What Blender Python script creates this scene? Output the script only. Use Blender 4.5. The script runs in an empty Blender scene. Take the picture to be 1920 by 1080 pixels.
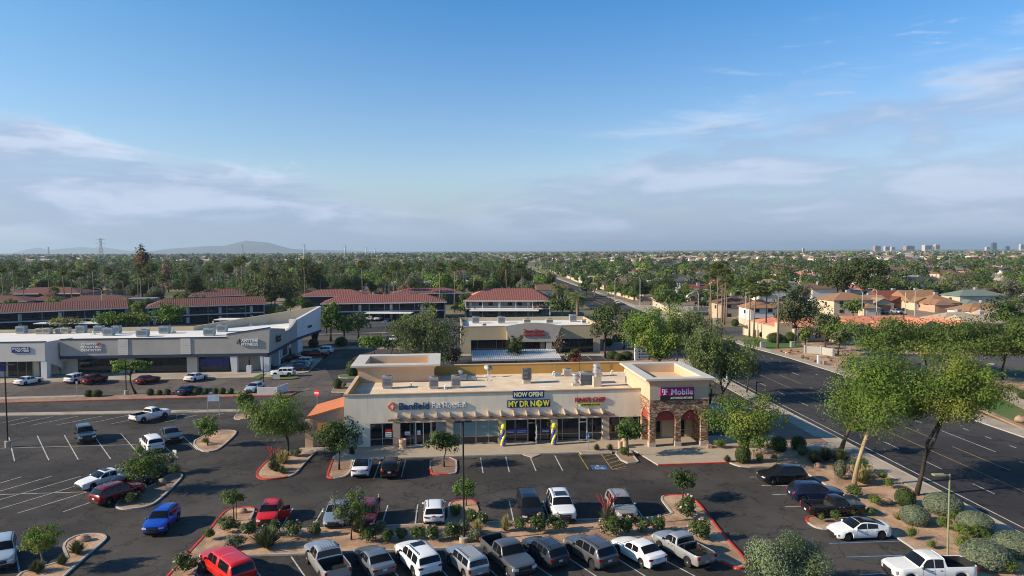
import bpy, math, random
import numpy as np
from mathutils import Vector, Matrix
rad = math.radians
random.seed(7)
SC = bpy.context.scene
COL = SC.collection

# ------------------------------------------------------------------ camera
FPX, CAMH = 1331.0, 23.0
_p, _r = rad(3.03), rad(-0.25)
_f = np.array([0, math.cos(_p), -math.sin(_p)])
_r0 = np.array([1.0, 0, 0]); _u0 = np.cross(_r0, _f)
_R = math.cos(_r)*_r0 + math.sin(_r)*_u0
_U = -math.sin(_r)*_r0 + math.cos(_r)*_u0
CAMP = np.array([0, 0, CAMH])
cam = bpy.data.cameras.new('camera'); camo = bpy.data.objects.new('camera', cam); COL.objects.link(camo)
cam.sensor_width = 36.0; cam.lens = 36.0*FPX/1920.0; cam.clip_start = 0.5; cam.clip_end = 60000
camo.matrix_world = Matrix(((_R[0], _U[0], -_f[0], 0), (_R[1], _U[1], -_f[1], 0), (_R[2], _U[2], -_f[2], CAMH), (0, 0, 0, 1)))
SC.camera = camo

def ray(x, y):
    return _f + (x-960)/FPX*_R - (y-540)/FPX*_U
def G(x, y, z=0.0):
    """point of the photo on the level z"""
    d = ray(x, y); t = (z-CAMH)/d[2]; q = CAMP+t*d
    return Vector((q[0], q[1], z))
def topz(P, y):
    """height above point P that shows at photo row y"""
    lo, hi = -5.0, 400.0
    for _ in range(50):
        m = (lo+hi)/2
        d = np.array([P[0], P[1], m])-CAMP
        yy = 540-FPX*(d@_U)/(d@_f)
        if yy > y: lo = m
        else: hi = m
    return (lo+hi)/2
class Frame:
    def __init__(s, ox, oy, deg):
        s.o = Vector((ox, oy, 0)); s.deg = deg; s.a = rad(deg)
        s.e1 = Vector((math.cos(s.a), math.sin(s.a), 0)); s.e2 = Vector((-math.sin(s.a), math.cos(s.a), 0))
    def __call__(s, u, v, z=0.0):
        p = s.o+s.e1*u+s.e2*v; p.z = z; return p
    def uv(s, P):
        d = Vector((P[0], P[1], 0))-s.o; return d.dot(s.e1), d.dot(s.e2)
    def hit(s, px, py, v):
        d = ray(px, py); dv = d[0]*s.e2.x+d[1]*s.e2.y
        t = (v-(Vector((0, 0, 0))-s.o).dot(s.e2))/dv
        q = CAMP+t*d; return s.uv(q)[0], float(q[2])
FB = Frame(-19.6, 81.7, 5.5)       # strip mall building: u along the facade, v to the back
FR = Frame(43.5, 0.0, 2.6)         # arterial road: u across, v along
FL = Frame(-46.2, 137.2, 6.3)      # building on the far left
FD = Frame(-8.5, 159.5, 4.5)       # medical building behind

# ------------------------------------------------------------------ world, sun, exposure
SUN_EL, SUN_SIDE = 26.0, 13.0      # sun low on the left, slightly behind the camera
sdir = Vector((-math.cos(rad(SUN_SIDE))*math.cos(rad(SUN_EL)), -math.sin(rad(SUN_SIDE))*math.cos(rad(SUN_EL)), math.sin(rad(SUN_EL))))
w = bpy.data.worlds.new("World"); SC.world = w; w.use_nodes = True
nt = w.node_tree; nt.nodes.clear()
def N(t, **k):
    n = nt.nodes.new(t)
    for a, b in k.items(): setattr(n, a, b)
    return n
def M_(op, a=None, b=None, c=None, clamp=False):
    n = nt.nodes.new('ShaderNodeMath'); n.operation = op; n.use_clamp = clamp
    for i, q in enumerate((a, b, c)):
        if q is None: continue
        if isinstance(q, (int, float)): n.inputs[i].default_value = q
        else: nt.links.new(q, n.inputs[i])
    return n.outputs[0]
def MR(v, a, b, c=0.0, d=1.0, smooth=True):
    n = nt.nodes.new('ShaderNodeMapRange'); n.interpolation_type = 'SMOOTHSTEP' if smooth else 'LINEAR'
    nt.links.new(v, n.inputs[0])
    for i, q in enumerate((a, b, c, d)):
        if isinstance(q, (int, float)): n.inputs[i+1].default_value = q
        else: nt.links.new(q, n.inputs[i+1])
    return n.outputs[0]
def MIX(fac, a, b, blend='MIX'):
    n = nt.nodes.new('ShaderNodeMix'); n.data_type = 'RGBA'; n.blend_type = blend
    for i, q in ((0, fac), (6, a), (7, b)):
        if isinstance(q, (int, float)): n.inputs[i].default_value = q
        elif isinstance(q, tuple): n.inputs[i].default_value = (*q, 1)
        else: nt.links.new(q, n.inputs[i])
    return n.outputs[2]
sky = N('ShaderNodeTexSky', sky_type='NISHITA', sun_disc=False)
sky.sun_elevation = rad(SUN_EL); sky.sun_rotation = math.atan2(sdir.x, sdir.y)
sky.air_density = 1.25; sky.dust_density = 0.3; sky.ozone_density = 3.0; sky.altitude = 300
SKY_STRENGTH = 0.1
tc = N('ShaderNodeTexCoord'); sep = N('ShaderNodeSeparateXYZ'); nt.links.new(tc.outputs['Generated'], sep.inputs[0])
sx, sy, sz = sep.outputs
az = M_('MULTIPLY', M_('ARCTAN2', sx, sy), 57.2958)
el = M_('MULTIPLY', M_('ARCSINE', sz), 57.2958)
def noisev(sc3, scale, detail=6.0, rough=0.6, dist=0.0):
    cb = N('ShaderNodeCombineXYZ')
    nt.links.new(M_('MULTIPLY', az, sc3[0]), cb.inputs[0]); nt.links.new(M_('MULTIPLY', el, sc3[1]), cb.inputs[1]); cb.inputs[2].default_value = sc3[2]
    n = N('ShaderNodeTexNoise'); n.inputs['Scale'].default_value = scale; n.inputs['Detail'].default_value = detail
    n.inputs['Roughness'].default_value = rough; n.inputs['Distortion'].default_value = dist
    nt.links.new(cb.outputs[0], n.inputs['Vector']); return n.outputs['Fac']
n1 = noisev((.05, .26, 1.3), 1.7, 9, .66, .5)
n2 = noisev((.09, .50, 7.1), 2.4, 10, .64, .6)
n3 = noisev((.03, .10, 3.7), 1.3, 4, .5)
# the upper edge of the cloud field rises to the right, and a bank lies low on the left
topR = MR(az, -8.0, 40.0, 4.5, 15.0, smooth=False)
topL = MR(az, -38.0, 2.0, 9.4, 2.2, smooth=False)
def field(top, lo, hi, nz, amp):
    d = M_('SUBTRACT', top, el)                       # degrees below the edge
    d = M_('ADD', d, M_('MULTIPLY', M_('SUBTRACT', nz, 0.5), amp))
    return MR(d, lo, hi)
azR = MR(az, -9.0, 3.0); azL = MR(az, 4.0, -18.0)
cR = M_('MULTIPLY', field(topR, -1.0, 3.4, n1, 13.0), azR)
cL = M_('MULTIPLY', field(topL, -0.6, 1.4, n1, 9.0), azL)
wisp = M_('MULTIPLY', MR(n2, .55, .78), M_('MULTIPLY', MR(M_('SUBTRACT', topR, el), -6.5, -1.0), MR(az, 2.0, 22.0)))
n4 = noisev((.07, .30, 2.2), 1.5, 9, .56, .4)
dens = M_('MAXIMUM', M_('MULTIPLY', cR, MR(n4, .34, .62, .30, .86)), M_('MAXIMUM', M_('MULTIPLY', cL, MR(n4, .34, .58, .45, .96)), M_('MULTIPLY', wisp, .65)))
dens = M_('MULTIPLY', dens, MR(el, -.5, 3.0, .25, 1.0))
# lit upper edges, blue-grey undersides: brightness falls with the depth below the bank's edge
below = M_('ADD', M_('SUBTRACT', M_('MAXIMUM', topL, topR), el), M_('MULTIPLY', M_('SUBTRACT', n1, .5), 9.0))
lit = MR(below, -.5, 2.4, 1.0, .15)
bright = M_('MINIMUM', M_('ADD', M_('MULTIPLY', lit, .75), M_('MULTIPLY', MR(n4, .44, .66), .62)), 1.0)
cloudcol = MIX(bright, (2.1, 2.85, 4.4), (4.8, 5.45, 6.6))     # sky radiance units, before SKY_STRENGTH
skyc = MIX(1.0, sky.outputs[0], MIX(MR(el, 3.0, 24.0), (.92, .94, 1.08), MIX(MR(az, -38.0, 2.0), (.43, .90, 1.13), (.25, .76, 1.16))), 'MULTIPLY')
skyc = MIX(1.0, skyc, MIX(MR(el, 27.0, 55.0), (1.0, 1.0, 1.0), (.70, .66, .60)), 'MULTIPLY')
hz = MR(el, 7.0, -.5, 0.0, .80)
skyc = MIX(hz, skyc, (1.75, 2.65, 4.3))
out = MIX(dens, skyc, cloudcol)
bg = N('ShaderNodeBackground'); nt.links.new(out, bg.inputs[0]); bg.inputs[1].default_value = SKY_STRENGTH
wo = N('ShaderNodeOutputWorld'); nt.links.new(bg.outputs[0], wo.inputs[0])
sl = bpy.data.lights.new('sun', 'SUN'); sl.energy = 5.0; sl.angle = rad(0.5); sl.color = (1.0, .83, .60)
so = bpy.data.objects.new('sun', sl); COL.objects.link(so)
so.rotation_euler = (-sdir).to_track_quat('-Z', 'Y').to_euler(); so.location = (-100, -20, 80)
SC.view_settings.view_transform = 'Standard'; SC.view_settings.look = 'None'
SC.view_settings.exposure = 0.58; SC.view_settings.gamma = 1.0; SC.view_settings.use_curve_mapping = False
SC.render.engine = 'CYCLES'
cy = SC.cycles
cy.max_bounces = 5; cy.diffuse_bounces = 2; cy.glossy_bounces = 3; cy.transmission_bounces = 4; cy.volume_bounces = 0
cy.transparent_max_bounces = 6; cy.caustics_reflective = False; cy.caustics_refractive = False
cy.use_denoising = True
try: cy.denoiser = 'OPENIMAGEDENOISE'
except Exception: pass
cy.sample_clamp_indirect = 6.0; cy.filter_width = 1.05

# ------------------------------------------------------------------ materials
MATS = {}
def mat(name, col, rough=.8, metal=0.0, var=.12, scale=1.0, bump=0.0, bscale=None, spec=.3, coat=0.0, emit=None, col2=None, detail=5.0, world=False, stretch=None):
    if name in MATS: return MATS[name]
    m = bpy.data.materials.new(name); m.use_nodes = True; MATS[name] = m
    t = m.node_tree; b = t.nodes['Principled BSDF']
    b.inputs['Roughness'].default_value = rough; b.inputs['Metallic'].default_value = metal
    b.inputs['Specular IOR Level'].default_value = spec; b.inputs['Coat Weight'].default_value = coat; b.inputs['Coat Roughness'].default_value = .05
    tcn = t.nodes.new('ShaderNodeTexCoord'); vec = tcn.outputs['Object']
    if stretch:
        mp = t.nodes.new('ShaderNodeMapping'); mp.inputs['Scale'].default_value = stretch
        t.links.new(vec, mp.inputs[0]); vec = mp.outputs[0]
    if var > 0 or col2:
        n = t.nodes.new('ShaderNodeTexNoise'); n.inputs['Scale'].default_value = scale; n.inputs['Detail'].default_value = detail
        n.inputs['Roughness'].default_value = .62
        t.links.new(vec, n.inputs['Vector'])
        cr = t.nodes.new('ShaderNodeValToRGB')
        a = tuple(max(0, c*(1-var)) for c in col); c2 = col2 or tuple(min(1, c*(1+var)) for c in col)
        if col2: a = col
        cr.color_ramp.elements[0].position = .32; cr.color_ramp.elements[1].position = .68
        cr.color_ramp.elements[0].color = (*a, 1); cr.color_ramp.elements[1].color = (*c2, 1)
        t.links.new(n.outputs['Fac'], cr.inputs[0]); t.links.new(cr.outputs[0], b.inputs['Base Color'])
        if bump > 0:
            n2_ = t.nodes.new('ShaderNodeTexNoise'); n2_.inputs['Scale'].default_value = bscale or scale*6; n2_.inputs['Detail'].default_value = 4
            t.links.new(vec, n2_.inputs['Vector'])
            bp = t.nodes.new('ShaderNodeBump'); bp.inputs['Strength'].default_value = bump; bp.inputs['Distance'].default_value = .05
            t.links.new(n2_.outputs['Fac'], bp.inputs['Height']); t.links.new(bp.outputs[0], b.inputs['Normal'])
    else:
        b.inputs['Base Color'].default_value = (*col, 1)
    if emit:
        b.inputs['Emission Color'].default_value = (*emit[0], 1); b.inputs['Emission Strength'].default_value = emit[1]
    return m
def ground_mat(name, c1, c2, s1, c3=None, s3=.02, fine=40.0, fineamt=.18, rough=.9, crack=0.0, bump=.3):
    """soil / asphalt: large patches, mid mottling and a fine grain; optional crack network"""
    m = bpy.data.materials.new(name); m.use_nodes = True; MATS[name] = m
    t = m.node_tree; b = t.nodes['Principled BSDF']; b.inputs['Roughness'].default_value = rough; b.inputs['Specular IOR Level'].default_value = .25
    tcn = t.nodes.new('ShaderNodeTexCoord')
    def nz(s, d=6, r=.6):
        n = t.nodes.new('ShaderNodeTexNoise'); n.inputs['Scale'].default_value = s; n.inputs['Detail'].default_value = d; n.inputs['Roughness'].default_value = r
        t.links.new(tcn.outputs['Object'], n.inputs['Vector']); return n.outputs['Fac']
    def ramp(v, p0, p1, a, c):
        r = t.nodes.new('ShaderNodeValToRGB'); r.color_ramp.elements[0].position = p0; r.color_ramp.elements[1].position = p1
        r.color_ramp.elements[0].color = (*a, 1); r.color_ramp.elements[1].color = (*c, 1); t.links.new(v, r.inputs[0]); return r.outputs[0]
    def mx(f, a, c, bl='MIX'):
        n = t.nodes.new('ShaderNodeMix'); n.data_type = 'RGBA'; n.blend_type = bl
        for i, q in ((0, f), (6, a), (7, c)):
            if isinstance(q, (int, float)): n.inputs[i].default_value = q
            elif isinstance(q, tuple): n.inputs[i].default_value = (*q, 1)
            else: t.links.new(q, n.inputs[i])
        return n.outputs[2]
    c = ramp(nz(s1), .35, .65, c1, c2)
    if c3: c = mx(ramp(nz(s3, 4), .45, .6, (0, 0, 0), (1, 1, 1)), c, c3)
    g = ramp(nz(fine, 3, .7), .3, .7, (1-fineamt,)*3, (1+fineamt,)*3)
    c = mx(1.0, c, g, 'MULTIPLY')
    if crack > 0:
        v = t.nodes.new('ShaderNodeTexVoronoi'); v.feature = 'DISTANCE_TO_EDGE'; v.inputs['Scale'].default_value = crack
        wv = t.nodes.new('ShaderNodeMapping'); t.links.new(tcn.outputs['Object'], wv.inputs[0])
        nn = t.nodes.new('ShaderNodeTexNoise'); nn.inputs['Scale'].default_value = .5; nn.inputs['Detail'].default_value = 5; t.links.new(tcn.outputs['Object'], nn.inputs['Vector'])
        ad = t.nodes.new('ShaderNodeVectorMath'); ad.operation = 'MULTIPLY_ADD'; t.links.new(nn.outputs['Color'], ad.inputs[0]); ad.inputs[1].default_value = (5, 5, 5)
        t.links.new(tcn.outputs['Object'], ad.inputs[2]); t.links.new(ad.outputs[0], v.inputs['Vector'])
        cc = ramp(v.outputs['Distance'], .006, .024, (.42,)*3, (1, 1, 1)); c = mx(.9, c, mx(1.0, c, cc, 'MULTIPLY')); c = mx(1.0, c, ramp(nz(.55, 8, .7), .54, .70, (1, 1, 1), (.46,)*3), 'MULTIPLY'); c = mx(1.0, c, ramp(nz(.33, 9, .75), .56, .70, (1, 1, 1), (1.5, 1.44, 1.36)), 'MULTIPLY')
    t.links.new(c, b.inputs['Base Color'])
    if bump:
        bp = t.nodes.new('ShaderNodeBump'); bp.inputs['Strength'].default_value = bump; bp.inputs['Distance'].default_value = .03
        t.links.new(nz(fine*.5, 3), bp.inputs['Height']); t.links.new(bp.outputs[0], b.inputs['Normal'])
    return m
def tile_mat(name, c1, c2, period=.45, axis='X', bumpy=1.0):
    """roof tiles: rows of barrels along local X, courses down the slope, per-tile tint"""
    if name in MATS: return MATS[name]
    m = bpy.data.materials.new(name); m.use_nodes = True; MATS[name] = m
    t = m.node_tree; b = t.nodes['Principled BSDF']; b.inputs['Roughness'].default_value = .85; b.inputs['Specular IOR Level'].default_value = .2
    tcn = t.nodes.new('ShaderNodeTexCoord')
    wv = t.nodes.new('ShaderNodeTexWave'); wv.bands_direction = axis; wv.inputs['Scale'].default_value = .314159/period*1.0; wv.inputs['Distortion'].default_value = .3
    wv.inputs['Detail'].default_value = 1; t.links.new(tcn.outputs['Object'], wv.inputs['Vector'])
    n = t.nodes.new('ShaderNodeTexNoise'); n.inputs['Scale'].default_value = 1.2; n.inputs['Detail'].default_value = 8; n.inputs['Roughness'].default_value = .75
    t.links.new(tcn.outputs['Object'], n.inputs['Vector'])
    r = t.nodes.new('ShaderNodeValToRGB'); r.color_ramp.elements[0].position = .3; r.color_ramp.elements[1].position = .7
    r.color_ramp.elements[0].color = (*c1, 1); r.color_ramp.elements[1].color = (*c2, 1); t.links.new(n.outputs['Fac'], r.inputs[0])
    r2 = t.nodes.new('ShaderNodeValToRGB'); r2.color_ramp.elements[0].color = (.74, .74, .74, 1); r2.color_ramp.elements[1].color = (1.1, 1.1, 1.1, 1)
    t.links.new(wv.outputs['Fac'], r2.inputs[0])
    mx = t.nodes.new('ShaderNodeMix'); mx.data_type = 'RGBA'; mx.blend_type = 'MULTIPLY'; mx.inputs[0].default_value = 1
    t.links.new(r.outputs[0], mx.inputs[6]); t.links.new(r2.outputs[0], mx.inputs[7]); t.links.new(mx.outputs[2], b.inputs['Base Color'])
    bp = t.nodes.new('ShaderNodeBump'); bp.inputs['Strength'].default_value = bumpy; bp.inputs['Distance'].default_value = .06
    t.links.new(wv.outputs['Fac'], bp.inputs['Height']); t.links.new(bp.outputs[0], b.inputs['Normal'])
    return m
def stone_mat(name):
    m = bpy.data.materials.new(name); m.use_nodes = True; MATS[name] = m
    t = m.node_tree; b = t.nodes['Principled BSDF']; b.inputs['Roughness'].default_value = .9
    tcn = t.nodes.new('ShaderNodeTexCoord'); mp = t.nodes.new('ShaderNodeMapping'); mp.inputs['Scale'].default_value = (2.9, 2.9, 8.0)
    t.links.new(tcn.outputs['Object'], mp.inputs[0])
    v = t.nodes.new('ShaderNodeTexVoronoi'); v.inputs['Scale'].default_value = 1.0; t.links.new(mp.outputs[0], v.inputs['Vector'])
    v2 = t.nodes.new('ShaderNodeTexVoronoi'); v2.feature = 'DISTANCE_TO_EDGE'; v2.inputs['Scale'].default_value = 1.0; t.links.new(mp.outputs[0], v2.inputs['Vector'])
    sp = t.nodes.new('ShaderNodeSeparateColor'); t.links.new(v.outputs['Color'], sp.inputs[0])
    r = t.nodes.new('ShaderNodeValToRGB'); cr = r.color_ramp; cr.interpolation = 'CONSTANT'
    cols = [(.17, .085, .05), (.30, .17, .10), (.50, .33, .21), (.26, .115, .06), (.38, .25, .17), (.58, .42, .29), (.18, .12, .09)]
    cr.elements[0].color = (*cols[0], 1); cr.elements[1].position = 1/7; cr.elements[1].color = (*cols[1], 1)
    for i in range(2, 7): e = cr.elements.new(i/7); e.color = (*cols[i], 1)
    t.links.new(sp.outputs[0], r.inputs[0])
    r2 = t.nodes.new('ShaderNodeValToRGB'); r2.color_ramp.elements[0].position = .02; r2.color_ramp.elements[1].position = .07
    r2.color_ramp.elements[0].color = (.35, .33, .3, 1); t.links.new(v2.outputs['Distance'], r2.inputs[0])
    mx = t.nodes.new('ShaderNodeMix'); mx.data_type = 'RGBA'; mx.blend_type = 'MULTIPLY'; mx.inputs[0].default_value = 1
    t.links.new(r.outputs[0], mx.inputs[6]); t.links.new(r2.outputs[0], mx.inputs[7]); t.links.new(mx.outputs[2], b.inputs['Base Color'])
    bp = t.nodes.new('ShaderNodeBump'); bp.inputs['Strength'].default_value = .8; bp.inputs['Distance'].default_value = .05
    t.links.new(v2.outputs['Distance'], bp.inputs['Height']); t.links.new(bp.outputs[0], b.inputs['Normal'])
    return m
def foliage_unused(name, c, c2=None, rough=.6):
    return mat(name, c, rough=rough, var=.35, scale=.9, spec=.25, col2=c2 or tuple(x*1.7 for x in c), detail=3)
def paint(name, c, metal=.0, rough=.35):
    return mat(name, c, rough=rough if sum(c) > .3 else .2, metal=metal, var=.03, scale=2.0, spec=.35, coat=.55 if sum(c) > .3 else .3)

# ------------------------------------------------------------------ mesh building
class MB:
    def __init__(s): s.v = []; s.f = []; s.m = []; s.mi = 0
    def add(s, vs, fs, mi=None):
        o = len(s.v); s.v += [tuple(q) for q in vs]; s.f += [tuple(i+o for i in f) for f in fs]; s.m += [s.mi if mi is None else mi]*len(fs); return s
    def box(s, x0, x1, y0, y1, z0, z1, mi=None, T=None):
        vs = [Vector((x, y, z)) for z in (z0, z1) for y in (y0, y1) for x in (x0, x1)]
        if T: vs = [T(*q) if callable(T) and not isinstance(T, Matrix) else T @ q for q in vs]
        return s.add(vs, [(0, 2, 3, 1), (4, 5, 7, 6), (0, 1, 5, 4), (2, 6, 7, 3), (0, 4, 6, 2), (1, 3, 7, 5)], mi)
    def prism(s, pts, z0, z1, mi=None, mi_side=None):
        """closed outline (list of xy, counter-clockwise) extruded"""
        a = sum(pts[i][0]*pts[(i+1) % len(pts)][1]-pts[(i+1) % len(pts)][0]*pts[i][1] for i in range(len(pts)))
        if a < 0: pts = pts[::-1]
        n = len(pts); vs = [(p[0], p[1], z0) for p in pts]+[(p[0], p[1], z1) for p in pts]
        s.add(vs, [tuple(range(n, 2*n)), tuple(range(n-1, -1, -1))], mi)
        o = len(s.v)-2*n; k = mi if mi_side is None else mi_side
        fs = [(i, (i+1) % n, n+(i+1) % n, n+i) for i in range(n)]
        s.f += [tuple(i+o for i in f) for f in fs]; s.m += [s.mi if k is None else k]*n
        return s
    def quad(s, a, b, c, d, mi=None): return s.add([a, b, c, d], [(0, 1, 2, 3)], mi)
    def tube(s, path, radii, n=8, mi=None, caps=True):
        path = [Vector(p) for p in path]; rings = []
        if not hasattr(radii, '__len__'): radii = [radii]*len(path)
        up = Vector((.13, .31, .94))
        for i, p in enumerate(path):
            t = (path[min(i+1, len(path)-1)]-path[max(i-1, 0)]).normalized()
            a = t.cross(up);
            if a.length < .1: a = t.cross(Vector((1, 0, 0)))
            a.normalize(); b = t.cross(a)
            rings.append([p+(a*math.cos(2*math.pi*k/n)+b*math.sin(2*math.pi*k/n))*radii[i] for k in range(n)])
        vs = [q for r in rings for q in r]; fs = []
        for i in range(len(path)-1):
            for k in range(n): fs.append((i*n+k, i*n+(k+1) % n, (i+1)*n+(k+1) % n, (i+1)*n+k))
        if caps: fs += [tuple(range(n-1, -1, -1)), tuple((len(path)-1)*n+k for k in range(n))]
        return s.add(vs, fs, mi)
    def lathe(s, prof, c=(0, 0, 0), n=16, axis='Z', mi=None):
        vs = []; c = Vector(c)
        for r, h in prof:
            for k in range(n):
                a = 2*math.pi*k/n; x, y = r*math.cos(a), r*math.sin(a)
                q = Vector((x, y, h)) if axis == 'Z' else (Vector((x, h, y)) if axis == 'Y' else Vector((h, x, y)))
                vs.append(c+q)
        fs = [(i*n+k, i*n+(k+1) % n, (i+1)*n+(k+1) % n, (i+1)*n+k) for i in range(len(prof)-1) for k in range(n)]
        if prof[0][0] > 1e-4: fs.append(tuple(range(n-1, -1, -1)))
        if prof[-1][0] > 1e-4: fs.append(tuple((len(prof)-1)*n+k for k in range(n)))
        return s.add(vs, fs, mi)
    def ball(s, c, rx, ry=None, rz=None, n=12, m=8, mi=None):
        ry = ry or rx; rz = rz or rx; c = Vector(c); vs = [c+Vector((0, 0, -rz))]; fs = []
        for i in range(1, m):
            ph = -math.pi/2+math.pi*i/m
            for k in range(n): vs.append(c+Vector((rx*math.cos(ph)*math.cos(2*math.pi*k/n), ry*math.cos(ph)*math.sin(2*math.pi*k/n), rz*math.sin(ph))))
        vs.append(c+Vector((0, 0, rz)))
        for k in range(n): fs.append((0, 1+(k+1) % n, 1+k)); fs.append((len(vs)-1, 1+(m-2)*n+k, 1+(m-2)*n+(k+1) % n))
        for i in range(m-2):
            for k in range(n): fs.append((1+i*n+k, 1+i*n+(k+1) % n, 1+(i+1)*n+(k+1) % n, 1+(i+1)*n+k))
        return s.add(vs, fs, mi)
    def mesh(s, name, mats, smooth=False, angle=None):
        me = bpy.data.meshes.new(name); me.from_pydata(s.v, [], s.f)
        for m in (mats if isinstance(mats, (list, tuple)) else [mats]): me.materials.append(m)
        me.polygons.foreach_set('material_index', s.m)
        if smooth:
            me.polygons.foreach_set('use_smooth', [True]*len(s.f))
            if angle: me.set_sharp_from_angle(angle=rad(angle))
        me.update(); return me
    def build(s, name, mats, parent=None, smooth=False, angle=None, **kw):
        return link(name, s.mesh(name, mats, smooth, angle), parent, **kw)
CH = {}
def link(name, me, parent=None, loc=None, rz=None, **tags):
    o = bpy.data.objects.new(name, me); COL.objects.link(o)
    if parent: o.parent = parent; CH.setdefault(parent.name, []).append(o)
    if loc is not None: o.location = loc
    if rz is not None: o.rotation_euler = (0, 0, rz)
    for k, q in tags.items():
        if q: o[k] = q
    return o
def thing(name, label, category, loc=(0, 0, 0), rz=0.0, group=None):
    return link(name, None, None, loc, rz, label=label, category=category, group=group)
def copy_tree(o, parent=None):
    c = o.copy(); COL.objects.link(c); c.parent = parent
    for ch in list(CH.get(o.name, [])): copy_tree(ch, c)
    return c
def place_copy(o, loc, rz, label=None, group=None, scale=None):
    c = copy_tree(o); c.location = loc; c.rotation_euler = (0, 0, rz)
    if label: c['label'] = label
    if group: c['group'] = group
    if scale: c.scale = scale if hasattr(scale, '__len__') else (scale,)*3
    return c
def structure(name, mb, mats, **kw):
    return mb.build(name, mats, None, kind='structure', **kw)
def chaikin(p, n=2, closed=True):
    for _ in range(n):
        q = []; L = len(p)
        for i in range(L if closed else L-1):
            a, b = Vector(p[i]), Vector(p[(i+1) % L]); q += [a*.75+b*.25, a*.25+b*.75]
        if not closed: q = [Vector(p[0])]+q+[Vector(p[-1])]
        p = q
    return p
_fc = {}
def text_mesh(s, size, depth, bold=0.0, align='CENTER', sx=1.0, mats=None, shear=0.0):
    cu = bpy.data.curves.new('lettering', 'FONT'); cu.body = s; cu.size = size; cu.extrude = depth; cu.offset = bold; cu.align_x = align; cu.align_y = 'CENTER'
    cu.shear = shear; cu.space_character = 1.0
    o = bpy.data.objects.new('t', cu); COL.objects.link(o)
    me = bpy.data.meshes.new_from_object(o); bpy.data.objects.remove(o)
    for v in me.vertices: v.co = Vector((v.co.x*sx, -v.co.z, v.co.y))      # stand it up, front towards -Y
    me.materials.clear(); me.materials.append(mats)
    return me
# ================================================================== ground, roads, kerbs, markings
m_ground = ground_mat('suburban_soil', (.20, .15, .105), (.30, .235, .17), .01, (.10, .115, .055), .006, fine=2.0, fineamt=.2)
m_lot = ground_mat('worn_asphalt', (.029, .027, .028), (.050, .046, .045), .10, (.072, .065, .061), .06, fine=25, fineamt=.22, crack=.22, bump=.25)
m_lot2 = ground_mat('old_brown_asphalt', (.105, .088, .080), (.140, .118, .106), .15, (.085, .072, .066), .08, fine=20, crack=.18, bump=.25)
m_road = ground_mat('road_asphalt', (.030, .029, .032), (.043, .040, .042), .10, (.056, .052, .052), .05, fine=30, fineamt=.2, crack=.08, bump=.2)
m_farroad = ground_mat('far_asphalt', (.075, .072, .07), (.10, .095, .09), .05, fine=4)
m_conc = ground_mat('concrete', (.36, .31, .25), (.44, .385, .32), .6, (.31, .265, .215), .25, fine=20, fineamt=.08, rough=.85)
m_walk = ground_mat('grey_concrete', (.34, .285, .22), (.42, .36, .285), .5, (.38, .32, .25), .3, fine=20, fineamt=.08)
m_gravel = ground_mat('decomposed_granite', (.38, .245, .16), (.53, .36, .245), .8, (.29, .19, .13), .35, fine=9, fineamt=.34, bump=1.0)
m_gravel2 = ground_mat('brown_granite', (.27, .18, .13), (.37, .26, .19), .8, (.24, .16, .12), .3, fine=9, fineamt=.32, bump=1.0)
m_pink = ground_mat('pink_brown_paving', (.20, .13, .10), (.26, .17, .13), .8, fine=8)
m_lawn = ground_mat('lawn', (.055, .115, .022), (.085, .16, .035), .3, (.13, .15, .05), .1, fine=12, fineamt=.3, bump=.8)
m_kerb = mat('kerb_concrete', (.40, .37, .33), var=.14, scale=2)
m_kred = mat('kerb_red_paint', (.50, .055, .035), var=.25, scale=1.3, rough=.7)
m_kbrick = mat('kerb_faded_red', (.33, .095, .07), var=.25, scale=1.0)
m_white = mat('white_line_paint', (.28, .28, .27), col2=(.62, .62, .60), var=.3, scale=1.7, rough=.7)
m_yell = mat('yellow_line_paint', (.20, .14, .06), col2=(.46, .31, .09), var=.25, scale=1.7, rough=.7)
m_blue = mat('blue_line_paint', (.12, .25, .48), var=.35, scale=2.0, rough=.7)

mb = MB(); mb.quad((-30000, -200, 0), (30000, -200, 0), (30000, 40000, 0), (-30000, 40000, 0)); structure('ground', mb, m_ground)

def sheet(name, pts, z, m):
    mb = MB(); pts = [(p[0], p[1]) for p in pts]
    a = sum(pts[i][0]*pts[(i+1) % len(pts)][1]-pts[(i+1) % len(pts)][0]*pts[i][1] for i in range(len(pts)))
    if a < 0: pts = pts[::-1]
    mb.add([(x, y, z) for x, y in pts], [tuple(range(len(pts)))]); return structure(name, mb, m)
# the shopping centre's asphalt up to the arterial's kerb
sheet('parking_lot', [FR(-2.2, 20), FR(-2.2, 240), (-330, 300), (-330, 10)], .004, m_lot)
sheet('parking_lot', [G(-300, 762), FL(-130, -1), FL(9, -1), G(610, 690), G(640, 742), G(250, 748), G(-20, 757)], .008, m_lot2)
# arterial road
RW = 22.4
mb = MB()
for v0, v1 in ((-40, 250), (250, 900), (900, 4000)):
    pass
sheet('road', [FR(0, -30), FR(RW, -30), FR(RW, 132), FR(21.6, 149), FR(19.4, 168), FR(19.2, 262), FR(RW-4, 600), FR(RW-4, 3000), FR(3, 3000), FR(3, 600), FR(0, 262)], .010, m_road)
def strip(mb, pts, wd, z, mi=0, closed=False):
    """flat ribbon along pts"""
    P = [Vector((p[0], p[1], 0)) for p in pts]; n = len(P); L = []
    for i in range(n):
        if closed: t = (P[(i+1) % n]-P[i-1])
        else: t = P[min(i+1, n-1)]-P[max(i-1, 0)]
        t.normalize(); L.append(Vector((-t.y, t.x, 0))*wd/2)
    for i in range(n if closed else n-1):
        j = (i+1) % n
        mb.quad(*[(q.x, q.y, z) for q in (P[i]-L[i], P[j]-L[j], P[j]+L[j], P[i]+L[i])], mi=mi)
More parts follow.
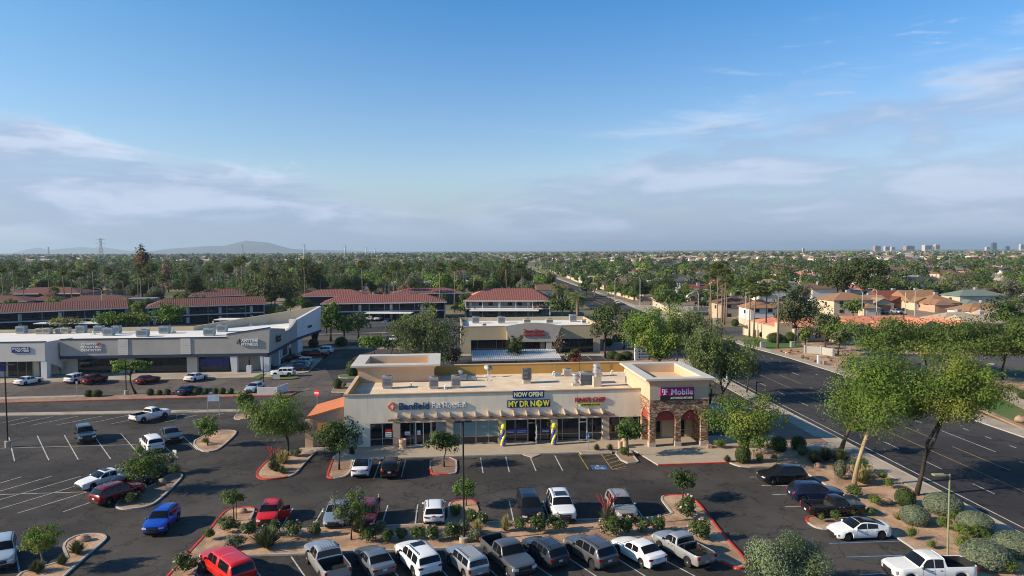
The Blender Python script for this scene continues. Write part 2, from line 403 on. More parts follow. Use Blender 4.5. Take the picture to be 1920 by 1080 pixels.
def kerb(name, pts, m, closed=False, wd=.17, h=.14):
    mb = MB(); P = [Vector((p[0], p[1], 0)) for p in pts]; n = len(P); L = []
    for i in range(n):
        if closed: t = (P[(i+1) % n]-P[i-1])
        else: t = P[min(i+1, n-1)]-P[max(i-1, 0)]
        t.normalize(); L.append(Vector((-t.y, t.x, 0))*wd/2)
    for i in range(n if closed else n-1):
        j = (i+1) % n; a, b, c, d = P[i]-L[i], P[j]-L[j], P[j]+L[j], P[i]+L[i]
        hh = Vector((0, 0, h))
        mb.quad(a+hh, b+hh, c+hh, d+hh); mb.quad(a, b, b+hh, a+hh); mb.quad(c, d, d+hh, c+hh)
        if not closed and i == 0: mb.quad(d, a, a+hh, d+hh)
        if not closed and i == n-2: mb.quad(b, c, c+hh, b+hh)
    return structure(name, mb, m)
# lane lines
mb = MB(); z = .016
def vline(u0, v0, v1, wd=.12, m=0): mb.box(0, 1, 0, 1, 0, 1) if False else strip(mb, [FR(u0, v0), FR(u0, v1)], wd, z, m)
vline(1.1, 5, 148, .15); vline(1.1, 168, 250, .15)
def dashes(u0, v0, v1, ln, gap, wd=.12):
    v = v0
    while v < v1: vline(u0, v, v+ln, wd); v += ln+gap
dashes(4.6, 12, 150, 3.0, 4.6); dashes(4.6, 170, 600, 3, 9)
vline(14.7, 78.6, 88, .12); dashes(14.7, 92, 150, 3.0, 9.0); dashes(14.7, 12, 74, 3, 9)
dashes(18.2, 12, 132, 1.0, 3.0, .16)
for k in range(12): vline(18.2-.19*k*.8, 135+4*k, 136+4*k, .16)
structure('road_marking', mb, m_white)
mb = MB()
vline(7.8, 5, 148, .12); vline(8.1, 5, 60, .1); dashes(11.3, 12, 150, 9, 3, .12); vline(8.0, 172, 900, .25); vline(11.0, 172, 900, .25)
structure('road_marking', mb, m_yell)
# pavements along the arterial
def raised(name, pts, m, z=.12, h0=0.0):
    mb = MB(); mb.prism([(p[0], p[1]) for p in pts], h0, z); return structure(name, mb, m)
raised('sidewalk', [FR(-2.15, 20), FR(-.16, 20), FR(-.16, 86), FR(-2.15, 86)], m_conc)
raised('sidewalk', [FR(-2.6, 86), FR(-.16, 86), FR(-.16, 148), FR(-2.6, 148)], m_conc)
raised('sidewalk', [FR(-3, 168), FR(-.16, 168), FR(-.16, 262), FR(-3, 262)], m_pink)
kerb('kerb', [FR(-.08, 20), FR(-.08, 148)], m_kerb); kerb('kerb', [FR(-.08, 168), FR(-.08, 262)], m_kerb)
kr = [FR(RW+.08, 20), FR(RW+.08, 132), FR(21.7, 149), FR(19.5, 168), FR(19.3, 182), FR(22, 186)]
kerb('kerb', kr, m_kerb)
raised('sidewalk', [FR(RW+.16, 20), FR(RW+2.6, 20), FR(RW+2.6, 128), FR(24, 150), FR(21.6, 170), FR(21.4, 182), FR(19.4, 182), FR(19.6, 168), FR(21.8, 149), FR(RW+.16, 132)], m_conc)
kerb('kerb', [FR(23, 210), FR(19.3, 214), FR(19.1, 262)], m_kerb)
kerb('kerb', [FR(RW-3.4, 285), FR(RW-3.9, 900)], m_kerb)
sheet('sidewalk', [FR(RW-3.3, 285), FR(RW-.8, 285), FR(RW-1.3, 900), FR(RW-3.8, 900)], .05, m_conc)
# cross streets on the east side
sheet('road', [FR(19, 185), FR(48, 189), FR(58, 196), FR(58, 208), FR(44, 205), FR(19, 212)], .014, m_farroad)
sheet('road', [FR(RW-4.2, 265), FR(RW+260, 258), FR(RW+260, 268), FR(RW-4.2, 284)], .014, m_farroad)
sheet('road', [G(1520, 603), G(1940, 605), G(1940, 596), G(1520, 594)], .012, m_farroad)
sheet('sidewalk', [G(1172, 571), G(1300, 574), G(1300, 592), G(1260, 607)], .03, m_conc)
# east side: gravel verge, lawn, path, car park
def px(*a): return [G(*q) for q in a]
sheet('gravel_ground', px((1425, 655), (1500, 640), (1700, 640), (1930, 660), (2100, 700), (2300, 860), (2000, 850), (1920, 818), (1750, 762), (1560, 690)), .006, m_gravel)
sheet('lawn', px((1385, 650), (1396, 631), (1440, 634), (1500, 640), (1506, 651), (1440, 655)), .012, m_lawn)
sheet('lawn', px((1860, 716), (1830, 740), (1812, 760), (1850, 780), (1920, 806), (2100, 880), (2400, 880), (2300, 830), (1920, 768), (1880, 748)), .012, m_lawn)
sheet('lawn', px((1790, 700), (1940, 700), (1940, 694), (1800, 693)), .016, m_lawn)
sheet('path', [*chaikin(px((1862, 728), (1868, 722), (1892, 726), (1920, 744), (2060, 790), (2060, 808), (1920, 766), (1882, 746)), 2)], .018, m_conc)
kerb('kerb', px((1796, 750), (1830, 765), (1920, 804), (2100, 880)), m_gravel2, wd=.8, h=.25)
sheet('parking_lot', px((1590, 672), (1700, 664), (1990, 664), (1990, 712), (1860, 706), (1790, 702), (1590, 695)), .014, m_farroad)
raised('traffic_island', chaikin(px((1600, 690), (1640, 684), (1668, 687), (1660, 692), (1610, 694)), 2), m_conc, .14)
raised('traffic_island', chaikin(px((1850, 683), (1862, 681), (1868, 685), (1852, 688)), 2), m_conc, .14)

# ---- the mall's own pavement and planters
raised('sidewalk', [FB(-5.2, 0.5), FB(-5.2, -1.0), FB(-.6, -1.2), FB(-.6, -4.65), FB(15.5, -4.7), FB(15.5, -4.75), FB(33.2, -4.75), FB(34.3, -10.3), FB(44.9, -10.3), FB(46.5, -6.6), FB(52, -6.2), FB(52, 0), FB(42.2, 0.5)], m_walk, .125)
kerb('kerb', [FB(-.6, -4.7), FB(9.9, -4.75), FB(33.2, -4.8), FB(34.3, -10.4)], m_kerb, wd=.15)
kerb('kerb_red', [FB(34.3, -10.4), FB(45.2, -10.4)], m_kred)
sheet('concrete_apron', [FR(-2.7, 84.5), FR(-2.7, 100), G(1290, 745), G(1290, 770), G(1345, 790)], .013, m_conc)
raised('sidewalk', px((1480, 833), (1590, 833), (1590, 841), (1440, 842)), m_walk, .11)
raised('paving', px((1440, 832), (1570, 832), (1500, 790), (1440, 792)), m_pink, .08)
raised('sidewalk', px((1330, 842), (1480, 842), (1500, 836), (1330, 836)), m_walk, .1)

def bed(outline, m, smooth=2, kerbs=(), z=.10, base=None, name='landscape_bed'):
    """outline in photo pixels; kerbs = [(first point, last point, material)] over the ORIGINAL points"""
    P = px(*outline); S = chaikin(P, smooth)
    raised(name, S, m, z)
    n = len(P)
    if not kerbs: kerb('kerb', S, base or m_kerb, closed=True, wd=.18)
    else:
        per = len(S)//n
        for a, b, km in kerbs:
            idx = [(i % len(S)) for i in range(a*per, b*per+1)]
            nm = 'kerb_red' if km in (m_kred, m_kbrick) else 'kerb'
            kerb(nm, [S[i] for i in idx], km, wd=.18)
# central planter between the two rows
main = [(433, 955), (418, 963), (387, 1003), (350, 1042), (290, 1110), (352, 1110), (368, 1066), (376, 1050), (392, 1044), (567, 1040.5), (724, 1034), (832, 1029.5), (940, 1025), (1060, 1021), (1185, 1014), (1250, 1014),
        (1292, 1030), (1338, 1047), (1377, 1066), (1391, 1068), (1399, 1060), (1397, 1050), (1360, 1010), (1325, 965), (1303, 938), (1284, 930), (1248, 930), (1238, 935), (1252, 953), (1266, 970), (1126, 975), (1021, 978.5), (912, 981.5), (901, 980),
        (897, 950), (887, 938), (847, 941), (841, 950), (842, 983), (791, 985), (688, 989), (570, 993.7), (456, 997), (460, 990), (478, 958), (470, 952)]
bed(main, m_gravel, 2, [(0, 5, m_kred), (5, 17, m_kerb), (17, 26, m_kred), (26, 33, m_kerb), (34, 36, m_kred), (36, 44, m_kerb), (44, 46, m_kred)])
bed([(480, 893), (484, 882), (507, 860), (530, 852), (567, 846), (588, 838), (600, 838), (594, 845), (568, 872), (551, 893), (520, 899), (490, 900)], m_gravel, 2, [(0, 3, m_kred), (3, 5, m_kerb), (6, 9, m_kerb), (9, 12, m_kred)])
bed([(613, 893), (622, 868), (628, 853), (662, 852), (658, 880), (650, 894), (630, 898), (616, 897)], m_gravel2, 2, [(1, 6, m_kerb), (6, 9, m_kred)])
bed([(807, 861), (855, 858.5), (856, 886), (850, 890), (814, 891), (807, 887)], m_pink, 1, [(0, 3, m_kerb), (3, 5, m_kred), (5, 6, m_kerb)])
bed([(1150, 846), (1182, 846), (1192, 862), (1198, 868), (1170, 870)], m_gravel2, 1)
bed([(1085, 848), (1145, 846), (1147, 851), (1090, 853)], m_gravel2, 0, z=.128)
# planter along the arterial
east = [(1330, 842), (1440, 842), (1600, 842), (1640, 878), (1683, 903), (1742, 935), (1800, 968), (1860, 1002), (1990, 1075), (2080, 1120), (1830, 1120), (1717, 1032), (1673, 1003), (1640, 996), (1563, 994), (1534, 992), (1518, 984), (1510, 974), (1520, 969.5), (1567, 968), (1617, 962),
        (1585, 935), (1545, 907), (1513, 889), (1495, 878), (1447, 875.5), (1393, 877), (1372, 871), (1350, 858)]
bed(east, m_gravel, 1, [(9, 16, m_kerb), (16, 18, m_kred), (18, 27, m_kerb)])
# islands in the left car park
bed([(360, 830), (380, 820), (407, 808), (438, 808), (444, 812), (428, 828), (410, 843), (397, 848), (377, 847)], m_gravel, 1)
bed([(217, 948), (233, 936), (262, 922), (300, 905), (312, 893), (338, 889), (343, 894), (320, 918), (300, 937), (280, 951), (240, 957), (220, 954)], m_gravel2, 2)
bed([(118, 1024), (133, 1010), (160, 1003), (188, 1003), (199, 1008), (196, 1015), (160, 1045), (118, 1083), (90, 1110), (20, 1110), (34, 1078), (60, 1070), (128, 1051), (124, 1040)], m_gravel, 1)
bed([(438, 783), (448, 777), (470, 776), (470, 786), (444, 788)], m_gravel, 1)
# strips of the access drive
raised('sidewalk', [FB(-90, 0), FB(0, 0)] if False else px((-400, 782), (460, 768), (460, 772.5), (-400, 788)), m_conc, .12)
raised('landscape_strip', px((-400, 756), (0, 747), (250, 741), (470, 734), (540, 733), (552, 738), (545, 741), (250, 749), (0, 756), (-400, 766)), m_gravel2, .11)
kerb('kerb_red', px((-400, 766.5), (0, 756.5), (250, 749.5), (500, 743), (545, 741.5), (553, 738), (545, 733.5)), m_kbrick, wd=.5, h=.15)
raised('sidewalk', px((-400, 754), (0, 746), (160, 742.5), (160, 745), (0, 750), (-400, 760)), m_conc, .14)
raised('sidewalk', [FL(-120, -8.6), FL(2, -8.6), FL(7, -4), FL(7, 30), FL(0, 30), FL(0, 0), FL(-120, 0)], m_conc, .12)
for a in (((295, 696), (345, 692), (330, 696.5), (288, 698.5)), ((350, 695), (400, 692.5), (392, 696), (340, 698)), ((470, 711), (490, 702), (500, 702), (486, 712)), ((506, 710), (556, 707), (564, 709), (548, 712), (505, 713))): sheet('lawn', px(*a), .15, m_lawn)
bed([(622, 736), (632, 720), (680, 718), (672, 738)], m_gravel2, 0)
bed([(634, 707), (640, 703), (690, 703), (690, 709), (640, 710)], m_lawn, 1)
raised('landscape_strip', px((545, 665), (640, 655), (760, 655), (760, 648), (600, 650)), m_gravel2, .1)
sheet('road', px((480, 640), (880, 632), (880, 622), (480, 630)), .012, m_farroad)
sheet('road', px((600, 614), (880, 610), (880, 603), (620, 606)), .016, m_farroad)
mb = MB(); P = px((500, 632.5), (830, 624), (830, 613), (500, 617)); kerb('kerb', P[:2], m_conc, wd=1.2, h=.5)
# back building's surroundings
sheet('gravel_ground', px((1125, 665), (1240, 700), (1290, 745), (1330, 735), (1235, 640), (1180, 605), (1120, 600)), .012, m_pink)
sheet('sidewalk', px((864, 664), (1150, 664), (1160, 668), (864, 668)), .10, m_conc)
# ---- parking bay lines
def lines(lst, m, wd=.11, name='parking_line'):
    mb = MB()
    for a in lst: strip(mb, [G(*a[0]), G(*a[1])], wd, .020)
    structure(name, mb, m)
def r4(*q): return [((a/3, 740+b/3), (c/3, 740+d/3)) for a, b, c, d in q]
def r5(*q): return [((640+a/3, 740+b/3), (640+c/3, 740+d/3)) for a, b, c, d in q]
def r6(*q): return [((1280+a/3, 740+b/3), (1280+c/3, 740+d/3)) for a, b, c, d in q]
lines(r4((160, 127, -60, 174), (298, 123, 55, 173), (438, 122, 175, 173), (580, 120, 315, 172), (728, 115, 495, 163), (890, 112, 625, 165), (1040, 110, 780, 160), (1110, 115, 925, 155), (1260, 105, 1075, 150),
         (210, 232, 275, 370), (362, 228, 440, 366), (525, 225, 622, 362), (680, 220, 790, 345), (835, 215, 1000, 355), (1010, 215, 1110, 312), (50, 240, 82, 375), (-110, 240, -90, 375),
         (120, 463, -40, 510), (295, 458, -40, 555), (455, 460, -40, 603), (425, 515, -40, 655), (490, 548, 97, 668), (515, 605, 355, 660), (75, 815, 110, 1000), (-40, 303, 775, 281), (-40, 564, 500, 547)), m_white)
lines(r4((1648, 640, 1563, 780), (1820, 640, 1750, 762))+r5((262, 622, 228, 730), (430, 618, 414, 740), (945, 600, 970, 715), (1135, 600, 1172, 706), (1450, 583, 1505, 690), (1640, 610, 1700, 697),
         (218, 378, 183, 472), (360, 372, 338, 465), (783, 355, 797, 442), (925, 350, 945, 437), (1065, 358, 1095, 430), (1200, 342, 1245, 428),
         (20, 950, 60, 1060), (265, 955, 350, 1060), (550, 970, 630, 1060), (800, 950, 915, 1060), (1080, 955, 1240, 1060), (1270, 915, 1490, 1060), (1555, 925, 1770, 1060), (1825, 935, 2060, 1060)), m_white)
lines([((546, 1044), (583, 1098)), ((473, 1061), (500, 1096)), ((362, 1067), (378, 1090)), ((1400+20/3.69, 895), (1424, 894.6)), ((1428, 911), (1478, 910.5)), ((1448, 927.5), (1478, 927)), ((1472, 950), (1505, 949.5)), ((1344, 1048), (1380, 1068))], m_white)
lines(r6((825, 838, 1225, 825), (920, 915, 1240, 905), (1000, 1015, 1240, 1000)), m_blue)
lines(r5((1335, 335, 1390, 422), (1460, 333, 1524, 422), (1524, 422, 1602, 418), (1470, 350, 1540, 336), (1483, 370, 1552, 350), (1497, 390, 1570, 368), (1510, 408, 1588, 388), (1530, 420, 1600, 404)), m_yell)
mb = MB()
q = r5((1400, 397, 1488, 397), (1500, 423, 1412, 423))
mb.add([(*G(*p)[:2], .022) for p in (q[0][0], q[0][1], q[1][0], q[1][1])], [(0, 1, 2, 3)]); structure('accessible_bay_marking', mb, mat('blue_bay_paint', (.04, .10, .24), var=.4, scale=3))
mb = MB()      # wheelchair figure painted in the blue square
cx, cy = G(*r5((1450, 410, 0, 0))[0][0])[:2]
def arc(c, r, a0, a1, wd, n=12): strip(mb, [(cx+c[0]+r*math.cos(rad(a0+(a1-a0)*i/n)), cy+c[1]+r*math.sin(rad(a0+(a1-a0)*i/n))) for i in range(n+1)], wd, .026)
arc((-.05, -.15), .38, 100, 360, .10); arc((-.1, .62), .07, 0, 360, .14)
strip(mb, [(cx-.1, cy+.48), (cx-.08, cy+.05), (cx+.3, cy+.05), (cx+.45, cy-.4), (cx+.62, cy-.38)], .1, .026)
structure('accessible_bay_marking', mb, m_white)
lines([((89, 719), (101.7, 713)), ((40, 722), (55, 715)), ((180, 720), (205, 709)), ((565, 735), (580, 728)), ((600, 668), (640, 666)), ((565, 692), (600, 691)), ((1300-240, 668), (1064, 676)), ((1095, 664), (1109, 674)), ((1122, 663), (1136, 674))], m_white)
# ================================================================== buildings
m_st = mat('cream_stucco', (.80, .705, .55), var=.10, scale=.8, stretch=(1, 1, .22), bump=.15, bscale=12, rough=.9)
m_stp = mat('peach_stucco', (.60, .42, .28), var=.06, scale=.4, bump=.15, bscale=12, rough=.9)
m_tan = mat('tan_stucco', (.46, .385, .29), var=.06, scale=.4, bump=.15, bscale=12, rough=.9)
m_och = mat('ochre_stucco', (.52, .30, .085), var=.09, scale=.3, rough=.9)
m_cop = mat('brown_coping', (.36, .25, .17), var=.08, scale=.6)
m_cap = mat('grey_tower_cap', (.52, .50, .46), var=.08, scale=.5)
m_deck = mat('tan_roof_membrane', (.70, .565, .415), var=.16, scale=.5, rough=.9)
m_wdeck = mat('white_roof_membrane', (.74, .72, .69), var=.06, scale=.15, rough=.8)
m_glass = mat('dark_shop_glass', (.012, .015, .02), rough=.04, var=0, spec=.6)
m_teal = mat('teal_window_shade', (.16, .25, .28), rough=.12, var=.06, scale=.5, spec=.5)
m_alu = mat('pale_aluminium', (.40, .38, .35), rough=.5, var=.05)
m_wood = mat('brown_beam', (.26, .17, .125), var=.12, scale=2)
m_woodl = mat('pale_bracket', (.50, .38, .29), var=.1, scale=2)
m_stone = stone_mat('ledger_stone'); m_stbase = mat('stone_base', (.45, .38, .31), var=.1)
m_red = mat('red_awning', (.33, .05, .045), var=.1, scale=1, rough=.8)
m_clay = tile_mat('orange_clay_tile', (.50, .16, .075), (.66, .26, .13), .33, 'Y')
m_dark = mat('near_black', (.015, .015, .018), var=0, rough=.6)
m_blk = mat('black_paint', (.02, .02, .022), var=.05, rough=.5)
m_wh = mat('white_paint', (.76, .75, .72), var=.05, rough=.6)
m_gal = mat('galvanised_metal', (.42, .43, .44), rough=.45, metal=.6, var=.1, scale=2)
m_grey = mat('unit_grey', (.30, .30, .31), var=.08, rough=.6); m_greyd = mat('unit_dark', (.10, .10, .11), var=.1, rough=.7)
m_beige = mat('unit_beige', (.46, .42, .35), var=.06, rough=.6)
m_bluegrey = mat('unit_blue_grey', (.26, .32, .36), var=.08, rough=.6)

SPLIT = {'post', 'column', 'shop_wall', 'porch_pillar', 'window', 'pier', 'porch_wall', 'window_poster', 'end_wall', 'panel_return', 'stepped_wall', 'cabinet', 'end_cap', 'duct', 'blue_panel'}
def B(parent, name, m, *boxes, **k):
    if len(boxes) > 1 and name in SPLIT: return [B(parent, name, m, b, **k) for b in boxes][0]
    mb = MB()
    for b in boxes: mb.box(*b)
    return mb.build(name, m, parent, **k)
def window(par, u0, u1, z0, z1, v, splits=(), rail=None, m=None, fm=None, name='window', t=.06):
    """shop window: glass pane with its aluminium frame proud of it"""
    g = B(par, name, m or m_glass, (u0, u1, v, v+.05, z0, z1))
    mb = MB()
    mb.box(u0, u1, v-.05, v-.002, z0, z0+t); mb.box(u0, u1, v-.05, v-.002, z1-t, z1)
    for x in [u0, u1-t]+[s-t/2 for s in splits]: mb.box(x, x+t, v-.048, v-.004, z0+t, z1-t)
    if rail: mb.box(u0+t, u1-t, v-.046, v-.006, rail, rail+t)
    mb.build('window_frame', fm or m_alu, g); return g

# ---- strip mall building ------------------------------------------------
bld = thing('strip_mall_building', 'long cream stucco shop building with stone arched corner tower and flat tan roof', 'building', FB.o, FB.a)
UB = lambda x, y=830, v=0.0: FB.hit(x, y, v)[0]
ZB = lambda x, y, v=0.0: FB.hit(x, y, v)[1]
H1 = 6.15; W1 = 35.3; DPT = 17.4; DK = 5.35
us = UB(694)
ZS = 2.86
B(bld, 'front_wall', m_st, (0, W1, 0, .32, ZS, H1), (0, us, 0, .32, 0, ZS-.001))
B(bld, 'roof_coping', m_cop, (-.08, W1, -.09, .40, H1+.001, H1+.14))
B(bld, 'roof_deck', m_deck, (.33, W1+6, .33, DPT-.3, DK-.2, DK))
for q_ in (2.72, 11.8, 20.9, 27.5): B(bld, 'control_joint', m_tan, (q_, q_+.03, -.004, -.001, 3.9, H1-.05))
B(bld, 'side_parapet', m_och, (0, .32, .41, DPT, 0, H1+.12)); B(bld, 'roof_coping', m_stp, (-.05, .38, .41, 12.4, H1+.121, H1+.2))
ub0, ub1 = FB.hit(671, 705, 12.6)[0], FB.hit(814, 705, 12.6)[0]
ubr = ub1
B(bld, 'rear_parapet', m_och, (ubr, W1+6.5, DPT-.3, DPT, 0, 6.75)); B(bld, 'roof_coping', m_stp, (ubr, W1+6.5, DPT-.36, DPT+.06, 6.751, 6.85))
B(bld, 'side_wall', m_stp, (W1+6.2, W1+6.5, 7.5, DPT-.31, 0, 6.74))
def crown(par, u0, u1, v0, v1, zb, zt, over, ring, mw, well, name='tower', zf=.75):
    """square tower top: walls, coved flare, flat projecting cap around a sunken well"""
    mb = MB(); r = ring
    z1 = zt-.22-zf
    for a in ((u0, u1, v0, v0+.3, zb, z1), (u0, u1, v1-.3, v1, zb, z1), (u0, u0+.3, v0+.3, v1-.3, zb, z1), (u1-.3, u1, v0+.3, v1-.3, zb, z1)): mb.box(*a)
    K = 6; rings = []
    for k in range(K+1):
        t = k/K; o = over*.85*(1-math.cos(t*math.pi/2)); z = z1+zf*math.sin(t*math.pi/2)
        rings.append([(u0-o, v0-o, z), (u1+o, v0-o, z), (u1+o, v1+o, z), (u0-o, v1+o, z)])
    vs = [q for R_ in rings for q in R_]; fs = [(4*k+i, 4*k+(i+1) % 4, 4*k+4+(i+1) % 4, 4*k+4+i) for k in range(K) for i in range(4)]
    mb.add(vs, fs)
    body = mb.build(name, mw, par)
    o = over; mb = MB(); za, zc = zt-.22, zt
    a0, a1, b0, b1 = u0-o, u1+o, v0-o, v1+o; c0, c1, d0, d1 = a0+r, a1-r, b0+r, b1-r
    mb.box(a0, a1, b0, d0, za, zc); mb.box(a0, a1, d1, b1, za, zc); mb.box(a0, c0, d0, d1, za, zc); mb.box(c1, a1, d0, d1, za, zc)
    mb.build('tower_cap', m_cap, body)
    mb = MB(); mb.quad((c0, d1, well), (c1, d1, well), (c1, d1, za), (c0, d1, za)); mb.quad((c0, d0, well), (c0, d1, well), (c0, d1, za), (c0, d0, za))
    mb.quad((c1, d1, well), (c1, d0, well), (c1, d0, za), (c1, d1, za)); mb.quad((c1, d0, well), (c0, d0, well), (c0, d0, za), (c1, d0, za))
    mb.quad((c0, d0, well), (c1, d0, well), (c1, d1, well), (c0, d1, well)); mb.build('tower_well', m_stp, body)
    return body
crown(bld, ub0, ub1, 12.6, 21.3, DK, 7.8, .85, 1.7, m_stp, 6.7, name='rear_tower')
B(bld, 'rear_wall', m_stp, (ub0, ub1, 17.5, 21.3, 0, DK-.01))
# corner tower with stone arches
tu0, tu1, tv0, tv1 = 35.3, 42.3, -3.75, 7.4
tw = crown(bld, tu0, tu1, tv0, tv1, 5.62, 8.17, .62, 1.25, m_stp, 7.0, name='corner_tower', zf=.9)
B(tw, 'sign_band', m_tan, (tu0+.02, tu1-.02, tv0-.03, tv0-.002, 5.62, 7.0))
mb = MB(); AR = 1.19
c1_, c2_ = 37.18, 40.22; ZSP, ZTOP = 3.15, 5.6
def arch_wall(mb, x0, x1, arches, y0, y1, swap=False, zt=ZTOP):
    """wall from x0 to x1 between depths y0 and y1 with round-headed openings"""
    P = (lambda x, y, z: (y, x, z)) if swap else (lambda x, y, z: (x, y, z))
    edges = [x0]
    for c in arches: edges += [c-AR, c+AR]
    edges.append(x1)
    for i in range(0, len(edges), 2):
        a, b = edges[i], edges[i+1]; vs = [P(x, y, z) for z in (0, zt) for y in (y0, y1) for x in (a, b)]
        mb.add(vs, [(0, 2, 3, 1), (4, 5, 7, 6), (0, 1, 5, 4), (2, 6, 7, 3), (0, 4, 6, 2), (1, 3, 7, 5)])
    for c in arches:
        n = 14; pr = None
        for k in range(n+1):
            a = math.pi*(1-k/n); x = c+AR*math.cos(a); z = ZSP+AR*math.sin(a)
            if pr:
                px_, pz = pr
                mb.quad(P(px_, y0, pz), P(x, y0, z), P(x, y0, zt), P(px_, y0, zt)); mb.quad(P(x, y1, z), P(px_, y1, pz), P(px_, y1, zt), P(x, y1, zt))
                mb.quad(P(px_, y1, pz), P(x, y1, z), P(x, y0, z), P(px_, y0, pz))
            pr = (x, z)
arch_wall(mb, tu0, tu1, [c1_, c2_], tv0, tv0+.65)
mb.build('stone_arcade', m_stone, tw)
mb = MB(); arch_wall(mb, tv0+.65, 0, [-1.75], tu0, tu0+.65, swap=True); mb.build('stone_arcade', m_stone, tw)
mb = MB(); mb.box(tu1-.6, tu1, tv0+.65, 7.4, 0, 5.6); mb.build('stone_side_wall', m_stone, tw)
mb = MB()
for a, b in ((tu0-.06, tu0+.72), (c1_+AR-.05, c2_-AR+.05), (c2_+AR-.05, tu1+.06)): B(tw, 'pier_base', m_stbase, (a, b, tv0-.07, tv0+.72, .12, .62))
B(tw, 'stone_ledge', m_stp, (tu0-.05, tu1+.05, tv0-.06, tv0+.7, 5.601, 5.619))
B(tw, 'porch_ceiling', m_tan, (tu0+.66, tu1-.61, tv0+.66, 0, 5.0, 5.1))
B(tw, 'porch_wall', m_tan, (tu0, 35.9, 0, .3, 0, 5.5), (37.9, 39.4, 0, .3, 0, 5.5), (40.9, tu1-.61, 0, .3, 0, 5.5), (35.9, 40.9, .0, .3, 3.0, 5.5))
for c in (c1_, c2_):
    mb = MB(); n = 16; m_ = 5; vs = []
    for j in range(m_+1):
        ph = math.pi/2*j/m_
        for k in range(n+1):
            a = math.pi*k/n; r = AR*math.cos(ph)
            vs.append((c-r*math.cos(a), tv0+.40-.22*math.sin(ph), ZSP+.02+AR*math.sin(a)*math.cos(ph)))
    mb.add(vs, [(j*(n+1)+k, j*(n+1)+k+1, (j+1)*(n+1)+k+1, (j+1)*(n+1)+k) for j in range(m_) for k in range(n)])
    mb.build('arch_awning', m_red, tw, smooth=True)
mb = MB(); n = 14; c = -1.75
mb.add([(tu0+.08, c+AR*math.cos(math.pi*k/n), ZSP+AR*math.sin(math.pi*k/n)) for k in range(n+1)], [tuple(range(n+1))]); mb.add([(tu0+.12, c+AR*math.cos(math.pi*k/n), ZSP+AR*math.sin(math.pi*k/n)) for k in range(n+1)], [tuple(range(n, -1, -1))])
mb.build('arch_awning', m_red, tw)
window(tw, 35.95, 37.85, .15, 2.95, .1, (36.5, 36.65), 2.2); window(tw, 39.45, 40.85, .15, 2.95, .1, (40.1,), 1.0)
# shop fronts, left to right (photo columns turned into distances along the facade)
def sf(x0, x1, splits=(), rail=.95, m=None, name='window'):
    return window(bld, UB(x0), UB(x1), .14, ZS, .18, [UB(s) for s in splits], rail, m, name=name, fm=m_wh if 'door' in name else None, t=.09 if 'door' in name else .06)
sf(694, 737.4, (717,)); sf(751, 777, (769,)); sf(779, 809, (793.8,), None, name='entrance_door'); sf(809.6, 819, (), .95)
for a, b, s in ((819.4, 837, ()), (850, 864, ()), (864.2, 892.6, ()), (892.8, 934.4, (916.6,))):
    window(bld, UB(a), UB(b), .98, ZS, .18, [UB(q) for q in s], None, m_teal); window(bld, UB(a), UB(b), .14, .96, .18, [UB(q) for q in s], None)
sf(948.3, 989.6, (966,)); sf(1005, 1032.6, (1013.5,)); sf(1045, 1085.4, (1054.8,)); sf(1086, 1101, (), 2.3, name='entrance_door'); sf(1101.6, 1128.6, (1110.8,)); sf(1141.5, 1198, (1162, 1182))
dg = B(bld, 'doorway', m_dark, (UB(990), UB(1004.6), 1.2, 1.25, .13, ZS), (UB(990), UB(1004.6), .24, 1.2, .126, .128)); B(dg, 'door_frame', m_alu, (UB(990), UB(990)+.06, .12, .2, .14, ZS), (UB(1004)-.02, UB(1004)+.06, .12, .2, .14, ZS), (UB(990), UB(1004), .12, .2, 2.35, 2.42))
dr = B(bld, 'open_door', m_glass, (UB(1004)+.02, UB(1004)+.05, -.85, .1, .2, 2.3)); B(dr, 'door_frame', m_wh, (UB(1004), UB(1004)+.07, -.9, -.82, .15, 2.35), (UB(1004), UB(1004)+.07, .04, .11, .15, 2.35), (UB(1004), UB(1004)+.07, -.82, .04, 2.28, 2.35), (UB(1004), UB(1004)+.07, -.82, .04, .15, .22))
for a, b in ((737.8, 750.6), (837.2, 849.8), (935, 947.9), (1033, 1044.7), (1129, 1141.2)):
    u0, u1 = UB(a), UB(b)
    p = B(bld, 'column', m_tan, (u0, u1, -.28, .17, .62, 3.05)); B(p, 'column_base', m_stbase, (u0-.05, u1+.05, -.33, .17, .12, .62)); B(p, 'column_cap', m_stp, (u0-.06, u1+.06, -.34, -.002, 3.051, 3.2))
pe0, pe1 = UB(729, 790), UB(1149, 780)
pg = B(bld, 'pergola', m_wood, (pe0, pe1, -1.05, -.92, 3.28, 3.52), (pe0+.2, pe1-.2, -.30, -.18, 3.25, 3.42))
k = 0; u = pe0+.95
while u < pe1-.2:
    mb = MB(); mb.add([(u, -1.3, 3.62), (u, -1.3, 3.72), (u, -.01, 4.05), (u, -.01, 3.53), (u, -1.0, 3.53)]+[(u+.09, -1.3, 3.62), (u+.09, -1.3, 3.72), (u+.09, -.01, 4.05), (u+.09, -.01, 3.53), (u+.09, -1.0, 3.53)],
           [(0, 1, 2, 3, 4), (9, 8, 7, 6, 5), (0, 5, 6, 1), (1, 6, 7, 2), (2, 7, 8, 3), (3, 8, 9, 4), (4, 9, 5, 0)])
    mb.build('bracket', m_woodl, pg); u += 1.515
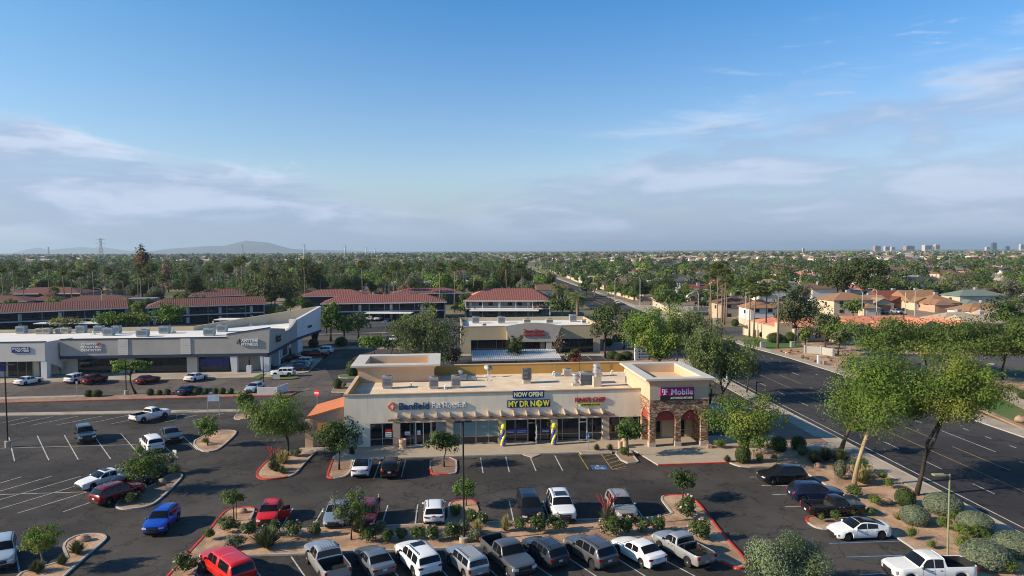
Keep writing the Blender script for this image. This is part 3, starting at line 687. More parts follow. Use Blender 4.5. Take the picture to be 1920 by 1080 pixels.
# tiled porch at the west end
pz0, pz1 = 3.8, 4.95
ro = MB(); ro.add([(-4.3, .3, pz0), (0, .3, pz1), (0, 7.0, pz1), (-4.3, 7.0, pz0)]+[(-4.3, .3, pz0-.16), (0, .3, pz1-.16), (0, 7.0, pz1-.16), (-4.3, 7.0, pz0-.16)], [(0, 1, 2, 3), (7, 6, 5, 4), (0, 4, 5, 1), (3, 2, 6, 7), (0, 3, 7, 4)])
prf = ro.build('porch_roof', m_clay, bld)
mb = MB(); mb.add([(-4.0, .6, 3.0), (0, .6, 3.0), (0, .6, pz1-.17), (-4.0, .6, pz0-.10), (-4.0, .9, 3.0), (0, .9, 3.0), (0, .9, pz1-.17), (-4.0, .9, pz0-.10)], [(0, 1, 2, 3), (7, 6, 5, 4), (0, 3, 7, 4), (0, 4, 5, 1)]); mb.build('porch_gable', m_stp, bld)
B(bld, 'porch_pillar', m_stp, (-4.6, -3.7, .5, 1.1, 0, 3.3), (-.55, -.01, .6, .9, 0, 2.99)); B(bld, 'porch_rear_wall', m_och, (-4.2, 0, 6.4, 6.7, 0, 3.6))
B(bld, 'utility_box', mat('utility_blue_grey', (.30, .34, .38), var=.05), (.9, 2.0, -.28, -.01, .5, 1.6))

# ---- lettering and signs ------------------------------------------------
def fit(me, w_=None, h_=None):
    xs = [v.co.x for v in me.vertices]; zs = [v.co.z for v in me.vertices]; cx_, cz_ = (min(xs)+max(xs))/2, (min(zs)+max(zs))/2
    sx_ = w_/(max(xs)-min(xs)); sz_ = h_/(max(zs)-min(zs)) if h_ else sx_
    for v in me.vertices: v.co = Vector(((v.co.x-cx_)*sx_, v.co.y, (v.co.z-cz_)*sz_))
    return me
def letters(par, s, m, x, z, y, w_, h_, depth=.05, bold=.03, name='lettering'):
    me = fit(text_mesh(s, 1.0, depth, bold, mats=m), w_, h_); me.name = name
    o = link(name, me, par); o.location = (x, y, z); return o
def sign(name, label, fr, px0, px1, py0, py1, v, category='wall sign'):
    u0, z1 = fr.hit(px0, py0, v); u1, z0 = fr.hit(px1, py1, v); zc = (z0+z1)/2
    t = thing(name, label, category, fr((u0+u1)/2, v, zc), fr.a)
    return t, u1-u0, abs(z1-z0)
def board(par, w_, h_, m, y0=-.12, y1=-.01, x=0, z=0, name='board'): return B(par, name, m, (x-w_/2, x+w_/2, y0, y1, z-h_/2, z+h_/2))
m_navy = mat('sign_navy', (.02, .035, .20), var=0, rough=.5); m_syel = mat('sign_yellow', (.85, .80, .05), var=0, rough=.5)
m_spale = mat('sign_pale_yellow', (.80, .82, .40), var=0, rough=.5); m_swh = mat('sign_white', (.8, .8, .8), var=0, rough=.5)
m_sred = mat('sign_red', (.42, .03, .03), var=0, rough=.5); m_sor = mat('sign_orange', (.70, .16, .05), var=0, rough=.5)
m_sdb = mat('sign_dark_blue', (.015, .06, .16), var=0, rough=.5); m_mag = mat('sign_magenta', (.42, .01, .16), var=0, rough=.45)
t, w_, h_ = sign('wall_sign', 'orange and navy pet hospital sign with raised letters on the cream wall', FB, 727.5, 873, 754, 767.5, 0)
ic = MB()
for a in range(4):
    c, s = math.cos(a*math.pi/2), math.sin(a*math.pi/2)
    ic.lathe([(.26, -.12), (.26, -.02)], (-w_/2+.5+.27*c, 0, .27*s), 14, 'Y')
ic.box(-w_/2+.2, -w_/2+.8, -.121, -.02, -.3, .3); ico = ic.build('sign_emblem', m_sor, t)
B(ico, 'emblem_cross', m_swh, (-w_/2+.28, -w_/2+.72, -.14, -.122, -.06, .07), (-w_/2+.42, -w_/2+.58, -.14, -.122, -.28, -.061), (-w_/2+.42, -w_/2+.6, -.14, -.122, .071, .25))
wb = w_*57/145.5
letters(t, 'Banfield', m_sdb, -w_/2+1.28+wb/2, .02, -.1, wb, .84, .07, .018)
wp = w_*63/145.5
letters(t, 'Pet Hospital', m_swh, w_/2-wp/2, -.06, -.1, wp, .78, .06, .02)
bk = letters(t, 'Pet Hospital', m_sdb, w_/2-wp/2+.03, -.09, -.04, wp*1.01, .82, .035, .05)
t, w_, h_ = sign('wall_sign', 'dark blue NOW OPEN banner hung high on the cream wall', FB, 961.5, 1019.5, 733, 745, -.02); board(t, w_, h_, m_navy); letters(t, 'NOW OPEN!', m_spale, 0, 0, -.13, w_*.93, h_*.66, .02, .04)
t, w_, h_ = sign('wall_sign', 'navy clinic sign with large yellow MY DR NOW letters and a clock face', FB, 951, 1031, 750.5, 762.3, -.02); board(t, w_, h_, m_navy); letters(t, 'MY DR N', m_syel, -w_*.16, 0, -.15, w_*.62, h_*.78, .04, .028); letters(t, 'W', m_syel, w_*.41, 0, -.15, w_*.15, h_*.78, .04, .05)
mb = MB(); mb.lathe([(h_*.43, -.2), (h_*.43, -.12)], (w_*.245, 0, 0), 20, 'Y'); q = mb.build('clock_disc', m_syel, t)
B(q, 'clock_hands', m_navy, (w_*.245-.03, w_*.245+.03, -.22, -.201, 0, h_*.3), (w_*.245+.031, w_*.245+.2, -.22, -.201, -.03, .03))
t, w_, h_ = sign('wall_sign', "red KING'S CHEF letters above a yellow CHINESE FOOD plate", FB, 1078, 1135, 744, 761, 0); letters(t, "KING'S CHEF", m_sred, 0, h_*.2, -.1, w_, .60, .06, .028); board(t, w_*.68, .32, m_syel, z=-h_*.3); letters(t, 'CHINESE FOOD', m_blk, 0, -h_*.3, -.13, w_*.64, .22, .01, .04)
t, w_, h_ = sign('wall_sign', 'magenta and black phone shop sign on the corner tower', FB, 1238, 1300.6, 726.8, 749.6, tv0-.03)
board(t, w_, h_*.62, m_mag, z=h_*.19); board(t, w_, h_*.375, m_blk, z=-h_*.31, name='lower_board'); letters(t, 'Mobile', m_swh, w_*.14, h_*.17, -.14, w_*.64, h_*.44, .02, .008)
tx, tz, k = -w_*.375, h_*.19, h_
B(t, 'logo', m_swh, (tx-.3*k*.62, tx+.3*k*.62, -.16, -.121, tz+.17*k, tz+.22*k), (tx-.045*k, tx+.045*k, -.16, -.121, tz-.18*k, tz+.169*k), (tx-.11*k, tx+.11*k, -.16, -.121, tz-.22*k, tz-.181*k), (tx-.186*k, tx-.14*k, -.16, -.121, tz+.07*k, tz+.169*k), (tx+.14*k, tx+.186*k, -.16, -.121, tz+.07*k, tz+.169*k), (tx-.19*k, tx-.11*k, -.16, -.121, tz-.05*k, tz+.03*k), (tx+.11*k, tx+.19*k, -.16, -.121, tz-.05*k, tz+.03*k))
letters(t, 'AUTHORIZED RETAILER', m_swh, w_*.13, -h_*.31, -.13, w_*.66, h_*.16, .01, .006)
def notice(label, x0, x1, y0, y1, top, bot, frac=.35, v=.17, words=None):
    u0, z1 = FB.hit(x0, y0, v); u1, z0 = FB.hit(x1, y1, v)
    t = thing('window_notice', label, 'notice', FB((u0+u1)/2, v, (z0+z1)/2), FB.a); w_, h_ = u1-u0, z1-z0
    board(t, w_, h_*(1-frac), bot, -.07, -.052, z=-h_*frac/2); board(t, w_, h_*frac, top, -.07, -.052, z=h_*(1-frac)/2, name='header')
    mb = MB()
    for i in range(2): mb.box(-w_*.4, w_*.4, -.074, -.0705, h_*(-.35+.28*i), h_*(-.27+.28*i))
    mb.build('printed_lines', words or m_greyd, t)
notice('red and white poster in the westmost shop window', 722.5, 734, 805, 819.5, m_sred, m_swh)
notice('white landscape sheet in the window beside the double door', 759, 769, 809, 815.5, m_swh, m_swh)
notice('white sheet taped inside the glass double door', 782.5, 788.5, 807, 815, m_swh, m_swh)
notice('blue window band with white words left of the open door, first pane', 949.5, 965.4, 803.5, 812, m_navy, m_navy, words=m_swh)
notice('blue window band with white words left of the open door, second pane', 966.8, 988.5, 803, 811.5, m_navy, m_navy, words=m_swh)
notice('blue window band with white words right of the open door', 1014.5, 1031.5, 802, 810.5, m_navy, m_navy, words=m_swh)

# ---- roof plant -----------------------------------------------------------
def ac_unit(P, rz, w_, d_, h_, label, m=m_grey, group=None, panel=None, curb=.25):
    t = thing('air_conditioner', label, 'air conditioner', P, rz, group)
    B(t, 'housing', m, (-w_/2, w_/2, -d_/2, d_/2, curb, curb+h_))
    B(t, 'kerb_frame', m_beige, (-w_/2+.08, w_/2-.08, -d_/2+.08, d_/2-.08, 0, curb))
    mb = MB(); mb.lathe([(min(w_, d_)*.36, curb+h_), (min(w_, d_)*.36, curb+h_+.09), (min(w_, d_)*.30, curb+h_+.1), (.08, curb+h_+.1)], (w_*.08, 0, 0), 16); mb.build('fan_guard', m_greyd, t)
    mb = MB()
    for i in range(5): mb.box(-w_*.42, w_*(.05 if panel else .42), -d_/2-.03, -d_/2-.002, curb+h_*(.2+.13*i), curb+h_*(.2+.13*i)+.05)
    mb.build('louvres', panel or m_greyd, t); return t
def rf(x, y, fr=FB, z=DK): 
    g = G(x, y, z); return g
for i, (x, y, w_, h_, m, lab) in enumerate(((726.5, 728, 1.25, 1.35, m_grey, 'grey square air conditioner nearest the west parapet of the cream roof'), (813.5, 728.5, 1.15, 1.25, m_grey, 'grey air conditioner in the middle of the west half, left of its twin'),
        (855, 727, 1.15, 1.35, m_grey, 'grey air conditioner east of its twin, beside a light blue duct'))):
    ac_unit(rf(x, y), FB.a, w_, 1.15, h_, lab, m, 'air conditioners on the cream roof')
ac_unit(rf(987.5, 718), FB.a, 1.15, 1.3, 1.35, 'tall grey air conditioner with dark top grille on a sloped metal curb', m_greyd, 'air conditioners on the cream roof', m_grey, .55)
ac_unit(rf(1100, 718.5), FB.a, 1.9, 1.5, 1.25, 'wide grey air conditioner between two round exhaust stacks', m_grey, 'air conditioners on the cream roof')
ac_unit(rf(1063.5, 705), FB.a, 1.15, 1.0, .75, 'small beige roof unit beside a thin brown mast', m_beige, None, m_beige)
def stack(P, r, h, label, base=.3):
    t = thing('exhaust_stack', label, 'exhaust vent', P, FB.a)
    mb = MB(); mb.lathe([(r*.8, 0), (r*.8, h*.55), (r*1.25, h*.6), (r*1.25, h*.8), (r*.9, h*.86), (r*1.2, h*.9), (r*1.15, h), (.02, h*1.02)], n=16); mb.build('stack_pipe', m_gal, t, smooth=True, angle=35)
    B(t, 'stack_curb', m_beige, (-r*1.2, r*1.2, -r*1.2, r*1.2, -.01, base)); return t
stack(rf(1080, 722), .42, 1.5, 'low round steel exhaust stack left of the widest roof unit'); stack(rf(1119, 724), .42, 2.9, 'tall round steel exhaust stack right of the widest roof unit', 1.3); stack(rf(1124, 705), .35, 1.1, 'short steel exhaust stack behind the tall one')
t = thing('satellite_dish', 'cream satellite dish on the cream roof near its middle', 'satellite dish', rf(915, 707), FB.a)
mb = MB(); mb.lathe([(.62, .22), (.45, .08), (.2, .02), (.02, 0)], n=18); d_ = mb.build('dish', m_beige, t, smooth=True); d_.location = (0, 0, 1.15); d_.rotation_euler = (rad(35), 0, rad(20))
mb = MB(); mb.tube([(0, 0, 0), (0, 0, 1.1)], .05); mb.box(-.5, .5, -.35, .35, 0, .3); mb.build('mount', m_wh, t)
t = thing('duct_run', 'low blue-grey ductwork and pipes behind the twin air conditioners', 'duct', rf(872, 714), FB.a)
B(t, 'duct', m_bluegrey, (-1.2, .2, -.3, .3, .2, .9), (.4, 1.5, -.2, .3, .1, .6)); mb = MB(); mb.tube([(1.5, 0, .4), (3.0, 0, .4), (3.0, -.8, .1)], .06); mb.tube([(3.2, .6, 0), (3.5, -.8, 1.6)], .03); mb.lathe([(.25, .9), (.3, 1.4), (.02, 1.5)], (-.6, 0, 0), 12); mb.build('pipe', m_gal, t)
t = thing('roof_mast', 'thin brown mast standing on the cream roof', 'mast', rf(1041, 705), FB.a)
mb = MB(); mb.tube([(0, 0, 0), (0, 0, 1.7)], .045); mb.build('mast_pole', m_cop, t); B(t, 'mast_foot', m_bluegrey, (-.1, .75, -.5, .3, 0, .45))
t = thing('roof_mast', 'tall dark whip antenna behind the widest roof unit', 'mast', rf(1086, 700), FB.a); mb = MB(); mb.tube([(0, 0, 0), (0, 0, 4.6)], [.04, .02]); mb.build('mast_pole', m_blk, t); B(t, 'mast_foot', m_greyd, (-.2, .2, -.2, .2, 0, .2))
for i, (x, y, l) in enumerate(((771, 725, 'small pipe vent between the first two air conditioners'), (1146, 702, 'small white gooseneck vent near the east end of the cream roof'), (1171, 700, 'boxy cream vent beside the corner tower'), (1037, 704, 'stubby cream vent beside the brown mast'), (834, 730, 'low pipe vent between the twin air conditioners'))):
    t = thing('roof_vent', l, 'vent', rf(x, y), FB.a); mb = MB(); mb.tube([(0, 0, 0), (0, 0, .45), (.1, 0, .55), (.3, 0, .55)], .09); mb.build('vent_pipe', m_wh, t); B(t, 'flashing', m_cap, (-.3, .3, -.25, .25, 0, .06))
B(bld, 'roof_patch', m_wh, (FB.uv(rf(1025, 725))[0]-.9, FB.uv(rf(1025, 725))[0]+.8, FB.uv(rf(1025, 725))[1]-.35, FB.uv(rf(1025, 725))[1]+.3, DK+.004, DK+.02))

# ---- white-roofed building on the far left -----------------------------------
O = G(505, 698.6); FL.__init__(O.x, O.y, 4.5)
lb = thing('retail_building', 'long grey and white shop building with sweeping roof edge and raised white corner fin', 'building', FL.o, FL.a)
m_gst = mat('grey_stucco', (.40, .375, .34), var=.08, scale=.3); m_lst = mat('pale_grey_stucco', (.60, .575, .53), var=.06, scale=.3); m_wst = mat('white_stucco', (.62, .63, .65), var=.05, scale=.3)
m_navyt = mat('dark_blue_trim', (.035, .05, .085), var=.05); m_tanw = mat('parapet_tan', (.50, .42, .30), var=.08, scale=.3); m_beigew = mat('beige_wall', (.52, .48, .40), var=.05, scale=.4)
UL = lambda x, v=0.0, y=680: FL.hit(x, y, v)[0]
uA = UL(113); uR = UL(426)
B(lb, 'fascia', m_gst, (uA, uR, 0, .5, 3.75, 6.75)); B(lb, 'fascia_trim', m_navyt, (uA, -.2, -.06, .5, 3.2, 3.749)); B(lb, 'roof_trim', m_navyt, (uA, uR, -.07, .57, 6.751, 6.93))
mb = MB(); mb.add([(uR, 0, 3.75), (0, 0, 3.75), (.25, 0, 8.5), (uR, 0, 7.35), (uR, .5, 3.75), (-.5, .5, 3.75), (-.3, .5, 8.5), (uR, .5, 7.35)], [(0, 1, 2, 3), (7, 6, 5, 4), (3, 2, 6, 7), (0, 3, 7, 4)]); mb.build('raised_fascia', m_gst, lb)
mb = MB(); mb.add([(uR, -.07, 7.36), (.28, -.07, 8.52), (.28, -.07, 8.68), (uR, -.07, 7.52), (uR, .55, 7.36), (.28, .55, 8.52), (.28, .55, 8.68), (uR, .55, 7.52)], [(0, 1, 2, 3), (7, 6, 5, 4), (3, 2, 6, 7), (0, 3, 7, 4), (1, 5, 6, 2)]); mb.build('roof_trim', m_navyt, lb)
tp = [(0, 8.5), (6, 7.8), (12.3, 7.05), (12.4, 6.5), (15, 6.45), (18, 6.7), (21, 7.2), (23.5, 7.85)]
mb = MB()
for (a, za), (b, zb_) in zip(tp, tp[1:]):
    off = lambda v: .25-.1*v/20
    mb.quad((0, a, 3.75), (0, b, 3.75), (off(b), b, zb_), (off(a), a, za)); mb.quad((-.5, b, 3.75), (-.5, a, 3.75), (-.4, a, za), (-.4, b, zb_)); mb.quad((off(a), a, za), (off(b), b, zb_), (-.4, b, zb_), (-.4, a, za))
mb.build('side_fascia', m_gst, lb)
mb = MB(); mb.box(-.5, .12, 0.51, 24, 3.2, 3.749); mb.add([(.12, 24, 3.2), (1.8, 43, 2.9), (1.8, 43, 3.4), (.12, 24, 3.75), (-.4, 24, 3.2), (1.2, 43, 2.9), (1.2, 43, 3.4), (-.4, 24, 3.75)], [(0, 1, 2, 3), (7, 6, 5, 4), (3, 2, 6, 7), (0, 4, 5, 1), (1, 5, 6, 2)]); mb.build('fascia_trim', m_navyt, lb)
mb = MB(); mb.add([(.1, 24.5, 3.76), (1.7, 43, 3.41), (1.9, 43, 9.3), (.3, 24.5, 7.9), (-.5, 24.5, 3.76), (1.1, 43, 3.41), (1.2, 43, 9.3), (-.4, 24.5, 7.9)], [(0, 1, 2, 3), (7, 6, 5, 4), (3, 2, 6, 7), (0, 3, 7, 4), (1, 5, 6, 2)]); mb.box(-1.6, .2, 23.4, 24.4, 3.76, 7.88); mb.build('corner_fin', m_wst, lb)
ud, vd = UL(365, 20), 20.0
def slab(a, b, z0a, z1a, z0b, z1b, th, m, name, par=lb):
    A, Bv = Vector((*a, 0)), Vector((*b, 0)); n_ = Vector((-(Bv-A).y, (Bv-A).x, 0)).normalized()*th
    mb = MB(); mb.add([(A.x, A.y, z0a), (Bv.x, Bv.y, z0b), (Bv.x, Bv.y, z1b), (A.x, A.y, z1a), (A.x+n_.x, A.y+n_.y, z0a), (Bv.x+n_.x, Bv.y+n_.y, z0b), (Bv.x+n_.x, Bv.y+n_.y, z1b), (A.x+n_.x, A.y+n_.y, z1a)],
        [(0, 1, 2, 3), (7, 6, 5, 4), (3, 2, 6, 7), (0, 3, 7, 4), (1, 5, 6, 2)]); return mb.build(name, m, par)
slab((ud, vd), (1.2, 42.6), 0, 6.95, 3, 9.28, .4, m_tanw, 'rear_parapet'); slab((-130, vd), (ud-17, vd), 0, 6.7, 0, 6.7, .4, m_tanw, 'rear_parapet'); slab((ud-16.9, vd-.1), (ud, vd-.1), 0, 6.95, 0, 6.95, .4, m_tanw, 'rear_parapet')
mb = MB(); mb.add([(x, y, 6.05) for x, y in ((uA-2, .51), (-.5, .51), (-.5, 24), (.9, 42.2), (ud, vd-.1), (-130, vd-.1), (-130, -2.4), (uA-2, -2.4))], [tuple(range(8))]); mb.build('roof_deck', m_wdeck, lb)
uc = UL(85, -3.0)
B(lb, 'forward_fascia', m_lst, (-130, uc, -3.0, -2.5, 3.3, 6.75)); B(lb, 'roof_trim', m_navyt, (-130, uc+.05, -3.06, -2.44, 6.751, 6.9))
slab((uc, -2.99), (uA+.3, 4.0), 0 if False else 3.3, 6.75, 0, 6.75, .4, m_lst, 'return_wall')
B(lb, 'column', m_bluegrey if False else m_wst, (UL(76, -3), UL(87, -3), -2.95, -1.6, 0, 3.3)); B(lb, 'column', m_beigew, (UL(62, -.5), UL(73, -.5), -.5, 0, 0, 3.3))
window(lb, UL(14, -.5), UL(61, -.5), .2, 3.3, -.45, (UL(33, -.5), UL(49, -.5))); B(lb, 'shop_wall', m_beigew, (-130, UL(14, -.5), -.5, 0, 0, 3.3)); B(lb, 'blue_panel', m_navy, (UL(-4, -.5), UL(11, -.5), -.6, -.51, 1.2, 3.1)); B(lb, 'shop_wall', m_beigew, (UL(73, 2), UL(146, 2), 2.0, 2.3, 0, 3.2))
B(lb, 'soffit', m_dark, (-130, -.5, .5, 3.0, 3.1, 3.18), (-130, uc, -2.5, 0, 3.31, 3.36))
for a, b, s in ((146, 222, (160, 176, 190, 206)), (253, 354, (270, 288, 306, 323, 340)), (373, 430, (386, 404, 418))): window(lb, UL(a, 2), UL(b, 2), .2, 3.1, 2.0, [UL(q, 2) for q in s], .9, fm=m_greyd)
B(lb, 'shop_wall', m_beigew, (UL(222, 2), UL(253, 2), 2.0, 2.3, 0, 3.1), (UL(354, 2), UL(373, 2), 1.0, 2.3, 0, 3.1), (UL(430, 2), -.6, 3.2, 3.4, 0, 3.1))
for a, b in ((431, 444.5), (487, 505)):
    u0, u1 = UL(a), UL(b); mb = MB(); mb.add([(u0, 0, 3.2), (u1, 0, 3.2), (u1-.1, .2, 0), (u0+.25, .2, 0), (u0, 1.2, 3.2), (u1, 1.2, 3.2), (u1-.1, 1.2, 0), (u0+.25, 1.2, 0)], [(1, 0, 3, 2), (4, 5, 6, 7), (0, 4, 7, 3), (5, 1, 2, 6)]); mb.build('column', m_wst, lb)
B(lb, 'column', m_wst, (-1.4, -.1, 8, 9.2, 0, 3.2), (-1.6, -.1, 25, 30, 0, 3.3)); window(lb, -1.0, -.9, .2, 3.0, 14, ()); B(lb, 'side_wall', m_lst, (-2.2, -2.0, 3.5, 25, 0, 3.19))
for a, b in ((5, 8), (12, 17), (19, 23)): B(lb, 'window', m_glass, (-1.98, -1.94, a, b, .3, 2.9))
mb = MB(); c = FL.uv(G(590, 648)); mb.add([(c[0]-.9, c[1]-.2, 3.1), (c[0]+.9, c[1]-.2, 3.1), (c[0]+.2, c[1], 0), (c[0]-.2, c[1], 0), (c[0]-.9, c[1]+1.4, 3.1), (c[0]+.9, c[1]+1.4, 3.1), (c[0]+.2, c[1]+.3, 0), (c[0]-.2, c[1]+.3, 0)], [(1, 0, 3, 2), (4, 5, 6, 7), (0, 4, 7, 3), (5, 1, 2, 6)]); mb.build('wedge_column', m_dark, lb)
for a, b in ((223.5, 241.5), (340, 358.5)):
    mb = MB(); 
    for i in range(9): mb.box(UL(a), UL(b), -.10-.01*(i % 2), -.002, 3.78+i*.33, 3.78+i*.33+.31)
    mb.build('louvre_panel', m_lst, lb)
m_blug = mat('gym_poster_blue', (.05, .06, .20), var=.3, scale=1.5)
B(lb, 'window_poster', m_blug, (UL(374, 1.9), UL(386, 1.9), 1.9, 1.93, 1.1, 2.5), (UL(387, 1.9), UL(418, 1.9), 1.9, 1.93, 1.1, 3.0), (UL(419, 1.9), UL(429, 1.9), 1.9, 1.93, 1.1, 2.7))
t = thing('statue', 'slim dark figure statue on a white pedestal under the grey canopy', 'statue', FL(UL(467, -.4), -.4, .12), FL.a); B(t, 'pedestal', m_wst, (-.45, .45, -.4, .4, 0, 1.35)); mb = MB(); mb.tube([(0, 0, 1.35), (.05, 0, 1.9), (-.03, 0, 2.4), (.02, 0, 2.7)], [.10, .16, .17, .07]); mb.tube([(.05, 0, 2.4), (-.15, 0, 2.8), (-.2, 0, 3.1)], [.05, .04, .03]); mb.ball((.02, 0, 2.85), .12); mb.build('figure', m_dark, t, smooth=True)
t, w_, h_ = sign('wall_sign', 'blue AVAILABLE leasing banner on the pale grey shop wall', FL, 22, 56, 651, 661, -3.02); board(t, w_, h_, m_navy); letters(t, 'AVAILABLE', m_swh, 0, h_*.24, -.14, w_*.93, h_*.32, .01, .03); letters(t, '957-9800', m_swh, w_*.1, -h_*.2, -.14, w_*.75, h_*.28, .01, .03)
t, w_, h_ = sign('wall_sign', 'white pediatric dentistry letters in three lines with a red splash', FL, 152, 191, 643, 658, -.02); letters(t, 'CHAFFEE', m_swh, -w_*.1, h_*.36, -.08, w_*.75, h_*.26, .05, .02); letters(t, 'PEDIATRIC', m_swh, 0, 0, -.08, w_, h_*.28, .05, .02); letters(t, 'DENTISTRY', m_swh, 0, -h_*.38, -.08, w_, h_*.28, .05, .02)
mb = MB(); [mb.tube([(w_*.32, -.1, h_*.42), (w_*.32+.5*math.cos(a), -.1, h_*.42+.28*math.sin(a))], [.1, .03]) for a in np.linspace(0, 5.5, 7)]; mb.build('splash', m_sor, t)
t, w_, h_ = sign('wall_sign', 'white ANYTIME FITNESS letters with a dark running figure on the grey fascia', FL, 446, 486, 635, 648, -.02)
letters(t, 'ANYTIME', m_swh, w_*.06, h_*.24, -.12, w_*.8, h_*.4, .09, .03); letters(t, 'FITNESS', m_swh, w_*.06, -h_*.27, -.12, w_*.8, h_*.4, .09, .03)
def runner(par, x, z, k, m, T=lambda q: q):
    mb = MB()
    for p in (((-.1, .5), (.1, .1), (0, -.1)), ((0, -.1), (.35, -.25), (.3, -.6)), ((0, -.1), (-.3, -.3), (-.6, -.25)), ((-.05, .4), (.3, .3), (.5, .5)), ((-.05, .4), (-.35, .25), (-.5, 0))): mb.tube([T((x+a*k, -.1, z+b*k)) for a, b in p], .11*k)
    mb.ball(T((x+.02*k, -.1, z+.72*k)), .15*k); return mb.build('running_figure', m, par)
runner(t, -w_*.43, 0, .8, m_blk)
t = thing('wall_sign', 'dark gym sign with running figure on the curved side fascia', 'wall sign', FL(.25, 5.5, 5.7), FL.a+rad(90)); runner(t, -.6, 0, 1.0, m_blk); letters(t, 'ANYTIME', m_blk, 1.3, .3, -.12, 2.4, .5, .06, .04); letters(t, 'FITNESS', m_blk, 1.3, -.35, -.12, 2.4, .5, .06, .04)
t = thing('wall_sign', 'small dark red sign on the white corner fin', 'wall sign', FL(1.05, 33, 5.3), FL.a+rad(85)); board(t, 2.6, .5, mat('dark_red_sign', (.12, .015, .03), var=0)); letters(t, 'SUITES', m_navyt, 0, 0, -.13, 1.8, .3, .01, .02)
for i, (x, y, w_, h_, m, l) in enumerate(((41, 625, 2.0, 1.4, m_bluegrey, 'first blue-grey unit from the west on the white roof'), (77, 626, 1.9, 1.0, m_beige, 'low cream unit, second from the west'), (90, 626, 1.6, 1.1, m_beige, 'round-shouldered cream unit beside the low one'), (112, 625, 1.3, 1.0, m_grey, 'small grey-brown unit in front of the tan parapet'), (124, 625, 1.7, 1.1, m_beige, 'cream unit left of three blue-grey ones'),
        (153, 624, 2.0, 1.4, m_bluegrey, 'blue-grey unit in the western three'), (186, 624, 2.0, 1.4, m_bluegrey, 'blue-grey unit in the middle of three'), (205, 629, 2.2, 1.5, m_bluegrey, 'front blue-grey unit of the tight pair'), (219, 625, 1.8, 1.5, m_bluegrey, 'rear blue-grey unit of the tight pair'), (268, 631, 2.5, 1.3, m_bluegrey, 'wide blue-grey unit closest to the roof edge'), (309, 625, 2.3, 1.4, m_bluegrey, 'blue-grey unit in the middle of the white roof'),
        (393, 629, 2.4, 1.4, m_bluegrey, 'blue-grey unit before the raised fascia'), (417, 622, 2.3, 1.4, m_bluegrey, 'blue-grey unit behind the raised fascia'), (458, 606, 2.0, 1.1, m_beige, 'pale round unit in the wedge of the white roof, west one'), (490, 607, 1.9, 1.2, m_beige, 'pale square unit in the wedge of the white roof, east one'))):
    ac_unit(G(x, y, 6.06), FL.a, w_*.85, 1.5, h_*.9, l, m, 'air conditioners on the white roof')
for i, (x, y, l) in enumerate(((174, 627, 'white vent box left of the tight pair of units'), (190, 629, 'white vent box nearest the roof edge'), (326, 624, 'small white vent east of the mid-roof unit'), (430, 611, 'thin white vent pipe in the roof wedge'), (400, 612, 'white pipe by the tan wall of the roof wedge'), (470, 611, 'low white vent in the roof wedge'))):
    t = thing('roof_vent', l, 'vent', G(x, y, 6.06), FL.a); mb = MB(); mb.tube([(0, 0, 0), (0, 0, .7+.5*(i in (3, 4)))], .12); mb.build('vent_pipe', m_wh, t); B(t, 'flashing', m_wh, (-.4, .4, -.3, .3, 0, .3))

# ---- medical building behind ------------------------------------------------
O = G(864, 663); FD.__init__(O.x, O.y, 4.5)
db = thing('medical_building', 'tan flat-roofed medical building with grey arched centre panel', 'building', FD.o, FD.a)
UD = lambda x, v=0.0: FD.hit(x, 640, v)[0]
WD = UD(1125.3); HD = 6.0
m_dst = mat('mustard_tan_stucco', (.46, .385, .26), var=.07, scale=.3); m_dgr = mat('grey_arch_stucco', (.46, .43, .375), var=.05, scale=.3)
a0, a1, b0, b1 = UD(883), UD(931+24), UD(1033-2), UD(1112.5)
c0, c1 = UD(955), UD(1042)
B(db, 'front_wall', m_dst, (0, c0, 0, .4, 3.0, HD), (0, a0, 0, .4, 0, 2.999)); B(db, 'front_wall', m_dst, (c1, WD, 0, .4, 3.0, HD), (b1, WD, 0, .4, 0, 2.999)); [B(db, 'side_wall', m_dst, (a, a+.4, .41, 19.6, 0, HD)) for a in (0, WD-.4)]; B(db, 'rear_wall', m_tanw, (0, WD, 19.61, 20, 0, HD+.2))
B(db, 'roof_deck', m_wdeck, (.41, WD-.41, .41, 19.6, 5.1, 5.3)); B(db, 'roof_coping', m_stp, (-.05, c0-.1, -.05, .45, HD+.001, HD+.1), (c1+.1, WD+.05, -.05, .45, HD+.001, HD+.1), (WD-.45, WD+.05, .46, 20, HD+.002, HD+.1), (-.05, .45, .46, 20, HD+.002, HD+.1))
mb = MB(); K = 12; top = [(c0-1.1+(c1-c0+2.2)*k/K, HD+.15+.75*math.sin(math.pi*k/K)) for k in range(K+1)]
pl = [(c0+.3, 2.6), (c1-.3, 2.6)]+[(x, z) for x, z in reversed(top)]
mb.add([(x, -1.6, z) for x, z in pl]+[(x, -1.2, z) for x, z in pl], [tuple(range(len(pl))), tuple(range(2*len(pl)-1, len(pl)-1, -1))]+[(i, len(pl)+i, len(pl)+(i+1) % len(pl), (i+1) % len(pl)) for i in range(len(pl))]); mb.build('arched_panel', m_dgr, db)
B(db, 'panel_return', m_tanw, (c0-.6, c0-.3, -1.19, 0, 3, HD), (c1+.3, c1+.6, -1.19, 0, 3, HD), (c0, c1, -1.19, -.01, HD-.3, HD)); B(db, 'pier', m_dgr, (UD(957), UD(962), -1.5, -.5, 0, 2.6), (UD(1023), UD(1033), -1.5, -.5, 0, 2.6)); B(db, 'pier', m_dst, (UD(1013), UD(1022), -.2, .4, 0, 2.6))
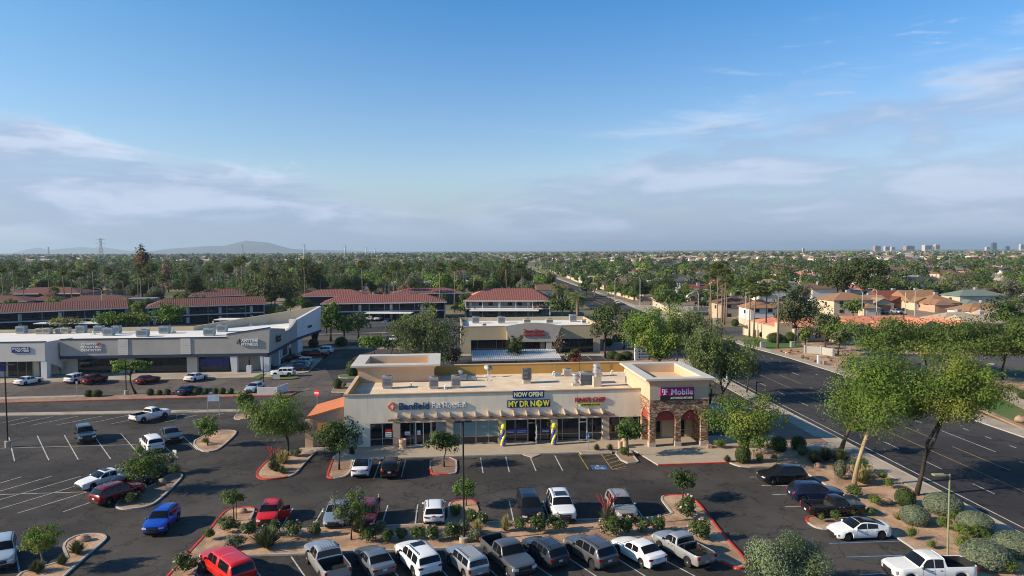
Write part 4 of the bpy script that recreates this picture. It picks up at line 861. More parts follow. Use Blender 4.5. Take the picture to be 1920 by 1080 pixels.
window(db, a0, UD(955), .15, 2.95, .15, (UD(895), UD(931), UD(943)), 1.0, fm=m_greyd); window(db, UD(958), UD(1012), .15, 2.55, .5, (UD(985),), fm=m_greyd); window(db, UD(1034), b1, .15, 2.95, .15, (UD(1052), UD(1068), UD(1083), UD(1098)), 1.0, fm=m_greyd)
t, w_, h_ = sign('wall_sign', 'red Desert Grove Family Medical letters on the arched grey panel', FD, 981, 1022, 617, 632, -1.62); letters(t, 'Desert Grove', m_sred, -.1, h_*.27, -.1, w_*.92, h_*.46, .07, .03); letters(t, 'Family Medical', m_sred, 0, -h_*.27, -.1, w_*1.0, h_*.46, .07, .03)
for i, (x, y, h_, m, l) in enumerate(((892, 606, 1.7, m_grey, 'grey unit at the west end of the medical building roof'), (940, 606, 1.7, m_grey, 'grey tilted unit, second from the west on the medical roof'), (988, 606, 1.0, m_beige, 'low pale unit left of the roof middle'), (1030, 606, 1.0, m_beige, 'low pale unit right of the roof middle'), (1074, 603, 1.9, m_grey, 'tall grey unit near the east end of the medical roof'), (1094, 606, .7, m_beige, 'small round-fan unit in the east corner of the medical roof'), (908, 612, .6, m_wh, 'small white box near the west front of the medical roof'))):
    ac_unit(G(x, y, 5.3), FD.a, 1.7 if h_ > .8 else 1.0, 1.4, h_*.8, l, m, 'air conditioners on the medical building')
# white ribbed carport
cp = thing('carport', 'white ribbed metal carport roof in front of the medical building', 'carport', G(967, 674, 2.5)*1.0, FD.a); cp.location.z = 0
q = G(885, 674, 2.5)-G(967, 674, 2.5); xl = -q.length; xr = (G(1050, 671, 2.5)-G(967, 674, 2.5)).length
mb = MB()
n = 44
for i in range(n):
    x0 = xl+(xr-xl)*i/n; x1 = xl+(xr-xl)*(i+1)/n; xm = x0+(x1-x0)*.3
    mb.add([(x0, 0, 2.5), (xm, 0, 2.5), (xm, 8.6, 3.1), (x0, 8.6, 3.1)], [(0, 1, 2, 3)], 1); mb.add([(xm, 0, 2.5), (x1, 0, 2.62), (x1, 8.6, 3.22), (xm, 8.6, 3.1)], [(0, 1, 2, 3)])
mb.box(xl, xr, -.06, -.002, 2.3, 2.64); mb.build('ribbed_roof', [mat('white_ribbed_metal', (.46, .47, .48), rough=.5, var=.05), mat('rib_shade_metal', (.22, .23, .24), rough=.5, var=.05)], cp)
[MB().tube([(xl+(xr-xl)*k, 4.3, 0), (xl+(xr-xl)*k, 4.3, 2.75)], .09).build('post', m_greyd, cp) for k in (.08, .36, .64, .92)]
# ================================================================== apartments and houses
m_mroof = tile_mat('maroon_roof_tile', (.125, .054, .047), (.215, .10, .086), .62, 'X')
m_mroofb = tile_mat('rose_roof_tile', (.18, .066, .060), (.285, .125, .11), .62, 'X')
m_apw = mat('apartment_grey_wall', (.24, .24, .245), var=.06, scale=.3); m_apd = mat('apartment_shaded_wall', (.040, .040, .048), var=.1, scale=.3); m_wtrim = mat('white_trim', (.66, .66, .66), var=.05)  # m_apd: shade beneath eaves and galleries is put into this near-black wall colour
def hip_roof(mb, w_, d_, z, rise, ov=.6, hipl=None, hipr=None, th=.18):
    """ridge along x; hipl/hipr = run of the hip at each end (0 = gable)"""
    x0, x1, y0, y1 = -w_/2-ov, w_/2+ov, -d_/2-ov, d_/2+ov; hl = (d_/2+ov) if hipl is None else hipl; hr = (d_/2+ov) if hipr is None else hipr
    a, b = (x0+hl, 0, z+rise), (x1-hr, 0, z+rise)
    vs = [(x0, y0, z), (x1, y0, z), (x1, y1, z), (x0, y1, z), a, b]+[(x0, y0, z-th), (x1, y0, z-th), (x1, y1, z-th), (x0, y1, z-th)]
    mb.add(vs, [(0, 1, 5, 4), (2, 3, 4, 5), (1, 2, 5), (3, 0, 4), (0, 6, 7, 1), (1, 7, 8, 2), (2, 8, 9, 3), (3, 9, 6, 0), (9, 8, 7, 6)])
APR = []
def apartment(e0, e1, ez, depth, ridge, label, roofm=None, hips=(0, 0), gallery=True, storey=2.8, white=False):
    A, Bp = G(*e0, ez), G(*e1, ez); d = Bp-A; L = Vector((d.x, d.y)).length; ang = math.atan2(d.y, d.x)
    c = (A+Bp)/2; t = thing('apartment_building', label, 'apartment building', (c.x, c.y, 0), ang, 'red tiled apartment buildings')
    W = L-1.0; y0 = .6; APR.append((c.x, c.y, ang, W/2, depth+2))
    mb = MB(); hip_roof(mb, W, depth, ez, (ridge-ez)*.82, .5, *hips)
    o = mb.build('roof', roofm or m_mroof, t); o.location = (0, depth/2+.5, 0)
    gy = y0+2.0 if gallery else y0
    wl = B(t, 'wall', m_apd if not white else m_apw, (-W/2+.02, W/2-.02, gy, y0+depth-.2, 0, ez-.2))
    B(t, 'end_wall', m_apw, (-W/2, -W/2+.3, y0, y0+depth-.21, 0, ez-.21), (W/2-.3, W/2, y0, y0+depth-.21, 0, ez-.21))
    if hips[0] == 0: 
        mb = MB(); rz = ez+(ridge-ez)*.82-.25
        for x in (-W/2+.05, W/2-.35): mb = MB(); mb.add([(x, y0, ez-.2), (x+.3, y0, ez-.2), (x+.3, y0+depth-.2, ez-.2), (x, y0+depth-.2, ez-.2), (x, depth/2+.5, rz), (x+.3, depth/2+.5, rz)], [(0, 4, 3), (1, 2, 5), (0, 1, 5, 4), (3, 4, 5, 2)]); mb.build('gable', m_apw, t)
    B(t, 'fascia', m_wtrim, (-W/2-.5, W/2+.5, -.03, -.002, ez-.28, ez+.02))
    if gallery:
        z1 = storey
        B(t, 'gallery_floor', m_wtrim, (-W/2+.31, W/2-.31, y0-.1, gy-.01, z1-.12, z1+.12)); n = max(3, int(W/5.0))
        for i in range(n+1): x = -W/2+.4+(W-.8)*i/n; B(t, 'post', m_wtrim if white else m_apw, (x-.1, x+.1, y0, y0+.16, 0, z1-.13), (x-.1, x+.1, y0, y0+.16, z1+.13, ez-.2))
        mb = MB(); mb.box(-W/2+.31, W/2-.31, y0-.02, y0+.02, z1+.9, z1+.96)
        if white: mb.box(-W/2+.31, W/2-.31, y0-.02, y0+.02, z1+.13, z1+.35)
        mb.build('railing', m_wtrim if white else m_greyd, t)
        n = max(3, int(W/3.4))
        for i in range(n):
            x = -W/2+1.4+(W-2.8)*i/n
            for zb_ in (.9, z1+1.0):
                g = B(t, 'window', m_glass if i % 3 else m_wtrim, (x, x+(1.5 if i % 3 else .9), gy-.05, gy-.002, zb_-(.8 if i % 3 == 0 else 0), zb_+1.1))
    return t
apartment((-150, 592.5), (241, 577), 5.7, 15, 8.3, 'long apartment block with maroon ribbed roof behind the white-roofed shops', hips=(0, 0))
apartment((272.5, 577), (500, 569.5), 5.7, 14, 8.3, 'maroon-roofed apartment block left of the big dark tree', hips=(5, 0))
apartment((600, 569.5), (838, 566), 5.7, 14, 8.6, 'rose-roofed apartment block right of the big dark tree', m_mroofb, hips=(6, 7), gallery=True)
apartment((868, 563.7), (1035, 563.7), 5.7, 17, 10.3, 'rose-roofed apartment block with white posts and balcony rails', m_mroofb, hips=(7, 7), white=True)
for e0, e1, ez, dp, rz_, lab in (((-160, 568), (50, 565), 4.6, 18, 6.8, 'maroon hip roof at the western edge, behind the long block'), ((50, 563), (100, 562), 4.6, 14, 7.6, 'small maroon cross gable between two hip roofs'), ((92, 568), (262, 564), 4.6, 17, 7.0, 'maroon hip roof ending beside a grey two-storey gable'), ((0, 551), (150, 550), 5.0, 18, 7.8, 'faded maroon roof two rows behind the long block'),
        ((352, 556), (475, 553), 5.0, 16, 8.0, 'maroon hip roof with palms before it, left of the dark tree'), ((562, 556), (690, 554), 5.0, 14, 7.8, 'rose hip roof behind the lilac flowering tree'), ((735, 551), (870, 549), 5.0, 14, 7.4, 'rose roof partly hidden by the bright green trees')):
    apartment(e0, e1, ez, dp, rz_, lab, m_mroof if e0[0] < 500 else m_mroofb, hips=(None, None), gallery=False)
t = thing('annex', 'grey two-storey annex at the end of the maroon hip roof', 'building', G(262, 588), rad(12)); B(t, 'wall', m_apw, (-4.5, 5, 0, 8, 0, 5.6)); B(t, 'window', m_glass, (-3, -1.8, -.05, -.002, 3.4, 4.8), (1, 2.4, -.05, -.002, 3.4, 4.8), (1, 2.4, -.05, -.002, .6, 2))
# carports in front of the apartments
for x0, x1, y, l in ((62, 190, 607, 'flat pale carport roof west of the yellow-green trees'), (683, 770, 588, 'flat white carport roof beside the weeping tree'), (880, 1010, 583, 'flat pale carport before the white-railed apartments'), (400, 470, 600, 'flat pale carport roof behind the tall tan wall')):
    a, b = G(x0, y, 2.5), G(x1, y, 2.5); t = thing('carport', l, 'carport', ((a.x+b.x)/2, (a.y+b.y)/2, 0), math.atan2(b.y-a.y, b.x-a.x)); Lh = (b-a).length/2
    B(t, 'flat_roof', m_wtrim, (-Lh, Lh, 0, 5.5, 2.4, 2.6)); [MB().tube([(k*Lh, 4.2, 0), (k*Lh, 4.2, 2.4)], .08).build('post', m_greyd, t) for k in (-.9, -.3, .3, .9)]

RC = {'tan': ((.30, .20, .125), (.40, .28, .18)), 'orange': ((.27, .145, .080), (.37, .215, .125)), 'brown': ((.15, .09, .065), (.21, .13, .095)), 'maroon': ((.17, .055, .045), (.24, .085, .07)), 'green': ((.15, .19, .175), (.21, .25, .235)), 'coral': ((.58, .21, .125), (.74, .31, .20)),
      'grey': ((.24, .23, .22), (.33, .31, .30)), 'dark': ((.055, .055, .065), (.09, .09, .10)), 'sand': ((.40, .31, .23), (.50, .41, .31)), 'white': ((.50, .49, .47), (.62, .60, .57))}
WC = {'cream': (.54, .45, .335), 'white': (.68, .66, .62), 'beige': (.46, .37, .27), 'pink': (.50, .31, .23), 'grey': (.36, .36, .35), 'brick': (.21, .085, .06), 'olive': (.42, .37, .25), 'pgreen': (.42, .43, .36)}
def roofm(k): return tile_mat('shingle_'+k, *RC[k], period=.5, axis='Y', bumpy=.3)
def wallm(k): return mat('wall_'+k, WC[k], var=.06, scale=.5)
m_garage = mat('garage_white', (.58, .55, .50), var=.04); m_garb = mat('garage_brown', (.13, .065, .045), var=.06); m_garp = mat('garage_pink', (.46, .25, .17), var=.05)
m_glass2 = mat('house_window', (.03, .035, .045), rough=.15, var=0, spec=.5)
GM = {'white': m_garage, 'brown': m_garb, 'pink': m_garp}
def house_parts(t, w_, d_, h_, roof, wall, kind='gable', garage=None, wing=None, chimney=False, ac=True, rise=None):
    """body with its roof along x (front is -y), optional front wing (x, width, depth, height) holding the garage door"""
    rise = rise or d_*.20
    B(t, 'wall', wallm(wall), (-w_/2, w_/2, -d_/2, d_/2, 0, h_-.01))
    if kind == 'gable':
        mb = MB(); mb.add([(-w_/2, -d_/2, h_-.02), (-w_/2, d_/2, h_-.02), (-w_/2, 0, h_+rise-.1)], [(0, 2, 1)]); mb.build('gable', wallm(wall), t); mb = MB(); mb.add([(w_/2, -d_/2, h_-.02), (w_/2, d_/2, h_-.02), (w_/2, 0, h_+rise-.1)], [(0, 1, 2)]); mb.build('gable', wallm(wall), t)
    mb = MB(); hip_roof(mb, w_, d_, h_+.1, rise, .5, 0 if kind == 'gable' else None, 0 if kind == 'gable' else None); r = mb.build('roof', roofm(roof), t)
    if chimney: B(r, 'chimney', wallm(wall), (-w_*.32, -w_*.32+1.2, -d_*.1, -d_*.1+1.0, h_-.5, h_+rise+.9))
    if ac: B(r, 'air_conditioner', m_grey, (w_*.1, w_*.1+1.3, d_*.12, d_*.12+1.1, h_+rise*.6, h_+rise+.8))
    for x in (-w_*.36, w_*.12) if not wing else (-w_*.36 if wing[0] > 0 else w_*.28,):
        for zb_ in ([1.0] if h_ < 4 else [1.0, 3.9]):
            g = B(t, 'window', m_glass2, (x, x+1.5, -d_/2-.05, -d_/2-.002, zb_, zb_+1.2)); B(g, 'window_frame', m_wtrim, (x-.08, x+1.58, -d_/2-.09, -d_/2-.052, zb_-.1, zb_-.01), (x-.08, x+1.58, -d_/2-.09, -d_/2-.052, zb_+1.21, zb_+1.3))
    g = B(t, 'window', m_glass2, (-w_/2-.05, -w_/2-.002, -.8, .6, h_-1.9, h_-.8))
    if wing:
        x, ww, wd, wh = wing; y1 = -d_/2; y0 = y1-wd
        B(t, 'garage', wallm(wall), (x-ww/2, x+ww/2, y0, y1-.002, 0, wh-.01)); rr = ww*.24
        mb = MB(); mb.add([(x-ww/2, y0, wh-.02), (x+ww/2, y0, wh-.02), (x, y0, wh+rr-.08)], [(0, 1, 2)]); mb.build('gable', wallm(wall), t)
        mb = MB(); xa, xb = x-ww/2-.4, x+ww/2+.4; ya, yb = y0-.45, min(y1+d_*.35, y1+3.5); z = wh
        if kind == 'gable': mb.add([(xa, ya, z), (x, ya, z+rr), (xb, ya, z), (xa, yb, z), (x, yb, z+rr), (xb, yb, z)], [(0, 1, 4, 3), (1, 2, 5, 4)])
        else: mb.add([(xa, ya, z), (x, ya+ww*.4, z+rr), (xb, ya, z), (xa, yb, z), (x, yb, z+rr), (xb, yb, z)], [(0, 1, 4, 3), (1, 2, 5, 4), (0, 2, 1)])
        mb.build('garage_roof', roofm(roof), t)
        B(t, 'garage_door', GM[garage or 'white'], (x-ww*.34, x+ww*.34, y0-.05, y0-.002, .05, 2.3))
def house(px_, py_, w_, d_, rot, h_, roof, wall, label, group='houses in the eastern subdivision', **k):
    P = G(px_, py_); a = rad(rot); c = Vector((-math.sin(a), math.cos(a), 0))*d_/2
    t = thing('house', label, 'house', P+c, a, group); house_parts(t, w_, d_, h_, roof, wall, **k); return t
# the street of houses on the right
house(1382, 600, 10, 12, 5, 5.3, 'brown', 'beige', 'beige two-storey house with dark brown roof behind the palm cluster', kind='hip', rise=2.2, wing=(5.5, 7, 3, 2.9), garage='white')
house(1433, 610, 8.5, 9, 5, 5.2, 'orange', 'white', 'white two-storey house with brown hip roof between the palms', kind='hip', rise=2.3)
house(1388, 590, 14, 9, 20, 3.6, 'brown', 'beige', 'low brown-roofed house right behind the beige two-storey one', kind='gable')
house(1600, 592, 14, 11, 5, 5.3, 'orange', 'cream', 'cream two-storey house with orange hip roof and grey garage', kind='hip', rise=2.4, wing=(4.8, 6, 3.2, 2.8), garage='white')
house(1647, 583, 9, 13, 5, 3.0, 'tan', 'olive', 'olive house with gabled garage and brown door', wing=(0, 8, 3, 3.0), garage='brown', rise=2.4)
house(1688, 577, 15, 12, 5, 3.2, 'maroon', 'brick', 'brick house with long dark maroon roof and silver van in its drive', wing=(-1.5, 8, 3, 2.9), garage='brown', rise=3.2)
house(1737, 580, 13, 14, 5, 3.2, 'orange', 'cream', 'cream house with tall tan gables and pale garage', wing=(-3.5, 7.5, 3.5, 3.0), garage='white', rise=3.6)
house(1772, 584, 12, 12, 5, 3.0, 'orange', 'pink', 'pink house with brown hip roof and pink garage door', kind='hip', wing=(-3, 7, 3.5, 2.8), garage='pink', rise=2.8)
house(1842, 582, 18, 10, 5, 5.4, 'green', 'pgreen', 'pale two-storey house with grey-green hip roof', kind='hip', rise=2.0, wing=(-7, 6, 4.5, 2.8), garage='brown')
house(1858, 600, 15, 10, 5, 2.9, 'orange', 'white', 'low white house with brown hip roof in front of the green-roofed one', kind='hip', wing=(-4.5, 6, 1.5, 2.7), garage='white', rise=2.2)
house(1860, 625, 13, 10, 5, 2.7, 'sand', 'beige', 'low house with sand-coloured roof behind the mesquite trees', rise=1.9)
house(1895, 612, 12, 9, 5, 2.7, 'sand', 'beige', 'sand-roofed house with brown gable near the dark round tree', rise=1.9)
house(1812, 618, 14, 9, 5, 2.7, 'sand', 'cream', 'sand-roofed low house between the coral roof and the white wall', kind='hip', rise=1.8)
# coral tiled building along the arterial
t = thing('office_building', 'low cream building with coral tiled gables along the arterial', 'building', G(1668, 640), rad(5), None)
B(t, 'wall', wallm('cream'), (-14, 17, 0, 15, 0, 3.0))
mb = MB(); hip_roof(mb, 34, 16, 3.0, 2.7, .6, None, None); r = mb.build('roof', roofm('coral'), t); r.location = (1.5, 8, 0)
for i, (x, w_) in enumerate(((-9.5, 9), (-2, 8), (8.5, 11), (16.5, 10))):
    mb = MB(); y0 = -3.5-(i % 2); rr = w_*.23; mb.add([(x-w_/2, y0, 2.9), (x, y0, 2.9+rr), (x+w_/2, y0, 2.9), (x-w_/2, 9, 2.9), (x, 9, 2.9+rr), (x+w_/2, 9, 2.9)], [(0, 1, 4, 3), (1, 2, 5, 4)]); mb.build('gable_roof', roofm('coral'), t)
    mb = MB(); mb.add([(x-w_*.45, y0+.5, 0), (x+w_*.45, y0+.5, 0), (x+w_*.45, y0+.5, 3.0), (x, y0+.5, 2.75+rr), (x-w_*.45, y0+.5, 3.0)], [(0, 1, 2, 3, 4)]); mb.box(x-w_*.45, x+w_*.45, y0+.51, 3, 0, 2.8); mb.build('bay_wall', m_apw if i else wallm('beige'), t)
    B(t, 'window', m_glass2, (x-1.5, x+1.5, y0+.4, y0+.498, .9, 2.2))
t = thing('office_building', 'cream building with tall flat wall and coral roof beside the lawn', 'building', G(1478, 640), rad(5), None)
B(t, 'wall', wallm('cream'), (-3.5, 10, 0, 16, 0, 3.6)); B(t, 'stepped_wall', wallm('cream'), (-3.6, 0, -2, -.01, 0, 4.8), (0.01, 3.4, -3, -.01, 0, 3.4)); mb = MB(); hip_roof(mb, 16, 17, 3.7, 2.4, .5); r = mb.build('roof', roofm('coral'), t); r.location = (5.5, 8, 0)
for x in (4.2, 7): B(t, 'window', m_glass2, (x, x+1.4, -.06, -.002, .8, 2.4))
B(t, 'window', m_glass2, (1, 2.4, -3.06, -3.002, 1.2, 2.4))
# cream garden walls
def wall_run(pts, h_, label, m=None, cat='wall', name='garden_wall', th=.25):
    P = px(*pts); c = P[0]; t = thing(name, label, cat, c, 0); mb = MB()
    for a, b in zip(P, P[1:]):
        d = (b-a).normalized(); n_ = Vector((-d.y, d.x, 0))*th/2; a, b = a-c, b-c
        vs = [a-n_, b-n_, b+n_, a+n_]; mb.add([(v.x, v.y, 0) for v in vs]+[(v.x, v.y, h_) for v in vs], [(0, 1, 5, 4), (1, 2, 6, 5), (2, 3, 7, 6), (3, 0, 4, 7), (4, 5, 6, 7)])
    mb.build('wall_panel', m or wallm('cream'), t)
    for a in P: a = a-c; B(t, 'pier', m or wallm('cream'), (a.x-.25, a.x+.25, a.y-.25, a.y+.25, 0, h_+.2))
    return t
wall_run([(1190, 563), (1165, 556), (1140, 549)], 1.5, 'zigzag cream wall by the far bus shelter'); wall_run([(1190, 563), (1230, 564), (1245, 560)], 1.6, 'cream wall under the single tall palm'); wall_run([(1225, 573), (1262, 590), (1290, 604)], 2.0, 'cream wall stepping down toward the near side street')
wall_run([(1340, 607), (1385, 604), (1405, 613)], 1.7, 'cream wall with dark arch in front of the beige house'); wall_run([(1395, 628), (1420, 632), (1450, 630)], 1.8, 'cream entry wall behind the palms by the lawn')
wall_run([(1120, 544), (1085, 530), (1050, 515), (1030, 508)], 1.8, 'long pale wall along the far side of the arterial')
wall_run([(1510, 662), (1540, 664), (1562, 668)], 1.6, 'low grey block wall behind the gravel bed', wallm('grey')); wall_run([(1690, 700), (1722, 702)], 1.9, 'grey block trash enclosure beyond the gravel verge', m_apw); wall_run([(1736, 702), (1760, 703)], 1.4, 'short white wall panel beside the trash enclosure', wallm('white'))
wall_run([(1330, 842), (1440, 841)], .35, 'low dark kerb wall behind the corner shrubs', m_gravel2); wall_run([(620, 612), (840, 608)], 1.0, 'low pale wall behind the rear access road', m_apw)

# ---- the wider suburb: houses on a jittered grid, kept off the roads and the hand-placed homes
rnd = random.Random(11)
def in_road(x, y, m_=4):
    u, v = FR.uv((x, y)); return -6-m_ < u < RW+6+m_ and v < 3000
taken = []
for o in list(SC.objects):
    if o.parent is None and o.name.split('.')[0] in ('house', 'apartment_building', 'office_building'): taken.append((o.location.x, o.location.y, 17 if 'apart' not in o.name else 34))
def free(x, y, r=9):
    return all((x-a)**2+(y-b)**2 > (c+r-8)**2 for a, b, c in taken)
def screen(x, y, z=0):
    d = np.array([x, y, z])-CAMP; k = d@_f; return 960+FPX*(d@_R)/k, 540-FPX*(d@_U)/k
protos = []
def proto(i):
    """one far house of a given look; the copies share its meshes"""
    roofs = ['tan', 'orange', 'brown', 'sand', 'grey', 'white', 'coral', 'dark', 'tan', 'sand', 'brown', 'maroon', 'green', 'sand', 'tan']; walls = ['cream', 'white', 'beige', 'cream', 'grey', 'white', 'cream', 'beige', 'olive', 'white', 'cream', 'pink', 'white', 'cream', 'white']
    r, w_ = roofs[i % 15], walls[(i*7+i//15) % 15]; two = i % 5 == 2
    t = thing('house', '%s %s house with %s roof among the trees of the distant suburb' % (w_.replace('pgreen', 'pale green'), 'two-storey' if two else 'single-storey', r), 'house', (0, 0, -500), 0, '%s %s-roofed houses in the distant suburb' % (w_, r))
    house_parts(t, rnd.uniform(12, 19), rnd.uniform(9, 13), 5.2 if two else 2.9, r, w_, kind='gable' if i % 3 else 'hip', garage=['white', 'brown', 'pink'][i % 3], wing=(rnd.choice([-3.5, 3.5]), 7, 3.5, 2.8), chimney=i % 4 == 0, ac=i % 2 == 0)
    return t
for i in range(30): protos.append(proto(i))
used = set(); far_spots = []
cells = []
y = 262.0
while y < 1500:
    st = 24 if y < 600 else 30
    x = -.85*y
    while x < .85*y:
        cells.append((x+rnd.uniform(-3, 3), y+rnd.uniform(-4, 4))); x += st+rnd.uniform(-3, 6)
    y += (31 if y < 600 else 38)
nh = 0
for x, y in cells:
    sx_, sy_ = screen(x, y)
    if not (-60 < sx_ < 1980) or in_road(x, y): continue
    u, v = FR.uv((x, y))
    left = x < u*0+FR(0, v).x
    if left and y < 305+60*(sx_ < 560): continue
    if v < 292 and 250 < v and not left: continue
    if not free(x, y, 10): continue
    p_ = .62 if left else .93
    if rnd.random() > p_: continue
    if nh >= 285: far_spots.append((x, y)); continue
    i = rnd.randrange(30); rot = rad(5.5+rnd.choice([0, 90, 180, 270, 0, 0])+rnd.uniform(-6, 6)*(y > 500))
    s = rnd.uniform(.9, 1.12)
    if i in used: o = place_copy(protos[i], (x, y, 0), rot)
    else: o = protos[i]; o.location = (x, y, 0); o.rotation_euler = (0, 0, rot); used.add(i)
    o.scale = (s, s, s); taken.append((x, y, 11)); nh += 1
for i in range(30):
    if i not in used:
        for c in list(protos[i].children_recursive): bpy.data.objects.remove(c)
        bpy.data.objects.remove(protos[i])
# roofs too far away to count
mb = MB(); y = 1420
while y < 5200:
    n = int(105-y/75)
    for _ in range(n):
        x = rnd.uniform(-.75, .75)*y; yy = y+rnd.uniform(0, 60)
        if in_road(x, yy, 8): continue
        w_, d_, a = rnd.uniform(12, 30), rnd.uniform(10, 16), rnd.choice([0, math.pi/2])+.1; T = Matrix.Translation((x, yy, 0)) @ Matrix.Rotation(a, 4, 'Z')
        k = rnd.randrange(6); h_ = rnd.choice([3, 3, 5.2])
        o = MB(); hip_roof(o, w_, d_, h_, d_*.2, .5, 0, 0); mb.add([T @ Vector(q) for q in o.v], o.f, k)
        o = MB(); o.box(-w_/2, w_/2, -d_/2, d_/2, 0, h_); mb.add([T @ Vector(q) for q in o.v], o.f, 6+k % 2)
    y += 62+y*.02
mb.build('distant_houses', [roofm(q) for q in ('tan', 'sand', 'grey', 'brown', 'orange', 'white')]+[wallm('white'), wallm('cream')], kind='stuff')
# ================================================================== vehicles
m_tyre = mat('tyre_rubber', (.012, .012, .013), rough=.85, var=0); m_rim = mat('alloy_rim', (.60, .60, .61), rough=.35, metal=.25, var=0); m_rimd = mat('dark_rim', (.06, .06, .065), rough=.35, metal=.5, var=0)
m_cglass = mat('car_glass', (.008, .009, .012), rough=.04, var=0, spec=.35); m_trim = mat('black_plastic_trim', (.022, .022, .024), rough=.6, var=0); m_chrome = mat('chrome', (.6, .6, .62), rough=.12, metal=1, var=0)
m_lamp = mat('headlamp_lens', (.62, .65, .70), rough=.1, var=0, coat=1.0, spec=.6); m_tail = mat('tail_lamp_lens', (.38, .012, .012), rough=.15, var=0, coat=1.0); m_plate = mat('licence_plate', (.55, .55, .60), var=.15, scale=20); m_under = mat('underbody', (.01, .01, .01), var=0, rough=.9)
PAINT = {'white': ((.78, .79, .80), 0), 'red': ((.56, .010, .008), 0), 'darkred': ((.17, .012, .014), .2), 'blue': ((.008, .07, .48), .2), 'silver': ((.46, .47, .48), .55), 'grey': ((.13, .135, .145), .5), 'steel': ((.20, .225, .26), .5), 'black': ((.010, .010, .012), 0), 'navy': ((.012, .02, .06), .2),
         'iceblue': ((.30, .36, .42), .45), 'champagne': ((.40, .375, .335), .45), 'paleblue': ((.38, .47, .55), .2), 'slate': ((.05, .062, .08), .4)}
def smoothstep(t): t = max(0, min(1, t)); return t*t*(3-2*t)
SHAPES = {
 # fractions of the length from the tail (0) to the nose (1): top line; belt height; roof; wheel centres; glass ranges
 'sedan': dict(L=4.7, W=1.83, H=1.45, zs=.24, belt=.90, top=[(0, .88), (.03, 1.02), (.13, 1.05), (.27, 1.40), (.40, 1.45), (.52, 1.42), (.69, .99), (.90, .86), (.975, .78), (1, .72)], wh=(.20, .80), r=.33, wind=(.535, .68), rear=(.14, .265), side=((.44, .60), (.29, .425)), quarter=None),
 'fastback': dict(L=4.7, W=1.85, H=1.44, zs=.22, belt=.88, top=[(0, .92), (.02, 1.06), (.10, 1.10), (.27, 1.33), (.45, 1.44), (.55, 1.41), (.73, .95), (.92, .80), (.98, .70), (1, .64)], wh=(.19, .81), r=.34, wind=(.565, .715), rear=(.115, .30), side=((.46, .64), (.26, .445)), quarter=None, glassroof=(.30, .56)),
 'suv': dict(L=4.65, W=1.88, H=1.70, zs=.30, belt=1.05, top=[(0, .98), (.02, 1.12), (.10, 1.60), (.22, 1.68), (.45, 1.70), (.56, 1.66), (.72, 1.16), (.93, 1.05), (.985, .98), (1, .93)], wh=(.19, .80), r=.37, wind=(.575, .71), rear=(.025, .095), side=((.46, .64), (.28, .445)), quarter=(.14, .26), clad=1, rails=1),
 'bigsuv': dict(L=5.1, W=1.98, H=1.82, zs=.33, belt=1.12, top=[(0, 1.05), (.015, 1.2), (.07, 1.70), (.15, 1.80), (.45, 1.82), (.57, 1.78), (.72, 1.24), (.95, 1.15), (.988, 1.10), (1, 1.05)], wh=(.20, .80), r=.41, wind=(.585, .71), rear=(.02, .066), side=((.47, .64), (.30, .455)), quarter=(.10, .28), clad=1, rails=1),
 'boxy': dict(L=4.4, W=1.76, H=1.66, zs=.33, belt=1.08, top=[(0, 1.0), (.012, 1.10), (.05, 1.60), (.09, 1.66), (.45, 1.67), (.60, 1.64), (.70, 1.15), (.965, 1.08), (.99, 1.05), (1, 1.0)], wh=(.18, .79), r=.37, wind=(.615, .695), rear=(.017, .047), side=((.47, .635), (.29, .455)), quarter=(.08, .27), clad=1, rails=1),
 'hatch': dict(L=3.95, W=1.72, H=1.50, zs=.25, belt=.95, top=[(0, .95), (.02, 1.08), (.12, 1.42), (.25, 1.49), (.45, 1.50), (.56, 1.45), (.74, 1.04), (.92, .93), (.98, .86), (1, .80)], wh=(.17, .80), r=.32, wind=(.575, .73), rear=(.03, .112), side=((.46, .66), (.26, .445)), quarter=None),
 'van': dict(L=5.0, W=1.95, H=1.74, zs=.26, belt=1.02, top=[(0, .98), (.015, 1.12), (.06, 1.66), (.15, 1.73), (.45, 1.74), (.60, 1.68), (.80, 1.12), (.94, .97), (.985, .89), (1, .84)], wh=(.19, .81), r=.34, wind=(.61, .79), rear=(.02, .055), side=((.50, .70), (.28, .485)), quarter=(.09, .26)),
 'cap': dict(L=5.75, W=1.98, H=1.90, zs=.42, belt=1.20, top=[(0, 1.12), (.006, 1.2), (.05, 1.80), (.10, 1.90), (.40, 1.90), (.42, 1.84), (.43, 1.86), (.62, 1.88), (.66, 1.82), (.755, 1.28), (.965, 1.19), (.99, 1.16), (1, 1.10)], wh=(.205, .83), r=.41, wind=(.665, .75), rear=(.012, .047), side=((.57, .70), (.45, .56)), quarter=(.10, .38)),
 'crewcab': dict(L=5.85, W=2.02, H=1.92, zs=.46, belt=1.22, top=[(0, 1.30), (.37, 1.30), (.3701, 1.28), (.395, 1.86), (.45, 1.91), (.55, 1.92), (.61, 1.87), (.715, 1.32), (.965, 1.23), (.99, 1.20), (1, 1.14)], wh=(.205, .825), r=.42, wind=(.62, .71), rear=(.374, .392), side=((.53, .665), (.415, .52)), quarter=None, bed=.37, floor=.80),
 'extcab': dict(L=5.35, W=1.86, H=1.76, zs=.42, belt=1.14, top=[(0, 1.18), (.42, 1.18), (.4201, 1.16), (.445, 1.70), (.50, 1.75), (.58, 1.76), (.63, 1.71), (.73, 1.19), (.96, 1.09), (.985, 1.05), (1, 1.0)], wh=(.20, .81), r=.38, wind=(.64, .725), rear=(.424, .441), side=((.535, .68), (.465, .525)), quarter=None, bed=.42, floor=.75)}
_cm = {}
